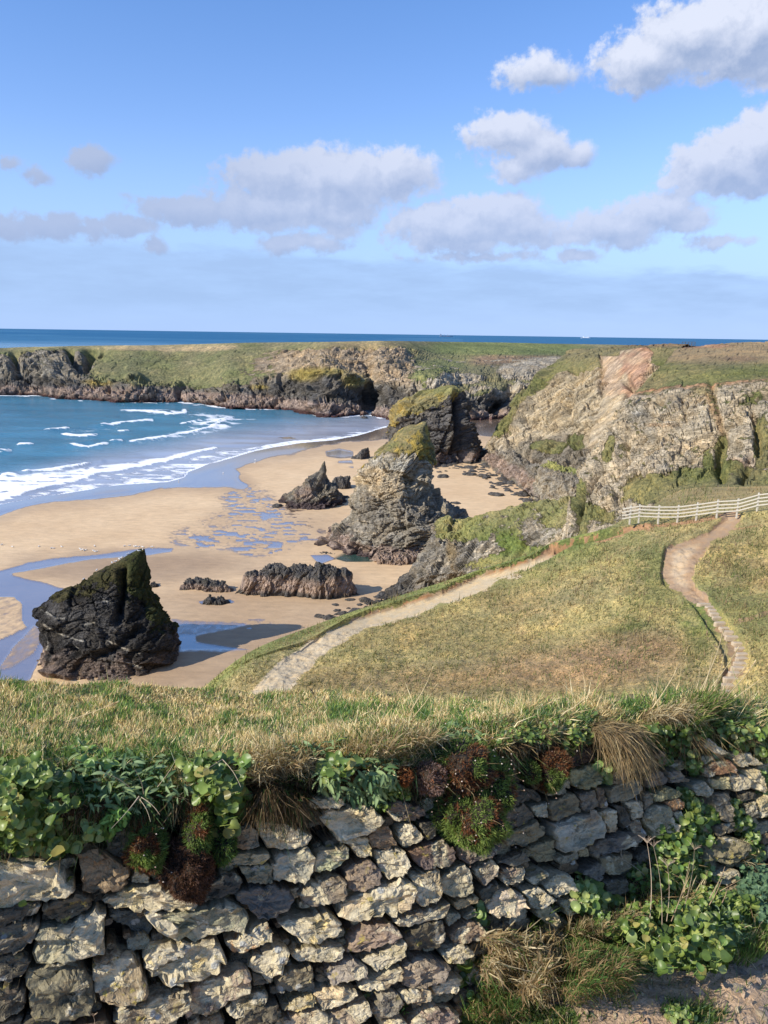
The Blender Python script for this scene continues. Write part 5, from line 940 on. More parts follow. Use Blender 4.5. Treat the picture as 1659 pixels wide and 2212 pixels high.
def stone(poly, col, buff, tilt, off=0.0, seed=0, bulge=1.0, collect=False):
    poly = np.asarray(poly, float); c = poly.mean(0); n = 40; K = len(poly)
    cl = np.concatenate([poly, poly[:1]]); seg = np.hypot(*np.diff(cl, axis=0).T); s = np.concatenate([[0], np.cumsum(seg)]); u = np.linspace(0, s[-1], n, endpoint=False)
    ring = np.stack([np.interp(u, s, cl[:, 0]), np.interp(u, s, cl[:, 1])], 1); rad = math.sqrt(max(s[-1] * s[-1] / 18, 1))
    sm = (np.roll(ring, 1, 0) + ring * 6 + np.roll(ring, -1, 0)) / 8; ring = sm + (rs.rand(n, 2) - 0.5) * rad * 0.11
    ks = [(0.97, -1.5), (1.0, -0.6), (1.015, 0.1), (0.995, 0.7), (0.955, 0.96), (0.89, 1.0), (0.8, 1.0), (0.69, 1.0), (0.57, 1.0), (0.44, 1.0), (0.3, 1.0), (0.15, 1.0)]
    P0 = W(c[0:1], c[1:2])[0]; dist = np.linalg.norm(P0 - np.array([0, 0, H])); size = rad * dist / F
    hb = min(0.027, 0.165 * size) * bulge; V = []
    for k, h in ks:
        q = c + (ring - c) * k; P = W(q[:, 0], q[:, 1]); V.append(P + WN * (off + (h * hb if h > 0 else h * 0.055)))
    V.append(np.repeat((W(c[0:1], c[1:2]) + WN * (off + hb)), 1, 0)); G = np.concatenate(V)
    lx = (G - P0) @ wd; lz = (G - P0)[:, 2]; front = np.repeat([0, 0, .5] + [1] * 9, n); front = np.append(front, 1)
    tz = rs.uniform(-0.12, 0.2)
    D = (tilt * lx - tz * lz) * front * 0.9
    cc, f1, f2 = worley(G / (size * 0.55) * np.array([1, 1, 1.9]) + seed * 3.7, 500 + seed)
    cc2, g1, g2 = worley(G / (size * 0.17) * np.array([0.8, 0.8, 2.0]) + seed * 3.7, 700 + seed)
    D = D + ((cc - 0.5) * 0.19 + (cc2 - 0.5) * 0.075 + fbm(G / (size * 0.25), 600 + seed, 4) * 0.07) * size * (0.35 + 0.65 * front)
    G = G + WN * np.clip(D, -0.5 * hb - 0.01, 0.9 * hb + 0.012)[:, None]
    cen = G.mean(0); nr = len(ks); fc = gridfaces(nr, n, True); last = (nr - 1) * n
    tri = np.stack([last + np.arange(n), last + (np.arange(n) + 1) % n, np.full(n, nr * n)], 1)
    col = np.asarray(col) * np.array((1.75, 1.58, 1.22)) * rs.uniform(0.85, 1.2)
    if collect: COLLECT.append((G, fc, tri, np.tile(col, (len(G), 1)), buff)); return
    o = mk('stone', G - cen, [fc, tri], M_STONE, {'rcol': np.tile(col, (len(G), 1)), 'buff': np.full(len(G), min(buff + 0.12, 0.8))}, parent=wall); o.location = cen - np.array(WL); return o
for i, (rg, col, buff, tilt, fl) in enumerate(ST):
    ox, oy, k = RO[rg]; poly = np.array(fl, float).reshape(-1, 2) * k + np.array([ox, oy]); c = poly.mean(0); POLYS.append(poly)
    stone(c + (poly - c) * 0.995, col, buff, tilt, off=(-0.035 if i == 8 else 0.0), seed=i)
# smaller stones wedged deeper in the gaps
allp = POLYS[:]; k = 0; tries = 0
while k < 400 and tries < 16000:
    tries += 1; x = rs.uniform(-150, 1800); y = rs.uniform(1600, 2330); sc = np.interp(x, [0, 1659], [1.0, 0.62])
    if y < topl(x) + 16 * sc or y > np.interp(x, [900, 1000, 1659], [2400, 2260, 2010]): continue
    tight = min(float(-polyd(np.array(x), np.array(y), [tuple(p) for p in P])) for P in allp if abs(P[:, 0].mean() - x) < 190 and abs(P[:, 1].mean() - y) < 150) if any(abs(P[:, 0].mean() - x) < 190 and abs(P[:, 1].mean() - y) < 150 for P in allp) else 60
    if tight < (5 if k < 140 else 3) * sc: continue
    w = min(tight * 1.9, rs.uniform(40, 62) * sc); h = min(tight * 1.25, rs.uniform(20, 34) * sc); a = rs.uniform(-0.45, -0.1); n = 7
    th = np.linspace(0, 2 * math.pi, n, endpoint=False) + rs.rand(n) * 0.5; q = np.stack([np.sign(np.cos(th)) * np.abs(np.cos(th)) ** 0.7 * w, np.sign(np.sin(th)) * np.abs(np.sin(th)) ** 0.7 * h], 1)
    q = q @ np.array([[math.cos(a), math.sin(a)], [-math.sin(a), math.cos(a)]]) + [x, y]
    stone(q, (DD, VV, BB, GG, (0.2, 0.18, 0.13))[rs.randint(5)], rs.uniform(0.1, 0.5), rs.uniform(-0.1, 0.2), off=-0.022, seed=200 + k, bulge=0.8, collect=k >= 140); allp.append(q); k += 1

vo = 0; CV, CQ, CT, CCo, CB = [], [], [], [], []
for G, fq, tr, cl_, bf in COLLECT: CV.append(G); CQ.append(fq + vo); CT.append(tr + vo); CCo.append(cl_); CB.append(np.full(len(G), bf)); vo += len(G)
if CV: o = mk('wedge_stones', np.concatenate(CV) - np.array(WL), [np.concatenate(CQ), np.concatenate(CT)], M_STONE, {'rcol': np.concatenate(CCo), 'buff': np.concatenate(CB)}, parent=wall); o['kind'] = 'stuff'
# the wall runs on outside the picture: those stones are joined into one part
EV, EQ, ET, EC, EB, eo = [], [], [], [], [], 0
for side, (X0, sgn) in enumerate(((W(np.array(-175.), topl(np.array(-175.))), -1), (W(np.array(1775.), topl(np.array(1775.)) + 12), 1))):
    for row in range(15):
        s0 = 0.02 + rs.uniform(0, 0.05)
        while s0 < 4.6:
            w_, h_ = rs.uniform(0.07, 0.17), rs.uniform(0.055, 0.075); n = 16; th = np.linspace(0, 2 * math.pi, n, endpoint=False)
            c3 = X0 + wd * sgn * (s0 + w_ / 2) + dn * (0.04 + row * 0.068) ; ex = np.sign(np.cos(th)) * np.abs(np.cos(th)) ** 0.55 * w_ / 2; ey = np.sign(np.sin(th)) * np.abs(np.sin(th)) ** 0.55 * h_ / 2; jit = rs.uniform(0.88, 1.08, n)
            ring = (wd[None] * (ex * jit)[:, None] + dn[None] * (ey * jit)[:, None]); G = np.concatenate([c3 + ring * k_ + WN * h2 for k_, h2 in ((1, -0.06), (1, 0.0), (0.93, 0.018), (0.6, 0.022))] + [(c3 + WN * 0.022)[None]])
            G = G + WN * ((fbm(G / 0.03, 77, 3) * 0.008) + (G - c3) @ wd * rs.uniform(-0.1, 0.25))[:, None]
            EV.append(G); EQ.append(gridfaces(4, n, True) + eo); ET.append(np.stack([3 * n + np.arange(n), 3 * n + (np.arange(n) + 1) % n, np.full(n, 4 * n)], 1) + eo); eo += len(G)
            EC.append(np.tile(np.array((CC, GG, DD, BB, YY)[rs.randint(5)]) * 1.4, (len(G), 1))); EB.append(np.full(len(G), rs.uniform(.2, .7))); s0 += w_ + 0.006
o = mk('stones_further_along', np.concatenate(EV) - np.array(WL), [np.concatenate(EQ), np.concatenate(ET)], M_STONE, {'rcol': np.concatenate(EC), 'buff': np.concatenate(EB)}, parent=wall); o['kind'] = 'stuff'

# ------------------------------------------------------------------ turf bank on the wall and the field behind it
cols = np.array([-500, -200, 0, 150, 300, 450, 600, 750, 900, 1050, 1200, 1350, 1500, 1600, 1700, 1900, 2300], float)
rW = np.hypot(*(W(cols, topl(cols))[:, :2].T))
rW[0], rW[-1] = rW[1] * 0.9, rW[-2] * 1.15
f3 = np.interp(cols, [0, 700, 1000, 1300], [1562, 1538, 1527, 1522]); r3 = np.interp(cols, [0, 700, 1300], [2.9, 3.2, 3.2])
f4 = np.interp(cols, [0, 700, 1000, 1300, 1659], [1512, 1510, 1519, 1523, 1534]); r4 = np.interp(cols, [0, 700, 1300], [5.0, 5.0, 4.3])
f5 = np.interp(cols, [0, 250, 430, 700, 1000, 1300, 1659], [1476, 1479, 1486, 1502, 1518, 1530, 1545]); r5 = np.interp(cols, [0, 700, 1300], [9.0, 8.0, 6.0])
f3 = np.minimum(f3, 9999); f3 = np.maximum(f3, crest(cols) * 0.0 + f3); f3 = np.where(cols > 1100, crest(cols) + 4, f3); f4 = np.where(cols > 1100, crest(cols) + 10, f4); f5 = np.where(cols > 1100, crest(cols) + 18, f5)
Gb_rows = [[(x, y + 45, r + 0.09) for x, y, r in zip(cols, topl(cols), rW)], [(x, y + 4, r + 0.035) for x, y, r in zip(cols, topl(cols), rW)], [(x, (y * 0.62 + c * 0.38), r + 0.0) for x, y, c, r in zip(cols, topl(cols), crest(cols), rW)],
           [(x, c + 22, r + 0.07) for x, c, r in zip(cols, crest(cols), rW)], [(x, c, r + 0.2) for x, c, r in zip(cols, crest(cols), rW)], list(zip(cols, f3, r3)), list(zip(cols, f4, r4)), list(zip(cols, f5, r5)),
           [('z', x, np.interp(x, [400, 900], [40, 41]), 15) for x in cols], [('z', x, np.interp(x, [380, 520], [27, 31]), 29) for x in cols], [('z', x, np.interp(x, [380, 520], [2, 16]), 50) for x in cols]]
def widen(row):
    P = [pt(q) for q in row]; r = math.hypot(P[len(P) // 2][0], P[len(P) // 2][1]); k = 2.2 if r < 4 else r * 0.8; w_ = np.array([wd[0], wd[1], -0.04]) if r < 4 else np.array([1, 0.25, 0]); v_ = w_ if r < 4 else np.array([1, -0.35, 0])
    return [P[1] - v_ * k * 2, P[1] - v_ * k] + P[1:-1] + [P[-2] + w_ * k, P[-2] + w_ * k * 2.2]
Gb_rows = [widen(r_) for r_ in Gb_rows]
def paint_G(px, py, vv, G, n):
    wob = fbm(G / 0.5, 55, 4); w2 = fbm(G / 0.12, 56, 4)
    gc = np.zeros(G.shape) + np.array((0.19, 0.165, 0.075)); gc = layer(gc, 0.45 + wob, OLIVE * 1.0); gc = layer(gc, smooth(w2, 0, 0.4) * 0.5, DRY)
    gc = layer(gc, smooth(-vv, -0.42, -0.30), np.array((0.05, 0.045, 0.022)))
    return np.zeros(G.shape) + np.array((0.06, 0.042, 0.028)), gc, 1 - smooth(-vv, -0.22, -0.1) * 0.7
def ex_G(px, py, vv, G):
    d = np.hypot(G[..., 0], G[..., 1]); return fbm(G / 0.28, 57, 4) * 0.05 * smooth(vv, 0.0, 0.1) * (1 - smooth(d, 10, 20)) + fbm(G / 0.5, 59, 3) * 0.09 * smooth(d, 2.2, 4) * (1 - smooth(d, 12, 20)) + fbm(G / 1.6, 58, 3) * 0.10 * smooth(d, 2.5, 5)
M_BANK = land_mat('bank_turf_and_soil', 0.12, 0, 0, strata=0.2, bump=0.8, gs=0.06, grass_bump=1.2)
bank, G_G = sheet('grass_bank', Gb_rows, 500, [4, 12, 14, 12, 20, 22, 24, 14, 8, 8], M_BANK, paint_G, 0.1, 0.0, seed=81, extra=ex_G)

# ------------------------------------------------------------------ trodden ground at the wall's foot, and the headland the viewer stands on
xs = np.concatenate([np.linspace(-6.0, -1.0, 60), np.linspace(-1.0, 3.0, 190)[1:], np.linspace(3.0, 8, 60)[1:]]); ysn = np.concatenate([np.linspace(-1.5, 0.8, 40), np.linspace(0.8, 3.6, 170)[1:], np.linspace(3.6, 6, 40)[1:]])
X, Y = np.meshgrid(xs, ysn); Pg = np.stack([X, Y, np.full(X.shape, ZG)], -1)
behind = ((Pg - W(np.array(900.), np.array(1900.))) @ WN)
Pg[..., 2] += fbm(Pg / np.array([0.5, 0.5, 1]), 90, 4) * 0.04 + fbm(Pg / np.array([0.07, 0.07, 1]), 91, 3, ridge=True) * 0.012 + smooth(-behind, -0.42, 0.02) * 0.06 - smooth(X, 1.2, 5) * 0.3 - smooth(-X, -0.42, 0.15) * 0.22
Pg[..., 2] -= 3.0 * smooth(-behind, 0.10, 0.35)
px, py = proj(Pg); w2 = fbm(Pg / np.array([0.22, 0.22, 1]), 92, 4)
gm = 1 - smooth(py + w2 * 60, 2035 + (1659 - px) * 0.10, 2075 + (1659 - px) * 0.10); gm = np.maximum(gm, blob(px, py, 1510, 2195, 60, 22, 0.5, w2)); gm = np.maximum(gm, blob(px, py, 1090, 2200, 160, 40, 0.5, w2)); gm = np.maximum(gm, blob(px, py, 1452, 2178, 26, 14, 0.5, w2) * 0.8)
M_GROUND = land_mat('trodden_soil', 0.06, 0, 0, strata=0.1, cracks=0.0, rcon=0.7, bump=1.3, gs=0.05)
ground = mk('ground', Pg.reshape(-1, 3), gridfaces(*X.shape), M_GROUND, {'rcol': np.tile((0.46, 0.335, 0.225), (X.size, 1)) * (1 + 0.25 * w2.reshape(-1, 1)), 'gcol': np.tile((0.10, 0.15, 0.04), (X.size, 1)), 'gm': gm.ravel()}); tag(ground, kind='structure')
bk = mk('viewpoint_ground', [(-60, -120, ZG - 1), (60, -120, ZG - 1), (60, -1.3, ZG - 0.12), (-60, -1.3, ZG - 0.12), (-75, -130, 0), (75, -130, 0), (75, 6, 30), (-75, 6, 24), (60, 8, ZG - 4), (-60, 8, ZG - 6)],
        np.array([(0, 1, 2, 3), (0, 4, 5, 1), (1, 5, 6, 8), (3, 2, 8, 9), (9, 8, 6, 7), (4, 0, 9, 7)]), M_HILL, {'rcol': np.tile(TAN, (10, 1)), 'gcol': np.tile(OLIVE, (10, 1)), 'gm': np.ones(10)}); tag(bk, kind='structure')
# ------------------------------------------------------------------ plants: surfaces to grow on
def bvh_of(objs):
    vs, fs = [], []; off = 0
    for o in objs:
        me = o.data; n = len(me.vertices); c = np.empty(n * 3, np.float32); me.vertices.foreach_get('co', c); c = c.reshape(-1, 3) + np.array(o.matrix_world.translation if o.parent is None else o.parent.location)
        p = np.empty(len(me.loops), np.int32); me.loops.foreach_get('vertex_index', p); p = p.reshape(-1, 4); vs.append(c); fs.append(p + off); off += n
    return BVHTree.FromPolygons(np.concatenate(vs).tolist(), np.concatenate(fs).tolist())
T_NEAR = bvh_of([bank, core, ground]); T_HILL = bvh_of([hill])
EYE = Vector((0, 0, H))
def cast(tree, px, py):
    d = ray(px, py); P, N = [], []
    for v in d.reshape(-1, 3):
        h = tree.ray_cast(EYE, Vector(v))
        if h[0] is None: P.append((np.nan,) * 3); N.append((0, 0, 1)); continue
        n = h[1]; n = -n if n.dot(h[0] - EYE) > 0 else n
        P.append(tuple(h[0])); N.append(tuple(n))
    return np.array(P), np.array(N)
def veg_mat(name, gloss=0.5, spec=0.3, trans=0.25, vary=0.25):
    m, t, b, out = material(name); c = t.attr('col', 'Color'); p = t.pos()
    oi = t.new('ShaderNodeObjectInfo').outputs['Random']
    c = t.mix(1.0, c, t.rng(t.noise(p, 40, 3), 0.3, 0.7, 1 - vary, 1 + vary), 'MULTIPLY'); c = t.mix(1.0, c, t.rng(oi, 0, 1, 0.8, 1.2), 'MULTIPLY')
    t.put(b.inputs['Base Color'], c); b.inputs['Roughness'].default_value = gloss; b.inputs['Specular IOR Level'].default_value = spec
    tr = t.new('ShaderNodeBsdfTranslucent'); t.put(tr.inputs[0], t.mix(1.0, c, (1.3, 1.35, 0.7), 'MULTIPLY')); mx = t.new('ShaderNodeMixShader'); mx.inputs[0].default_value = trans
    t.l.new(b.outputs[0], mx.inputs[1]); t.l.new(tr.outputs[0], mx.inputs[2]); t.l.new(mx.outputs[0], out.inputs[0]); return m
M_BLADE = veg_mat('grass_blades', 0.6, 0.2, 0.3, 0.2); M_LEAF = veg_mat('glossy_leaf', 0.40, 0.45, 0.25, 0.3); M_DULL = veg_mat('dull_leaf', 0.6, 0.25, 0.25, 0.15); M_STEM = veg_mat('dry_stem', 0.8, 0.1, 0.0, 0.2)
STRAW = np.array((0.44, 0.335, 0.175)); STRAW2 = np.array((0.30, 0.205, 0.105)); BLEACH = np.array((0.56, 0.47, 0.29)); BGREEN = np.array((0.115, 0.175, 0.045)); DGREEN = np.array((0.040, 0.085, 0.022)); BLUEG = np.array((0.085, 0.14, 0.07)); YGREEN = np.array((0.20, 0.25, 0.055))
rs = np.random.RandomState(11)
def blades(name, P, N, length, width, col, lean=None, curl=0.5, spread=0.7, mat=None, droop=0.0, parent=None, seg=2, loc=None):
    """curved tapering blades as one mesh; lean: preferred direction added to the normal"""
    n = len(P); P = np.asarray(P); N = np.asarray(N)
    d = N * 0.55 + np.array([0, 0, 0.75]) + (0 if lean is None else lean) + rs.randn(n, 3) * spread * 0.55; d /= np.linalg.norm(d, axis=1, keepdims=True)
    bend = rs.randn(n, 3) * curl * 0.6 + np.array([0, 0, -droop]); L = length[:, None]
    side = np.cross(d, rs.randn(n, 3)); side /= np.maximum(np.linalg.norm(side, axis=1, keepdims=True), 1e-6); side = side * width[:, None] * 0.5
    rowsv = []
    for k in range(seg + 1):
        f = k / seg; c = P + d * L * f + bend * L * f * f * 0.5
        if k == 0: rowsv += [c - side * 0.8, c + side * 0.8]
        elif k < seg: rowsv += [c - side * (1.1 - f * 0.5), c + side * (1.1 - f * 0.5)]
        else: rowsv += [c]
    V = np.stack(rowsv, 1).reshape(-1, 3); m_ = 2 * seg + 1; b0 = np.arange(n)[:, None] * m_
    quads = np.concatenate([b0 + np.array([2 * k, 2 * k + 1, 2 * k + 3, 2 * k + 2]) for k in range(seg - 1)]) if seg > 1 else np.zeros((0, 4), int)
    tris = b0 + np.array([2 * seg - 2, 2 * seg - 1, 2 * seg]); col = np.asarray(col)
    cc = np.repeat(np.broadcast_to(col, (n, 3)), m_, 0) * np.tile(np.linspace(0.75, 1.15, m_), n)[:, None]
    if loc is not None: V = V - np.asarray(loc)
    return mk(name, V, [quads, tris], mat or M_BLADE, {'col': cc}, parent=parent)
def mixcol(n, cols, w):
    w = np.asarray(w, float); 
    if w.ndim == 1: w = np.tile(w, (n, 1))
    cw = np.cumsum(w / w.sum(1, keepdims=True), 1); u = rs.rand(n)[:, None]; i = (u > cw).sum(1).clip(0, len(cols) - 1)
    return np.array(cols)[i] * rs.uniform(0.7, 1.25, (n, 1))
def dist(P): return np.linalg.norm(P - np.array([0, 0, H]), axis=1)

# turf on the field and the bank (sampled evenly over what is seen, sized by distance)
def turf(n, ylo, yhi, lpx, wpx, name, dryf, xlo=-60, xhi=1720, tree=T_NEAR, keep=None, lean=None, curl=0.6, spread=0.8, droop=0.1, cols=None, lmax=9, seg=2):
    x = rs.uniform(xlo, xhi, n); a, b2 = ylo(x), yhi(x); y = a + (b2 - a) * rs.rand(n)
    if keep is not None: k = keep(x, y); x, y = x[k], y[k]
    P, N = cast(tree, x, y); ok = ~np.isnan(P[:, 0]); P, N, x, y = P[ok], N[ok], x[ok], y[ok]; D = dist(P)
    sc = fbm(np.stack([x / 60, y / 30, x * 0], -1), 900, 3)
    L = np.minimum(D * lpx / F * rs.uniform(0.4, 1.3, len(x)) * (1 + 0.9 * sc) * np.where(rs.rand(len(x)) < 0.04, 2.2, 1.0), lmax * 1.6); Wd = D * wpx / F * rs.uniform(0.6, 1.2, len(x))
    df = np.clip(dryf(x, y) + 0.9 * fbm(np.stack([x / 38, y / 18, x * 0 + 3], -1), 901, 3), 0.03, 0.97)
    c = (1.0 if cols else 1.42) * mixcol(len(x), cols or [STRAW, BLEACH, STRAW2, BGREEN, DGREEN, BLUEG, YGREEN], np.stack([df * .45, df * .30, df * .25, (1 - df) * .36, (1 - df) * .30, (1 - df) * .2, (1 - df) * .14], 1))
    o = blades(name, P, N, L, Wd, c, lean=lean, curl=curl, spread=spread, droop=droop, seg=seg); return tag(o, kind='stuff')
fedge = lambda x: np.interp(x, [0, 250, 430, 700, 1000, 1100], [1473, 1477, 1485, 1500, 1516, 1528])
turf(60000, lambda x: fedge(x) - 2, lambda x: crest(x) + 10, 10, 1.5, 'field_grass', lambda x, y: 0.52 + 0 * x, xhi=1130, lean=np.array([0.15, 0, 0]), lmax=0.25)
turf(62000, lambda x: crest(x) - 8, lambda x: topl(x) - (topl(x) - crest(x)) * 0.42 + 6 * np.sin(x / 13) + 5 * np.sin(x / 31), 19, 1.9, 'bank_grass', lambda x, y: np.interp(x, [0, 350, 550, 700, 900, 1100, 1250, 1659], [.25, .30, .75, .68, .5, .45, .5, .35]), lmax=0.12, lean=np.array([0.1, -0.25, -0.1]), droop=0.35, curl=0.9, spread=1.0)
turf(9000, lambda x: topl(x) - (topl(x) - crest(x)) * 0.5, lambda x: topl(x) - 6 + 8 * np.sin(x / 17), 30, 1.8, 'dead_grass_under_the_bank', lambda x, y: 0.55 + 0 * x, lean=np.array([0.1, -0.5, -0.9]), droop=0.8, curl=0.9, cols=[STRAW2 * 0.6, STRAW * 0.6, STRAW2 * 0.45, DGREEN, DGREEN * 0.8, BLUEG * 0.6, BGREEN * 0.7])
turf(15000, lambda x: np.interp(x, [1250, 1659, 1750], [2120, 1950, 1930]), lambda x: np.interp(x, [1250, 1450, 1659, 1750], [2130, 2060, 2040, 2030]), 17, 1.7, 'path_side_grass', lambda x, y: 0.10 + 0 * x, xlo=1560, xhi=1760, spread=0.6)
gk = lambda x, y: (blob(x, y, 1510, 2195, 60, 22) + blob(x, y, 1090, 2205, 150, 34) + blob(x, y, 1452, 2178, 26, 14) + blob(x, y, 1350, 2160, 26, 20) * .6 + 0.03) > rs.rand(len(x))
turf(16000, lambda x: 2080 + 0 * x, lambda x: 2260 + 0 * x, 20, 1.8, 'tufts_on_the_trodden_ground', lambda x, y: 0.2 + 0 * x, xlo=960, keep=gk, spread=0.7)
# rough turf on the hillside
def hillkeep(x, y): return (polyd(x, y, GRAVEL) < -2) & (polyd(x, y, PATH) < -2) & (polyd(x, y, STAIR) < -1) & (y > np.interp(x, [430, 540, 670, 829, 1079, 1304, 1330, 1420, 1659], [1488, 1408, 1354, 1298, 1218, 1144, 1080, 1052, 1040]))
hc = [np.array((0.33, 0.26, 0.12)), np.array((0.38, 0.31, 0.16)), HEATH * 1.2, GREEN * 1.3, GREEN, OLIVE, LUSH * 1.4]
def hdry(x, y): return 0.56 - 0.45 * np.clip(blob(x, y, 1160, 1200, 190, 34, .6, None, -12) + blob(x, y, 1510, 1350, 40, 80, .6) + blob(x, y, 1430, 1230, 60, 60, .6) + blob(x, y, 1350, 1358, 50, 12), 0, 1)
turf(52000, lambda x: 1050 + 0 * x, lambda x: 1530 + 0 * x, 8, 2.0, 'hillside_grass', hdry, xlo=430, xhi=1700, tree=T_HILL, keep=hillkeep, cols=hc, curl=0.4, lmax=0.4, lean=np.array([0.2, 0, 0]), seg=1)

turf(9000, lambda x: 1050 + 0 * x, lambda x: 1530 + 0 * x, 15, 2.4, 'hillside_tussocks', lambda x, y: 0.5 + 0 * x, xlo=430, xhi=1700, tree=T_HILL, keep=lambda x, y: hillkeep(x, y) & (fbm(np.stack([x / 26, y / 11, x * 0 + 9], -1), 905, 3) > 0.18), cols=hc, curl=0.5, lmax=0.5, lean=np.array([0.3, 0, -0.1]), seg=1)
# ------------------------------------------------------------------ leaves
def leaf_mesh(name, kind, col, mat, seed):
    r_ = np.random.RandomState(seed)
    if kind == 'round':
        n = 14; th = np.linspace(-math.pi, math.pi, n, endpoint=False); V = [(0, 0, 0.0)]; 
        for k, (rr, z) in enumerate([(0.55, 0.04), (1.0, -0.05)]):
            for a in th:
                q = rr * (1 - 0.22 * math.exp(-((a) / 0.45) ** 2) * (k == 1)); w = 1 + 0.09 * math.sin(3 * a + seed) * (k == 1)
                V.append((-q * math.cos(a) * 0.5 * w, q * math.sin(a) * 0.56 * w, 0.16 * rr * rr * (0.3 + abs(math.sin(a))) - 0.16 * (rr * math.cos(a)) ** 2 * (seed % 3 - 0.6) + 0.045 * math.sin(3 * a + seed) * (k == 1)))
        V = np.array(V) + [0.5, 0, 0]; fc = gridfaces(2, n, True) + 1; tr = np.array([(0, 1 + (i + 1) % n, 1 + i) for i in range(n)])
        st = np.array([(0.12, -0.03, 0), (0.12, 0.03, 0), (-0.7, 0.03, -0.35), (-0.7, -0.03, -0.35)]); V = np.concatenate([V, st]); q = np.array([[len(V) - 4, len(V) - 3, len(V) - 2, len(V) - 1]])
        c = np.tile(np.asarray(col), (len(V), 1)); c[0] *= 1.12; c[1:n + 1] *= 1.03; c[-4:] = np.asarray(col) * 1.5
        return mk(name, V, [np.concatenate([fc, q]), tr], mat, {'col': c}, smoothf=True, link=False).data
    K = 6; x = np.linspace(0, 1, K); w = {'long': 0.15 * np.sin(math.pi * np.clip(x * 0.93 + 0.05, 0, 1)) ** 0.8, 'ivy': np.array([0.05, 0.34, 0.30, 0.22, 0.12, 0.01]), 'toothed': np.array([0.03, 0.14, 0.10, 0.20, 0.13, 0.01])}[kind]
    z = 0.22 * x - 0.42 * x * x; V = np.concatenate([np.stack([x, -w, z + w * 0.5], 1), np.stack([x, 0 * x, z], 1), np.stack([x, w, z + w * 0.5], 1)])
    f = np.array([[k * K + i, k * K + i + 1, (k + 1) * K + i + 1, (k + 1) * K + i] for k in range(2) for i in range(K - 1)]); c = np.tile(np.asarray(col), (len(V), 1)); c[K:2 * K] *= 1.35
    return mk(name, V, f, mat, {'col': c}, smoothf=True, link=False).data
def leafset(kind, cols, mat): return [leaf_mesh('leaf', kind, c, mat, i * 7 + 1) for i, c in enumerate(cols)]
L_ROUND = leafset('round', [(0.095,0.150,0.030),(0.14,0.20,0.040),(0.19,0.25,0.055),(0.070,0.115,0.028),(0.24,0.29,0.075),(0.11,0.165,0.035),(0.15,0.21,0.045),(0.12,0.19,0.04),(0.10,0.16,0.035),(0.30,0.27,0.08)], M_LEAF)
L_PALE = leafset('round', [(0.20,0.28,0.085),(0.26,0.33,0.11),(0.13,0.22,0.05),(0.30,0.34,0.10)], M_LEAF)
L_LONG = leafset('long', [(0.14,0.20,0.09),(0.18,0.25,0.12),(0.085,0.15,0.06),(0.22,0.29,0.12)], M_DULL)
L_IVY = leafset('ivy', [(0.07,0.14,0.03),(0.12,0.20,0.045),(0.19,0.27,0.06)], M_LEAF)
L_TOOTH = leafset('toothed', [(0.10,0.20,0.04),(0.15,0.26,0.06)], M_DULL)
L_BLUE = leafset('round', [(0.11,0.19,0.10),(0.15,0.24,0.13),(0.09,0.16,0.085)], M_DULL)
def leafy(name, label, blobs, sets, n, size, depth=(0.005, 0.06), cat='plant', group=None, tree=T_NEAR, flat=0.0, stems=0, hang=0.0):
    """a plant of single leaves filling the given patches (x, y, half width, half height)"""
    wts = np.array([b[2] * b[3] for b in blobs], float); wts /= wts.sum(); n = min(298, int(n * 1.7)); bi = rs.choice(len(blobs), n, p=wts); B = np.array(blobs)[bi]
    a, q = rs.rand(n) * 2 * math.pi, np.sqrt(rs.rand(n)); x = B[:, 0] + B[:, 2] * q * np.cos(a); y = B[:, 1] + B[:, 3] * q * np.sin(a)
    P, N = cast(tree, x, y); ok = ~np.isnan(P[:, 0]); P, N, q = P[ok], N[ok], q[ok]
    D = dist(P); view = (np.array([0, 0, H]) - P) / D[:, None]; base = P[np.argmax(P[:, 2] * 0 - D * 0 - P[:, 2])]
    dep = (depth[0] + (depth[1] - depth[0]) * rs.rand(len(P))) * (1.15 - q ** 2 * 0.8); onw = (y[ok] > topl(x[ok]) + 4) & (y[ok] < 2010); dep = dep + onw * 0.035; P = P + view * dep[:, None]
    root = empty(name, tuple(base), label, cat, group); R0 = np.array(base)
    for i in range(len(P)):
        o = bpy.data.objects.new('leaf', sets[rs.randint(len(sets))]); o.parent = root; o.location = P[i] - R0
        s = size * (0.66 if sets is not L_LONG else 1.0) * D[i] / F * rs.uniform(0.5, 1.25)
        nz = view[i] * 0.5 + np.array([0, 0, 0.45]) + N[i] * 0.35 + rs.randn(3) * 0.5 + SUN * 0.25; nz /= np.linalg.norm(nz)
        xd = np.array([rs.randn() * 0.8, rs.randn() * 0.3, -hang * 1.6 + rs.randn() * 0.5]) + N[i] * 0.3; xd -= nz * (xd @ nz); xd /= max(np.linalg.norm(xd), 1e-6); yd = np.cross(nz, xd)
        o.rotation_mode = 'QUATERNION'; o.rotation_quaternion = Matrix(((xd[0], yd[0], nz[0]), (xd[1], yd[1], nz[1]), (xd[2], yd[2], nz[2]))).to_quaternion(); o.scale = (s, s, s); COL.objects.link(o)
    if stems:
        k = rs.choice(len(P), min(stems, len(P)), replace=False); Q = P[k]; d0 = (R0 + np.array([0, 0, 0.0]) - Q)
        b_ = blades('stems', Q + d0 * 0.45, d0 * 0, np.linalg.norm(d0, axis=1) * 0.5, D[k] * 2.0 / F, mixcol(len(k), [YGREEN, STRAW, BGREEN], [1, .6, 1]), lean=-d0 / np.maximum(np.linalg.norm(d0, axis=1, keepdims=True), 1e-6) * 2, curl=0.3, spread=0.3, parent=root, loc=R0); b_['kind'] = 'stuff'
    return root
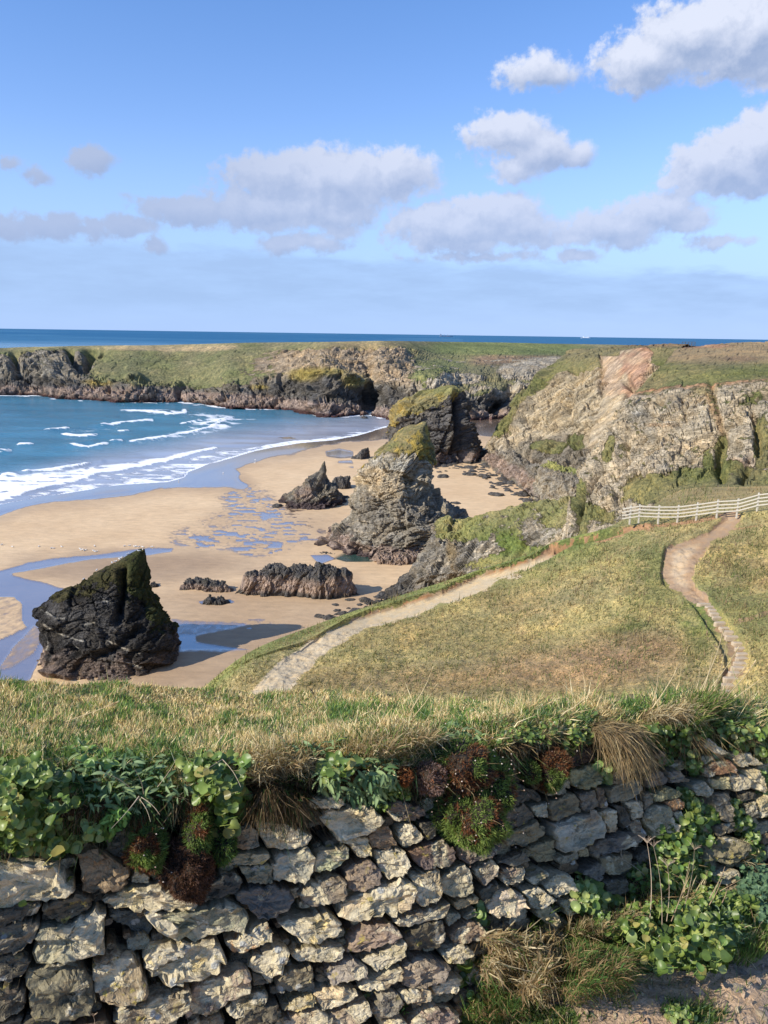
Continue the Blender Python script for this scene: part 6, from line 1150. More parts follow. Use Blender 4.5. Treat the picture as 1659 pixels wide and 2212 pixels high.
leafy('leafy_plant', 'large mass of round glossy green leaves on the bank at the left picture edge', [(45,1705,60,52),(110,1740,60,50),(35,1775,45,50),(110,1800,55,30),(60,1660,60,25)], L_ROUND, 260, 27, (0.005, 0.09), stems=30, hang=.3)
leafy('rosette_plant', 'yellow-green leaf rosette hanging over the lichened stone at the far left', [(200,1795,26,22),(160,1815,22,16)], L_PALE, 34, 24, (0.02, 0.08), stems=24, hang=.3)
leafy('leafy_plant', 'dark glossy round-leaved plant above the brown dead cushion on the left of the bank', [(460,1680,50,50),(500,1710,32,50),(430,1650,40,25),(490,1770,30,30),(520,1660,20,30)], L_ROUND, 190, 30, (0.01, 0.10), stems=14, hang=.5)
leafy('herb_tangle', 'low tangle of dull narrow leaves between the two left-hand glossy plants', [(260,1660,110,34),(350,1700,60,40),(250,1715,70,40),(170,1640,60,24),(320,1645,80,20)], L_LONG, 260, 22, (0.005, 0.06), hang=.2)
leafy('dock_plant', 'clump of upright broad green leaves at the back of the bank on the left', [(185,1625,42,16),(210,1650,40,14)], L_IVY, 60, 30, (0.01, 0.06))
leafy('thistle_plant', 'toothed green leaves beside the left red-green cushion', [(240,1775,22,30),(258,1755,24,18)], L_TOOTH, 60, 28, (0.02, 0.07), hang=.6)
leafy('sage_like_plant', 'grey-green narrow-leaved plant spilling over the cream stones at mid wall', [(745,1690,60,34),(800,1700,45,32),(700,1680,26,22),(830,1680,30,24),(790,1725,40,14)], L_LONG, 280, 24, (0.01, 0.08), hang=.5)
leafy('leafy_plant', 'small broad-leaved plant just above the grey-green narrow-leaved one', [(735,1655,30,18),(712,1668,26,14)], L_ROUND, 40, 26, (0.03, 0.09))
leafy('small_leaved_plant', 'tiny-leaved green plant between the grey-green plant and the big cushion', [(860,1712,28,26),(830,1740,26,14)], L_ROUND[:3], 110, 11, (0.01, 0.05))
leafy('weed_patch', 'patch of mixed small green leaves along the top of the bank right of centre', [(1120,1560,60,26),(1160,1590,50,22),(1060,1540,60,14),(1200,1570,40,24),(1100,1590,60,16)], L_ROUND + L_TOOTH, 260, 15, (0.005, 0.04))
leafy('weed_patch', 'green leaves trailing from the bank left of the hanging dead tussock', [(1250,1575,30,34),(1230,1610,24,20),(1265,1545,30,16)], L_ROUND, 120, 17, (0.01, 0.05), hang=.5)
leafy('pennywort', 'pale round leaves hanging over the upper stones below the dead tussock', [(1300,1660,22,26),(1318,1650,18,18),(1312,1678,12,14)], L_PALE, 50, 20, (0.02, 0.07), hang=.6)
leafy('weed_patch', 'dark leaves hanging under the bank right of the dead tussock', [(1400,1590,22,24),(1450,1600,30,30),(1420,1570,40,18),(1435,1640,20,14)], L_ROUND[:4], 130, 17, (0.01, 0.05), hang=.6)
leafy('leafy_plant', 'bright leaves tumbling down the wall left of the white-topped stone', [(1485,1600,18,24),(1495,1640,20,24),(1480,1570,24,16),(1505,1655,14,14)], L_PALE + L_ROUND[:2], 110, 17, (0.01, 0.06), hang=.5)
leafy('leafy_plant', 'big bright leafy plant crowning the bank at the right picture edge', [(1610,1555,45,36),(1645,1580,40,36),(1575,1570,30,30),(1640,1525,30,20),(1600,1600,34,22),(1650,1620,26,20)], L_ROUND + L_PALE, 280, 18, (0.01, 0.08), hang=.3)
leafy('leafy_plant', 'leaves growing out of the joints in the upper right part of the wall', [(1485,1715,18,22),(1500,1740,26,16),(1540,1745,26,22)], L_PALE + L_ROUND[:2], 90, 16, (0.015, 0.05), hang=.3)
leafy('leafy_plant', 'large-leaved clump in the middle of the right part of the wall', [(1495,1770,30,28),(1530,1770,30,22),(1470,1800,26,18)], L_ROUND + L_PALE, 100, 23, (0.015, 0.07), hang=.4)
leafy('leafy_plant', 'column of leaves climbing the wall near the right picture edge', [(1590,1745,16,26),(1600,1775,22,22),(1622,1810,18,24),(1632,1840,18,16)], L_PALE + L_ROUND, 150, 15, (0.015, 0.06), hang=.4)
leafy('leafy_plant', 'strip of small leaves hanging at the extreme right of the wall', [(1655,1680,14,30),(1650,1720,10,26)], L_PALE, 50, 16, (0.01, 0.05), hang=.5)
leafy('leafy_plant', 'yellow-green leafy patch among dead stems low on the right part of the wall', [(1450,1835,50,26),(1470,1870,44,30),(1430,1870,26,24),(1500,1850,26,18)], L_PALE + L_ROUND[:3], 230, 17, (0.02, 0.09), stems=20, hang=.2)
leafy('leafy_plant', 'pale green leaf cluster at the foot of the wall right of centre', [(1262,1920,34,34),(1285,1945,30,30),(1255,1955,22,20)], L_PALE, 90, 21, (0.03, 0.10), hang=.3)
leafy('leafy_plant', 'small plant with shiny leaves beside the pale cluster at the foot of the wall', [(1335,1950,24,16),(1318,1935,18,14),(1300,1975,16,14)], L_PALE, 44, 20, (0.03, 0.09), hang=.3)
leafy('leafy_plant', 'dark green leafy plant under the dead umbels at the foot of the wall', [(1385,1890,26,26),(1400,1915,34,22),(1375,1925,24,22),(1425,1915,20,20)], L_ROUND + L_TOOTH, 130, 17, (0.02, 0.09), hang=.1)
leafy('leafy_plant', 'leaves beside the big mossy stone low on the right', [(1520,1885,40,16),(1545,1895,24,14),(1520,1945,24,36)], L_ROUND + L_PALE, 120, 15, (0.02, 0.08), hang=.2)
leafy('leafy_plant', 'large clump of round shiny leaves at the foot of the wall by the bare soil', [(1470,2045,70,48),(1510,2030,56,40),(1400,2020,44,30),(1440,2075,44,28),(1545,2060,34,36),(1520,2090,36,20)], L_ROUND + L_ROUND + L_PALE, 290, 24, (0.03, 0.16), stems=30, hang=.1)
leafy('leafy_plant', 'short-leaved fringe left of the large round-leaved clump', [(1375,1995,40,18),(1340,2010,40,16),(1330,2070,26,12)], L_ROUND, 80, 18, (0.03, 0.10))
leafy('creeping_plant', 'blue-green small-leaved creeper down the right picture edge at the foot of the wall', [(1625,1880,30,36),(1645,1930,30,40),(1620,1920,26,36),(1655,1970,20,26)], L_BLUE, 290, 13, (0.01, 0.07), hang=.4)
leafy('leafy_plant', 'lone leafy sprig in the grass at the right foot of the wall', [(1600,1945,26,14),(1620,1955,16,10)], L_ROUND, 30, 20, (0.02, 0.07))
leafy('wall_rosette', 'small toothed rosette growing from a joint above the bottom grass clump', [(1034,1975,14,26),(1044,1985,14,16)], L_TOOTH + L_PALE, 34, 22, (0.02, 0.05), hang=.3)
leafy('pennywort', 'vertical string of round shiny leaves left of the bottom grass clump', [(1005,2080,14,16),(1000,2115,24,18),(1012,2150,22,18),(1020,2180,26,20),(978,2105,12,10)], L_PALE + L_ROUND, 84, 24, (0.03, 0.08), hang=.2)
leafy('small_leaved_plant', 'small bright plant in a joint at the bottom middle of the wall', [(800,2150,16,22),(812,2170,14,14)], L_PALE, 60, 13, (0.02, 0.06), hang=.3)
leafy('small_leaved_plant', 'tiny tuft of leaves at the very bottom middle of the wall', [(872,2185,16,14),(890,2155,12,12)], L_TOOTH, 40, 13, (0.02, 0.05))
leafy('creeping_plant', 'pale leafy weed creeping over the bare soil at the bottom', [(1465,2185,26,14),(1480,2195,18,10)], L_PALE, 34, 14, (0.01, 0.03), cat='weed')

# ------------------------------------------------------------------ thrift cushions: domes of needles
def cushion(label, cx, cy, rx, ry, depth, n, cols, size=14, flowers=0, name='thrift_cushion'):
    n = int(n * 1.7); c0, N0 = cast(T_NEAR, np.array([cx, cx, cx - rx, cx + rx]), np.array([cy, cy + ry * .5, cy, cy])); base = W(np.array(float(cx)), np.array(float(cy)), 0.0); D = np.linalg.norm(base - np.array([0, 0, H]))
    root = empty(name, tuple(base), label, 'cushion plant'); ww, hh = rx * D / F, ry * D / F
    nt, npz = 36, 18; th = np.linspace(0, 2 * math.pi, nt, endpoint=False); ph = np.linspace(0.05, math.pi * 0.62, npz); upv = np.cross(WN, wd); upv = upv if upv[2] > 0 else -upv
    U = lambda a, b: (np.cos(a) * np.sin(b))[..., None] * wd * ww + (np.sin(a) * np.sin(b))[..., None] * upv * hh + np.cos(b)[..., None] * WN * depth
    A, Bb = np.meshgrid(th, ph); S_ = U(A, Bb) * (0.80 + 0.32 * fbm(U(A, Bb) / 0.035 + cx, 950, 3))[..., None]
    body = mk('cushion_core', S_.reshape(-1, 3), gridfaces(npz, nt, True), M_SOIL, parent=root)
    a = rs.rand(n) * 2 * math.pi; b_ = np.arccos(1 - rs.rand(n) * 1.35); P = U(a, b_); Nn = P / np.array([1.0]) ; Nn = P / np.linalg.norm(P, axis=1, keepdims=True); P = P * (0.82 + 0.34 * fbm(P / 0.035 + cx, 950, 3))[:, None]; size = size * 0.68
    f = fbm(P / 0.035 + cx * 3.1, 951, 3); yy = P @ upv / hh
    c = cols(f, yy, n, P @ wd / ww); nd = blades('needles', P, Nn, size * D / F * rs.uniform(0.5, 1.2, n), np.full(n, 1.7 * D / F), c, lean=Nn * 0.5 - np.array([0, 0, 0.6]), curl=0.6, spread=0.9, parent=root, droop=0.15); nd['kind'] = 'stuff'
    if flowers:
        k = rs.choice(n, flowers, replace=False); Q = P[k]; nn = Nn[k]; Ls = rs.uniform(18, 42, flowers) * D / F
        st = blades('dead_flower_stems', Q, nn, Ls, np.full(flowers, 1.0 * D / F), mixcol(flowers, [STRAW2, STRAW * .8], [1, 1]), lean=nn * .8 + np.array([0.8, -0.1, -0.6]), curl=0.9, spread=0.5, parent=root, droop=0.3); st['kind'] = 'stuff'
        me = st.data; co = np.empty(len(me.vertices) * 3, np.float32); me.vertices.foreach_get('co', co); tips = co.reshape(-1, 5, 3)[:, 4]
        rr = 1.7 * D / F; o6 = np.array([(1, 0, 0), (-1, 0, 0), (0, 1, 0), (0, -1, 0), (0, 0, 1), (0, 0, -1)]) * rr; V = (tips[:, None] + o6[None]).reshape(-1, 3)
        tr = np.array([(0, 2, 4), (2, 1, 4), (1, 3, 4), (3, 0, 4), (2, 0, 5), (1, 2, 5), (3, 1, 5), (0, 3, 5)]); T = (np.arange(flowers)[:, None, None] * 6 + tr).reshape(-1, 3)
        hd = mk('dead_flower_heads', V, T, M_STEM, {'col': np.repeat(mixcol(flowers, [(0.5, 0.42, 0.34), (0.36, 0.24, 0.18)], [1, 1]), 6, 0)}, parent=root); hd['kind'] = 'stuff'
    return root
NG, NB, NR, NBR = (0.12, 0.19, 0.045), (0.22, 0.29, 0.08), (0.22, 0.085, 0.035), (0.11, 0.055, 0.032)
def cc_mix(gr): return lambda f, y, n, x: np.where((f + gr(x, y) > 0)[:, None], mixcol(n, [NG, NB, YGREEN], [1, 1, .3]), mixcol(n, [NR, NBR, STRAW2], [1, .7, .35]))
cushion('biggest hanging thrift cushion, green below and russet above, with dead flower stems', 1005, 1752, 76, 74, 0.13, 6500, cc_mix(lambda x, y: 0.26 - y * 0.45), 15, 60)
cushion('brown-green thrift lobe at the upper right of the biggest cushion', 1055, 1690, 44, 70, 0.08, 3000, cc_mix(lambda x, y: 0.05 - y * 0.2), 14, 24)
cushion('russet upper lobe of thrift above the biggest green cushion', 990, 1650, 88, 56, 0.10, 4200, cc_mix(lambda x, y: -0.02 + 0 * x), 14, 34)
cushion('greyish dead thrift cushion at the left of the biggest one', 915, 1672, 30, 40, 0.08, 2200, lambda f, y, n, x: mixcol(n, [(0.23, 0.16, 0.14), (0.17, 0.11, 0.09), NR], [1, 1, .25]), 11, 10)
cushion('small rust-red thrift tuft under the dry grass at mid bank', 862, 1672, 20, 24, 0.06, 1100, lambda f, y, n, x: mixcol(n, [NR, NBR, (0.3, 0.11, 0.04)], [1, .6, .5]), 12)
cushion('red and green thrift cushion at the left end of the wall over the lichened stone', 316, 1822, 42, 54, 0.09, 4200, cc_mix(lambda x, y: 0.05 - y * 0.25 + x * 0.15), 15, 14)
cushion('brown dead thrift cushion hanging beside the red and green one', 404, 1868, 56, 62, 0.10, 4600, lambda f, y, n, x: mixcol(n, [NBR, (0.17, 0.095, 0.065), (0.07, 0.035, 0.025)], [1, .8, .8]), 12)
cushion('dark green thrift column below the left dark glossy plant', 424, 1775, 30, 60, 0.08, 2600, cc_mix(lambda x, y: 0.25 + 0 * x), 14)
cushion('dark shaded thrift tuft left of the flat top stone', 482, 1810, 24, 50, 0.06, 1500, lambda f, y, n, x: mixcol(n, [NG, (0.04, 0.09, 0.03)], [1, 1]), 13)
cushion('small red-brown thrift cushion with a green fringe right of the biggest cushion', 1178, 1655, 36, 46, 0.08, 3400, cc_mix(lambda x, y: -0.10 - y * 0.38 + x * 0.1), 12, 8)
cushion('little green thrift tuft left of the small red-brown cushion', 1140, 1665, 18, 24, 0.05, 1000, cc_mix(lambda x, y: 0.3 + 0 * x), 11)
cushion('mossy golden-green tuft under the dead umbels', 1380, 1915, 28, 24, 0.08, 1300, lambda f, y, n, x: mixcol(n, [YGREEN, STRAW2, NG], [1, 1, .6]), 13)

# ------------------------------------------------------------------ tussocks, dead stems and stalks
def tussock(label, pts, n, lpx, lean, cols, droop=0.6, curl=0.6, name='grass_tussock', depth=0.10, cat='grass tussock', spread=0.6, w=1.8, seg=3):
    B = np.array(pts, float); bi = rs.choice(len(B), n, p=(B[:, 2] * B[:, 3]) / (B[:, 2] * B[:, 3]).sum()); a, q = rs.rand(n) * 6.283, np.sqrt(rs.rand(n)); Bs = B[bi]
    P, N = cast(T_NEAR, Bs[:, 0] + Bs[:, 2] * q * np.cos(a), Bs[:, 1] + Bs[:, 3] * q * np.sin(a)); ok = ~np.isnan(P[:, 0]); P, N, q = P[ok], N[ok], q[ok]; D = dist(P); v = (np.array([0, 0, H]) - P) / D[:, None]
    P = P + v * (depth * (1 - q ** 2) * rs.rand(len(P)) ** 0.5)[:, None]; c0 = P.mean(0)
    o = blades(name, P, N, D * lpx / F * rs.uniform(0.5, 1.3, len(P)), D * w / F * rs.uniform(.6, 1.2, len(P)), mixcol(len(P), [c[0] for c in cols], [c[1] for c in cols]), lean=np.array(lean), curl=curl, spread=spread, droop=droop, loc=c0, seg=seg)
    o.location = c0; return tag(o, label, cat)
DRYC = [(STRAW, 1), (BLEACH, .8), (STRAW2, 1)]
tussock('hanging beard of dead brown grass strands over the upper right of the wall', [(1330,1585,60,26),(1350,1600,40,20),(1300,1575,36,18)], 1500, 62, (0.25, -0.7, -0.5), [(STRAW, 1), (STRAW2, 1.6), ((0.25, 0.2, 0.11), 1)], 1.3, 0.5, depth=0.09, w=1.6)
tussock('pale straw tussock overhanging the dark hollow near the right of the bank', [(1440,1550,60,14),(1470,1540,40,14)], 900, 46, (0.2, -0.5, 0.1), DRYC, 1.2, 0.5, w=1.7)
tussock('bleached dry grass heap at the middle of the bank', [(590,1640,60,34),(560,1670,40,26),(640,1650,40,24)], 1700, 34, (0.2, -0.3, -0.1), DRYC, 0.7, 1.1, w=2.3)
tussock('dark dead grass curtain over the wall left of the cream top stone', [(590,1720,60,38),(640,1730,36,30)], 1500, 42, (0.1, -0.5, -0.8), [(STRAW2 * .5, 1), (STRAW2 * .35, 1), (DGREEN * .8, .6)], 0.9, 0.9)
tussock('dry grass heap along the bank right of centre', [(830,1620,80,24),(900,1600,70,20)], 1700, 32, (0.2, -0.3, 0), DRYC + [(BGREEN, .5)], 0.6, 1.0, w=2.2)
tussock('bleached hay-like clump at the foot of the wall', [(1120,2050,80,42),(1170,2090,44,50),(1070,2030,50,26),(1150,2130,50,40),(1060,2090,40,40)], 4200, 36, (0.25, -0.5, 0.1), DRYC + [(BGREEN, .35)], 0.9, 1.2, depth=0.22, w=2.4)
tussock('fine green and brown grass cushion beside the hay-like clump', [(1290,2110,76,48),(1250,2080,50,36),(1335,2100,40,40),(1240,2140,40,36)], 3600, 46, (0.3, -0.5, 0.3), [(BGREEN, 1), (DGREEN * 1.5, 1), (STRAW2, 1.1), (STRAW * .8, .5)], 0.9, 0.5, depth=0.22, w=1.5)
tussock('green weedy grass at the bottom between the wall and the hay-like clump', [(1060,2130,50,50),(1040,2190,60,30),(1100,2180,50,30)], 1500, 34, (0, -0.4, 0.4), [(BGREEN, 1), (DGREEN * 1.5, 1), (STRAW2, .7)], 0.4, 0.7, depth=0.15)
tussock('dry grass among the stones at the wall foot right of centre', [(1300,2010,60,22),(1360,1985,50,22),(1250,2010,40,16)], 1300, 30, (0.2, -0.4, 0.2), DRYC + [(BGREEN, .8)], 0.6, 0.9, depth=0.12)
tussock('tuft of grass below the row of cream stones at the wall foot', [(1180,1990,34,14),(1150,2005,30,12)], 420, 34, (0, -0.3, 0.5), [(BGREEN, 1), (YGREEN, .6)], 0.3, 0.6, depth=0.08)
tussock('dry grass wisps on the wall by the climbing leaves at the right', [(1600,1860,14,22),(1590,1830,10,20)], 200, 40, (0.1, -0.3, 0.2), DRYC, 0.5, 0.5)
tussock('green grass tuft on the bank in front of the dark hollow', [(1540,1530,34,20),(1510,1520,30,14),(1500,1560,26,16)], 900, 44, (0.3, -0.2, 0.4), [(BGREEN, 1), (YGREEN, .6), (STRAW, .6)], 0.7, 0.4)

def tube(P, r, n=5):
    P = np.asarray(P, float); K = len(P); t = np.gradient(P, axis=0); t /= np.linalg.norm(t, axis=1, keepdims=True); a = np.cross(t, [0.3, 0.9, 0.2]); a /= np.linalg.norm(a, axis=1, keepdims=True); b_ = np.cross(t, a); th = np.linspace(0, 2 * math.pi, n, endpoint=False)
    rr = np.asarray(r) * np.ones(K); return (P[:, None] + (a[:, None] * np.cos(th)[None, :, None] + b_[:, None] * np.sin(th)[None, :, None]) * rr[:, None, None]).reshape(-1, 3), gridfaces(K, n, True)
def stalk(name, label, p0, p1, wpx, col, group=None, bow=0.06, off=0.03, head=False, cat='grass stalk', umbel=0):
    P0, _ = cast(T_NEAR, np.array([float(p0[0])]), np.array([float(p0[1])])); P0 = P0[0]; D0 = np.linalg.norm(P0 - np.array([0, 0, H])) - off; dv = ray(float(p1[0]), float(p1[1])); P0 = np.array([0, 0, H]) + ray(float(p0[0]), float(p0[1])) * D0
    P1 = np.array([0, 0, H]) + dv * D0 * 0.97; t = np.linspace(0, 1, 9)[:, None]; L = np.linalg.norm(P1 - P0); pts = P0 * (1 - t) + P1 * t + np.array([0.7, 0.3, 0.2]) * bow * L * np.sin(t * math.pi)
    r = wpx * D0 / F / 2; r = r * (0.6 if off > 0.05 else 1.0); V, fcs = tube(pts, r * np.linspace(1.1, 0.45, 9)); root = None
    if not umbel:
        if head:
            k = 26; u = rs.rand(k) * 0.25 + 0.75; idx = u * 8; B = np.array([np.interp(idx, range(9), pts[:, i]) for i in range(3)]).T; d = (P1 - P0) / L
            o = blades('seed_head', B, np.tile(d, (k, 1)), np.full(k, 9 * D0 / F), np.full(k, 2.4 * D0 / F), np.tile(col, (k, 1)), lean=d * 1.5, spread=0.35, curl=.2, mat=M_STEM); o['kind'] = 'stuff'
            root = empty(name, tuple(P0), label, cat, group); st = mk('stem', V - P0, fcs, M_STEM, {'col': np.tile(col, (len(V), 1))}, parent=root); o.parent = root; me = o.data; me.transform(Matrix.Translation(Vector(-P0))); return root
        o = mk(name, V - P0, fcs, M_STEM, {'col': np.tile(col, (len(V), 1))}); o.location = P0; return tag(o, label, cat, group)
    root = empty(name, tuple(P0), label, cat, group); mk('stem', V - P0, fcs, M_STEM, {'col': np.tile(col, (len(V), 1))}, parent=root); d = (P1 - P0) / L; v = (np.array([0, 0, H]) - P1); v /= np.linalg.norm(v)
    for i in range(umbel):
        a = i / umbel * 6.283 + rs.rand() * .3; e = d * 0.75 + (np.cross(d, v) * math.cos(a) + v * math.sin(a)) * 0.9; R_ = rs.uniform(12, 20) * D0 / F; Q = P1 + e * R_; V2, f2 = tube([P1, (P1 + Q) / 2 + d * R_ * 0.1, Q], r * 0.5, 4)
        s = mk('ray', V2 - P0, f2, M_STEM, {'col': np.tile(col, (len(V2), 1))}, parent=root)
    return root
ST_C = (0.52, 0.42, 0.25)
G1 = 'tall dry grass stalks standing up against the hillside'
for (a, b_, c, d, w, hd) in [(1510,1500,1563,1362,2.4,True),(1524,1500,1594,1402,2.0,True),(1512,1510,1539,1410,2.2,False),(1560,1515,1630,1432,2.0,True),(1500,1505,1512,1440,1.8,False),(1545,1515,1610,1440,1.6,True),(1570,1520,1652,1460,1.8,False),(1535,1510,1570,1380,1.6,False)]:
    stalk('grass_stalk', 'tall dry grass stalk leaning right beside the stone steps', (a, b_), (c, d), w, ST_C, G1, head=hd)
for lb, (a, b_, c, d, w, hd) in zip(['tall leaning seed stalk against the brown hillside at centre', 'shorter seed stalk just right of the tall centre one', 'forked-looking dry stalk low on the hillside right of centre', 'tall upright pale stalk left of the stone steps', 'leaning pale stalk left of the stone steps', 'thin upright stalk on the field at left', 'thin stalk at the left end of the gravel track', 'bent seed stalk near the left end of the gravel track', 'upright thin stalk left of the dry grass heap', 'leaning stalk on the bank at centre left', 'dark thin stalk against the sky-lit field far left', 'curved long grass stalk lying over the left field'],
        [(884,1540,934,1447,2.0,True),(892,1550,942,1482,1.7,True),(1225,1540,1284,1489,1.8,False),(1409,1525,1422,1440,1.9,False),(1409,1530,1469,1432,2.0,True),(421,1610,412,1528,1.9,True),(558,1585,561,1500,1.6,False),(694,1560,672,1492,1.7,True),(650,1580,648,1514,1.6,False),(798,1600,838,1520,1.8,True),(60,1600,84,1508,1.7,True),(140,1560,250,1520,1.8,True)]):
    stalk('grass_stalk', lb, (a, b_), (c, d), w, ST_C, head=hd)
for lb, (a, b_, c, d, w, u) in zip(['dead umbel with a thick pale stem in front of the upright slate', 'dead umbel leaning left of the yellow-green leaves', 'spoked dead umbel among the yellow-green leaves', 'small dead umbel near the right of the yellow-green leaves', 'little dead flower head at the bottom left of the wall', 'dead umbel leaning up-left from the foot of the wall'],
        [(1404,1985,1398,1822,2.4,12),(1430,2000,1412,1830,1.6,9),(1440,1990,1442,1872,1.7,18),(1478,1960,1500,1836,1.6,9),(200,2225,202,2196,1.8,16),(1400,1900,1345,1856,2.0,8)]):
    stalk('dead_umbel', lb, (a, b_), (c, d), w, (0.47, 0.37, 0.27), cat='dead flower stem', umbel=u, off=0.10)
for i, (a, b_, c, d, w) in enumerate([(1450,1990,1490,1860,2.6),(1418,1940,1448,1915,2.4),(1532,1955,1560,1898,2.4),(1560,1950,1572,1912,2.6),(1533,1940,1566,1872,2.6),(1555,1925,1600,1900,2.2),(1060,2060,1075,2010,2.0)]):
    stalk('dead_stalk', 'bare dead stem among the leaves at the foot of the wall', (a, b_), (c, d), w, (0.40, 0.29, 0.19), 'dead stems at the foot of the wall', off=0.12, cat='dry stalk')
for i, (a, b_, c, d, w) in enumerate([(300,1720,240,1790,3.0),(305,1722,345,1760,2.4),(310,1715,290,1660,2.2),(300,1725,325,1775,2.0),(280,1700,215,1665,2.0),(480,1640,520,1700,2.6),(480,1640,440,1665,2.0),(340,1700,380,1640,1.8)]):
    stalk('dead_twig', 'bleached dead twig in the leaves on the left of the bank', (a, b_), (c, d), w, (0.46, 0.37, 0.25), 'dead twigs on the left of the bank', off=0.12, cat='twig')
stalk('root_strand', 'white curved root hanging on the wall below the dead tussock', (1386, 1668), (1384, 1745), 2.6, (0.6, 0.55, 0.48), off=0.03, bow=-0.2, cat='root')

# extra leaf clumps that thicken the big plants at the left and low on the right
leafy('leafy_plant', 'upper shoots of the glossy leaf mass at the left picture edge, against the field', [(30,1670,50,26),(90,1680,60,30),(20,1720,30,40)], L_ROUND + L_PALE, 220, 25, (0.02, 0.10), hang=.1)
leafy('leafy_plant', 'lower fringe of glossy leaves resting on the cream capstone at far left', [(50,1800,60,34),(120,1815,50,22),(20,1770,30,50)], L_ROUND, 220, 26, (0.01, 0.08), hang=.5)
leafy('leafy_plant', 'right-hand shoots of the round-leaved clump by the bare soil', [(1530,2010,40,34),(1555,2050,26,36),(1500,1990,40,20)], L_PALE + L_ROUND, 200, 22, (0.03, 0.14), hang=.2)
leafy('herb_tangle', 'grey-green herb leaves mixed into the dry grass at mid bank', [(650,1610,110,22),(960,1590,90,26),(800,1640,60,20)], L_LONG, 280, 20, (0.005, 0.04), hang=.2)
leafy('weed_patch', 'scattered leaves along the bank crest right of the steps stalks', [(1560,1530,50,18),(1620,1525,50,14),(1500,1580,40,20)], L_ROUND + L_TOOTH, 200, 16, (0.005, 0.05), hang=.1)

# the same turf and plants carried on a few steps beyond both sides of the picture
def drop(tree, x, y):
    P, N = [], []
    for a, b_ in zip(x, y):
        h = tree.ray_cast(Vector((a, b_, H + 3)), Vector((0, 0, -1))); P.append((np.nan,) * 3 if h[0] is None else tuple(h[0])); N.append((0, 0, 1) if h[0] is None else tuple(h[1] if h[1].z > 0 else -h[1]))
    return np.array(P), np.array(N)
EL, ER = W(np.array(-120.), topl(np.array(-120.))), W(np.array(1800.), topl(np.array(1800.))); bk_ = -np.array([wo[0], wo[1], 0])
def strip(n, s0, s1, d0, d1, length, width, name, lean, dryw=0.5, droop=0.2):
    sd = rs.rand(n) < 0.5; s = rs.uniform(s0, s1, n); d = d0 + (d1 - d0) * rs.rand(n) ** 1.3
    X = np.where(sd[:, None], EL - wd * s[:, None], ER + wd * s[:, None]) + bk_ * d[:, None]; P, N = drop(T_NEAR, X[:, 0], X[:, 1]); ok = ~np.isnan(P[:, 0]); P, N = P[ok], N[ok]; n = len(P)
    o = blades(name, P, N, length * rs.uniform(.5, 1.3, n), np.full(n, width), 1.3 * mixcol(n, [STRAW, BLEACH, STRAW2, BGREEN, DGREEN, YGREEN], [dryw, dryw * .6, dryw * .6, 1 - dryw, (1 - dryw) * .8, (1 - dryw) * .5]), lean=lean, curl=.7, spread=.9, droop=droop); return tag(o, kind='stuff')
strip(22000, 0.0, 4.2, -0.06, 0.45, 0.035, 0.0026, 'bank_grass_further_along', np.array([0.1, -0.4, 0]), 0.45, 0.4)
strip(14000, 0.0, 4.2, 0.4, 4.0, 0.05, 0.004, 'field_grass_further_along', np.array([0.15, 0, 0]), 0.5)
n = 9000; X = rs.uniform(1.9, 5.5, n); Y = rs.uniform(0.6, 3.4, n); P, N = drop(T_NEAR, X, Y); ok = ~np.isnan(P[:, 0]) & (P[:, 2] < ZG + 0.25) & (P[:, 2] > ZG - 0.8); P, N = P[ok], N[ok]
tag(blades('path_side_grass_further_along', P, N, rs.uniform(.015, .035, len(P)), np.full(len(P), .003), 1.3 * mixcol(len(P), [BGREEN, YGREEN, STRAW], [1, .6, .3])), kind='stuff')
for k, (sgn, s, lb) in enumerate([(-1, .15, 'nearest'), (-1, .6, 'second'), (-1, 1.1, 'third'), (1, .2, 'nearest'), (1, .8, 'second')]):
    E = (EL - wd * s if sgn < 0 else ER + wd * s); sets = L_ROUND if k % 2 == 0 else L_PALE + L_LONG; root = empty('leafy_plant', tuple(E), '%s leafy clump on the bank past the %s end of the picture' % (lb, 'left' if sgn < 0 else 'right'), 'plant')
    for i in range(150):
        q = rs.randn(2) * np.array([0.12, 0.06]); hgt = rs.uniform(-0.10, 0.04); o = bpy.data.objects.new('leaf', sets[rs.randint(len(sets))]); o.parent = root; o.location = wd * q[0] + np.array([wo[0], wo[1], 0]) * (0.03 + abs(q[1]) * 0.6) + np.array([0, 0, hgt + 0.03])
        o.rotation_euler = tuple(rs.uniform(-.7, .7, 2)) + (rs.uniform(0, 6.3),); c_ = rs.uniform(.012, .026); o.scale = (c_, c_, c_); COL.objects.link(o)

leafy('leafy_plant', 'small-leaved green tangle round the feet of the dead umbels', [(1430,1905,60,36),(1480,1900,40,30),(1400,1960,50,26),(1450,1960,50,24)], L_ROUND[:6] + L_TOOTH, 290, 17, (0.03, 0.12), hang=.2)
leafy('leafy_plant', 'green shoots filling the wall joints above the yellow-green patch', [(1470,1800,50,34),(1440,1790,30,24),(1520,1815,40,26)], L_ROUND + L_PALE, 200, 17, (0.02, 0.07), hang=.3)
leafy('leafy_plant', 'low green growth between the round-leaved clump and the right edge turf', [(1570,1980,34,30),(1590,2020,30,26),(1550,1940,30,20)], L_ROUND[:6] + L_LONG, 180, 18, (0.02, 0.08), hang=.1)
tussock('straw and dead grass tangled behind the dead umbels', [(1440,1870,60,50),(1420,1930,60,30),(1480,1930,40,40)], 1500, 34, (0.2, -0.4, 0.2), DRYC + [(BGREEN, .6)], 0.5, 1.0, depth=0.10, w=1.6)
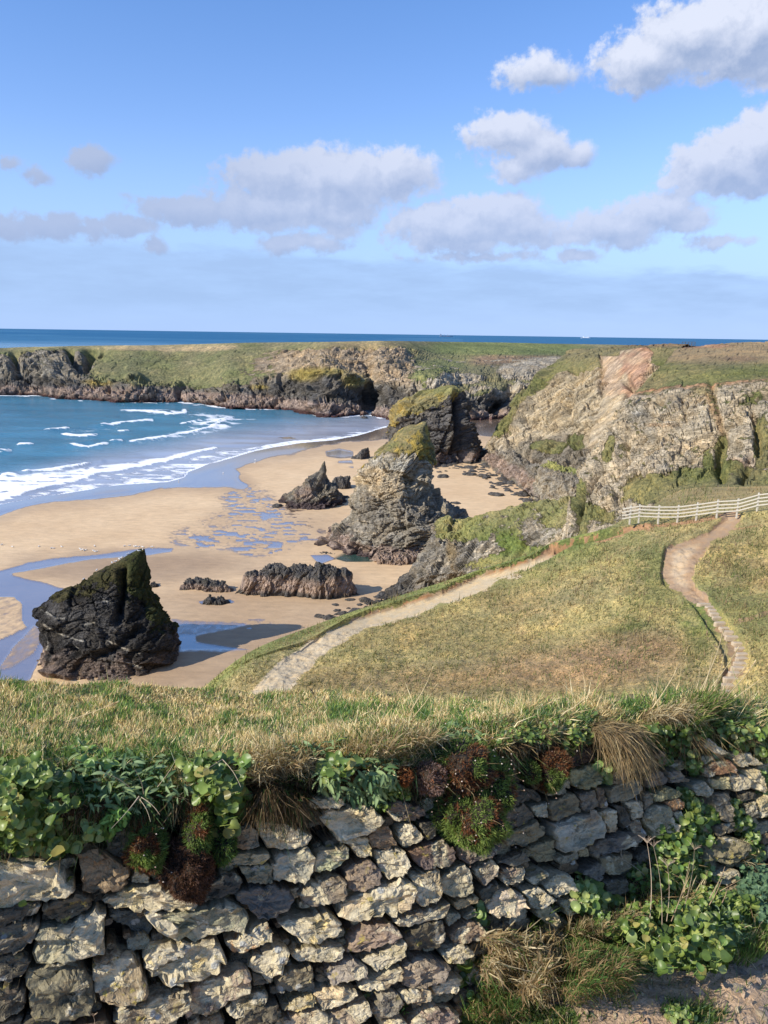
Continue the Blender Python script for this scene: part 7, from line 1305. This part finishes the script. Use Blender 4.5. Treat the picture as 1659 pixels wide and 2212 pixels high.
tussock('short bright turf at the right foot of the wall', [(1630,2010,50,60),(1600,2060,50,30),(1650,1970,40,30)], 2600, 18, (0, -0.1, 0.6), [(YGREEN, 1), (BGREEN * 1.4, 1), (STRAW, .4)], 0.1, 0.5, depth=0.02, w=1.7)
# ------------------------------------------------------------------ post and rail fence
def hitp(px, py, tree=T_HILL): return cast(tree, np.array([float(px)]), np.array([float(py)]))[0][0]
M_WOOD, t, b, _ = material('weathered_fence_wood'); p = t.pos()
t.put(b.inputs['Base Color'], t.mix(t.noise(t.vm('MULTIPLY', p, (1, 1, 4)), 3, 4, 0.6), (0.50, 0.46, 0.38), (0.66, 0.62, 0.53))); b.inputs['Roughness'].default_value = 0.85
def box(name, c, ax, ay, az_, sz, mat, parent, org=(0, 0, 0), taper=0.0):
    V = []
    for k in (-1, 1):
        for j, i in ((-1, -1), (-1, 1), (1, 1), (1, -1)): V.append(np.asarray(c) - np.asarray(org) + np.asarray(ax) * i * sz[0] / 2 * (1 - taper * (k > 0)) + np.asarray(ay) * j * sz[1] / 2 * (1 - taper * (k > 0)) + np.asarray(az_) * k * sz[2] / 2)
    return mk(name, V, np.array([(0, 3, 2, 1), (4, 5, 6, 7), (0, 1, 5, 4), (1, 2, 6, 5), (2, 3, 7, 6), (3, 0, 4, 7)]), mat, parent=parent)
posts = [(1360.5,1123),(1380,1120),(1422,1122),(1463.5,1122),(1504.5,1117),(1548.5,1111),(1592,1109),(1636,1097),(1680,1092),(1726,1088)]
PB = []
for x, y in posts:
    Q = at_r(np.array(float(x)), np.array(float(y)), 67.0); h = T_HILL.ray_cast(Vector((Q[0], Q[1], 60)), Vector((0, 0, -1))); PB.append(np.array([Q[0], Q[1], Q[2]]) if h[0] is None else np.array([Q[0], Q[1], Q[2]]))
PB = np.array(PB); fence = empty('fence', tuple(PB[0]), 'pale wooden post and rail fence along the cliff edge at the right', 'fence'); zz = np.array([0, 0, 1.0])
for q in PB: box('post', q + zz * 0.40, (1, 0, 0), (0, 1, 0), zz, (0.11, 0.11, 1.60), M_WOOD, fence, PB[0])
ext = np.concatenate([[PB[0] * 1.35 - PB[1] * 0.35 if False else PB[0] + (PB[0] - PB[1]) * 0.9], PB])
for k in range(len(ext) - 1):
    a0, b0 = ext[k], ext[k + 1]; d = b0 - a0; L = np.linalg.norm(d); d /= L; sd = np.cross(d, zz); sd /= np.linalg.norm(sd); sd = sd if sd @ (np.array([0, 0, H]) - a0) > 0 else -sd; uu = np.cross(sd, d); uu = uu if uu[2] > 0 else -uu
    for hgt in (0.22, 0.50, 0.78, 1.06): box('rail', (a0 + b0) / 2 + zz * hgt + sd * (0.095 + 0.004 * (k % 2)), d, sd, uu, (L * 1.02, 0.04, 0.09), M_WOOD, fence, PB[0])

# ------------------------------------------------------------------ stone steps set into the path (parts of the hillside)
M_STEP, t, b, _ = material('step_stone'); p = t.pos(); t.put(b.inputs['Base Color'], t.mix(t.noise(p, 4, 4, 0.6), (0.36, 0.28, 0.19), (0.52, 0.43, 0.31))); b.inputs['Roughness'].default_value = 0.9; t.put(b.inputs['Normal'], t.bump(t.noise(p, 14, 4, 0.6), 0.7, 0.02))
steps = [(1385,490,62),(1415,503,58),(1430,516,60),(1440,531,62),(1447,548,60),(1462,571,66),(1482,594,64),(1502,610,66),(1512,632,66),(1536,659,58),(1542,682,50),(1546,706,54),(1544,724,52),(1540,746,56),(1534,766,58),(1517,788,58),(1500,811,62),(1485,840,60),(1478,868,60)]
for (x, y, w) in steps:
    px_, py_ = 829.5 + x * .5, 1061.8 + y * .5; Q = hitp(px_, py_ + 1)
    if np.isnan(Q[0]): continue
    D = np.linalg.norm(Q - np.array([0, 0, H])); wd_ = w * 0.5 * D / F; n = 12; th = np.linspace(0, 2 * math.pi, n, endpoint=False); sx_s = np.sign(np.cos(th)) * np.abs(np.cos(th)) ** 0.45; sy_s = np.sign(np.sin(th)) * np.abs(np.sin(th)) ** 0.45
    ring = np.stack([sx_s * wd_ / 2 * rs.uniform(.85, 1.1, n), sy_s * 0.17 * rs.uniform(.85, 1.1, n), th * 0], 1); V = np.concatenate([ring * [1.03, 1.05, 1] + [0, 0, -0.15], ring + [0, 0, 0.10], ring * 0.9 + [0, 0, 0.13 + rs.uniform(-.01, .01)], [[0, 0, 0.135]]])
    fs = gridfaces(3, n, True); tr = np.array([(2 * n + i, 2 * n + (i + 1) % n, 3 * n) for i in range(n)]); o = mk('step', V, [fs, tr], M_STEP, parent=hill); o.location = Q; o.rotation_euler = (0, 0, rs.uniform(-.12, .12))

# ------------------------------------------------------------------ ships on the horizon, the stile far off on the cliff top
M_SHIP, t, b, _ = material('ship_paint_blue_grey'); b.inputs['Base Color'].default_value = (0.20, 0.27, 0.38, 1); b.inputs['Roughness'].default_value = 0.6
M_SHIPW, t, b, _ = material('ship_paint_white'); b.inputs['Base Color'].default_value = (0.8, 0.82, 0.85, 1); b.inputs['Roughness'].default_value = 0.6
def hullmesh(name, L, Wd, Hh, mat, parent):
    sec = [(-L/2, Wd*.8, Hh*1.05), (-L*.46, Wd, Hh), (L*.30, Wd, Hh), (L*.42, Wd*.7, Hh*1.1), (L/2, Wd*.06, Hh*1.35)]; V = []
    for x, w, h in sec: V += [(x, -w/2*.7, -1), (x, -w/2, h), (x, w/2, h), (x, w/2*.7, -1)]
    return mk(name, V, np.concatenate([gridfaces(5, 4, True), [[0, 1, 2, 3], [19, 18, 17, 16]]]), mat, parent=parent)
def ship(px, r, L, label, hm, sm, blocks, rot):
    d = ray(float(px), 720.0); h = math.hypot(d[0], d[1]); root = empty('cargo_ship', (d[0]/h*r, d[1]/h*r, 0), label, 'ship'); root.rotation_euler = (0, 0, rot)
    hullmesh('hull', L, L*.16, L*.055, hm, root)
    for nm, x, w, hh in blocks: box(nm, (x*L, 0, L*.055 + hh*L/2), (1,0,0), (0,1,0), (0,0,1), (w*L, L*.12, hh*L), sm, root)
    return root
ship(964, 14000, 230, 'blue-grey cargo ship on the horizon left of the green headland field', M_SHIP, M_SHIP, [('bridge', -.40, .10, .11), ('funnel', -.44, .04, .15), ('deck_crane', -.15, .03, .10), ('deck_crane', .10, .03, .10), ('hatch_cover', .15, .3, .025)], 0.05)
ship(1266, 17000, 200, 'white ship on the horizon above the cliff top field', M_SHIPW, M_SHIPW, [('superstructure', .02, .66, .06), ('bridge', .26, .14, .09), ('funnel', -.22, .06, .12)], 0.1)
M_OLDWOOD, t, b, _ = material('dark_old_wood'); b.inputs['Base Color'].default_value = (0.09, 0.08, 0.07, 1); b.inputs['Roughness'].default_value = 0.9
T_B = bvh_of([cliffB]); fp = []
for x in (1473, 1480, 1487, 1494, 1501):
    Q = cast(T_B, np.array([float(x)]), np.array([752.0]))[0][0]; d = ray(float(x), 747.0); hh_ = math.hypot(d[0], d[1]); fp.append(np.array([d[0]/hh_*260, d[1]/hh_*260, H + d[2]/hh_*260]))
ff = empty('cliff_top_gate', tuple(fp[0]), 'tiny wooden gate silhouetted on the far cliff top', 'gate')
for q in fp: box('post', q + zz * 0.2, (1,0,0), (0,1,0), zz, (0.12, 0.12, 1.8), M_OLDWOOD, ff, fp[0])
for hgt in (0.5, 1.1): box('rail', (fp[0] + fp[-1]) / 2 + zz * hgt, (fp[-1] - fp[0]) / np.linalg.norm(fp[-1] - fp[0]), (0,1,0), zz, (np.linalg.norm(fp[-1] - fp[0]), 0.06, 0.12), M_OLDWOOD, ff, fp[0])

# ------------------------------------------------------------------ gulls
M_GW, t, b, _ = material('gull_white'); b.inputs['Base Color'].default_value = (0.82, 0.82, 0.80, 1); b.inputs['Roughness'].default_value = 0.7
M_GG, t, b, _ = material('gull_grey'); b.inputs['Base Color'].default_value = (0.45, 0.47, 0.50, 1); M_GY, t, b, _ = material('gull_bill'); b.inputs['Base Color'].default_value = (0.6, 0.4, 0.05, 1)
def ell(c, r, n=8, m_=6):
    th = np.linspace(0, 2 * math.pi, n, endpoint=False); ph = np.linspace(0.1, math.pi - 0.1, m_); return np.stack([np.cos(ph)[:, None] * np.ones(n) * r[0] + c[0], np.sin(ph)[:, None] * np.cos(th) * r[1] + c[1], np.sin(ph)[:, None] * np.sin(th) * r[2] + c[2]], -1).reshape(-1, 3), gridfaces(m_, n, True)
def join(parts):
    V, Q, o = [], [], 0
    for v, f in parts: V.append(v); Q.append(f + o); o += len(v)
    return np.concatenate(V), np.concatenate(Q)
V, Q = join([ell((0, 0, .28), (.26, .10, .11)), ell((.22, 0, .40), (.08, .065, .07)), ell((.15, 0, .35), (.09, .06, .08)), ell((-.28, 0, .27), (.12, .05, .02))]); GB = mk('gull', V, Q, M_GW, smoothf=True, link=False).data
V, Q = join([ell((-.06, .095, .30), (.25, .025, .075)), ell((-.06, -.095, .30), (.25, .025, .075))]); GWg = mk('wings', V, Q, M_GG, smoothf=True, link=False).data
V, Q = join([ell((.32, 0, .39), (.055, .015, .02)), ell((0.02, .04, .09), (.012, .012, .10)), ell((0.02, -.04, .09), (.012, .012, .10))]); GL = mk('bill_and_legs', V, Q, M_GY, link=False).data
T_S1 = bvh_of([bpy.data.objects['sea_stack']])
def gull(P, label, group, s=1.25):
    o = bpy.data.objects.new('gull', GB); o.location = P; o.rotation_euler = (0, 0, rs.uniform(0, 6.28)); o.scale = (s, s, s); COL.objects.link(o); tag(o, label, 'gull', group)
    for nm, me in (('wings', GWg), ('bill_and_legs', GL)): c = bpy.data.objects.new(nm, me); c.parent = o; COL.objects.link(c)
C3p = lambda L: [(x * 0.5, 1061.8 + y * 0.5) for x, y in L]
for x, y in C3p([(8,232),(53,241),(168,240),(222,247),(232,248),(266,241),(346,250),(358,253),(372,254),(404,258),(410,262),(417,262),(408,238),(538,238),(560,236),(580,240),(588,239),(600,241),(616,242),(657,241),(350,256),(365,258)]): gull(at_z(x, y + 1, 0.05), 'white gull standing on the sand along the shallow stream', 'gulls on the sand along the stream', 1.05)
for x, y in C3p([(362,384),(418,344),(484,309),(500,306),(516,295),(522,292),(530,287),(552,276),(600,262),(617,256)]):
    for dy in range(0, 26):
        Q = cast(T_S1, np.array([float(x)]), np.array([float(y + dy * 0.7)]))[0][0]
        if not np.isnan(Q[0]): gull(Q, 'white gull perched on the slanting top edge of the nearest stack', 'gulls on the nearest stack', 0.85); break
for x, y in [(482,1038+178*0.0-15),(550,1002),(551,995),(386,1040)]: gull(at_z(x, y, 0.05), 'white gull at the edge of the waves', 'gulls at the edge of the waves', 1.3)

# ------------------------------------------------------------------ loose stones on the trodden soil
for lb, x, y, s, col in [('flat pinkish stone lying on the bare soil at the bottom right',1752,2190,26,(0.36,0.28,0.22)),('flat pinkish stone lying on the bare soil near the bottom edge',1505-0,2140,26,(0.38,0.30,0.24)),('long pale stone on the bare soil',1590,2135,26,(0.33,0.27,0.19)),('flat reddish stone chip on the bare soil left of the long pale one',1600-0,2128,0,(0,0,0)),('buff stone half buried at the right edge of the bare soil',1640,2190,24,(0.42,0.33,0.22)),('pale wedge stone near the weeds at the bottom',1432,2160,20,(0.35,0.29,0.23)),('slab-like stone on the soil beneath the round-leaved clump',1600,2100,20,(0.30,0.24,0.18))]:
    if s == 0: continue
    Q = hitp(min(x, 1650), y, T_NEAR)
    if np.isnan(Q[0]): continue
    o = bpy.data.objects.new('loose_stone', BM[rs.randint(5)].copy()); o.data.materials.clear(); o.data.materials.append(M_STONE); nv = len(o.data.vertices); o.data.attributes['rcol'].data.foreach_set('color', np.tile((*col, 1), (nv, 1)).astype(np.float32).ravel()); a = o.data.attributes.new('buff', 'FLOAT', 'POINT'); a.data.foreach_set('value', np.full(nv, 0.3, np.float32))
    D = np.linalg.norm(Q - np.array([0, 0, H])); k = s * 0.5 * D / F; o.location = Q; o.scale = (k, k * .8, k * .5); o.rotation_euler = (0, 0, rs.uniform(0, 3)); COL.objects.link(o); tag(o, lb, 'stone')
PEB = []
for i in range(5):
    me = BM[i].copy(); me.materials.clear(); me.materials.append(M_STONE); nv = len(me.vertices); me.attributes['rcol'].data.foreach_set('color', np.tile((0.36, 0.27, 0.19, 1), (nv, 1)).astype(np.float32).ravel()); a = me.attributes.new('buff', 'FLOAT', 'POINT'); a.data.foreach_set('value', np.full(nv, 0.35, np.float32)); PEB.append(me)
k = 0
while k < 130:
    x, y = rs.uniform(1180, 1680), rs.uniform(2060, 2240)
    if y < np.interp(x, [1180, 1380, 1600, 1680], [2170, 2110, 2085, 2070]): continue
    Q = hitp(x, y, T_NEAR); k += 1
    if np.isnan(Q[0]): continue
    D = np.linalg.norm(Q - np.array([0, 0, H])); s = rs.uniform(2.0, 7.5) * D / F; o = bpy.data.objects.new('pebble', PEB[rs.randint(5)]); o.location = Q; o.scale = (s, s, s * .7); o.rotation_euler = tuple(rs.uniform(0, 6, 3)); COL.objects.link(o); tag(o, 'small pale stone or clod on the bare soil at the foot of the wall', 'pebble', 'pebbles on the bare soil')
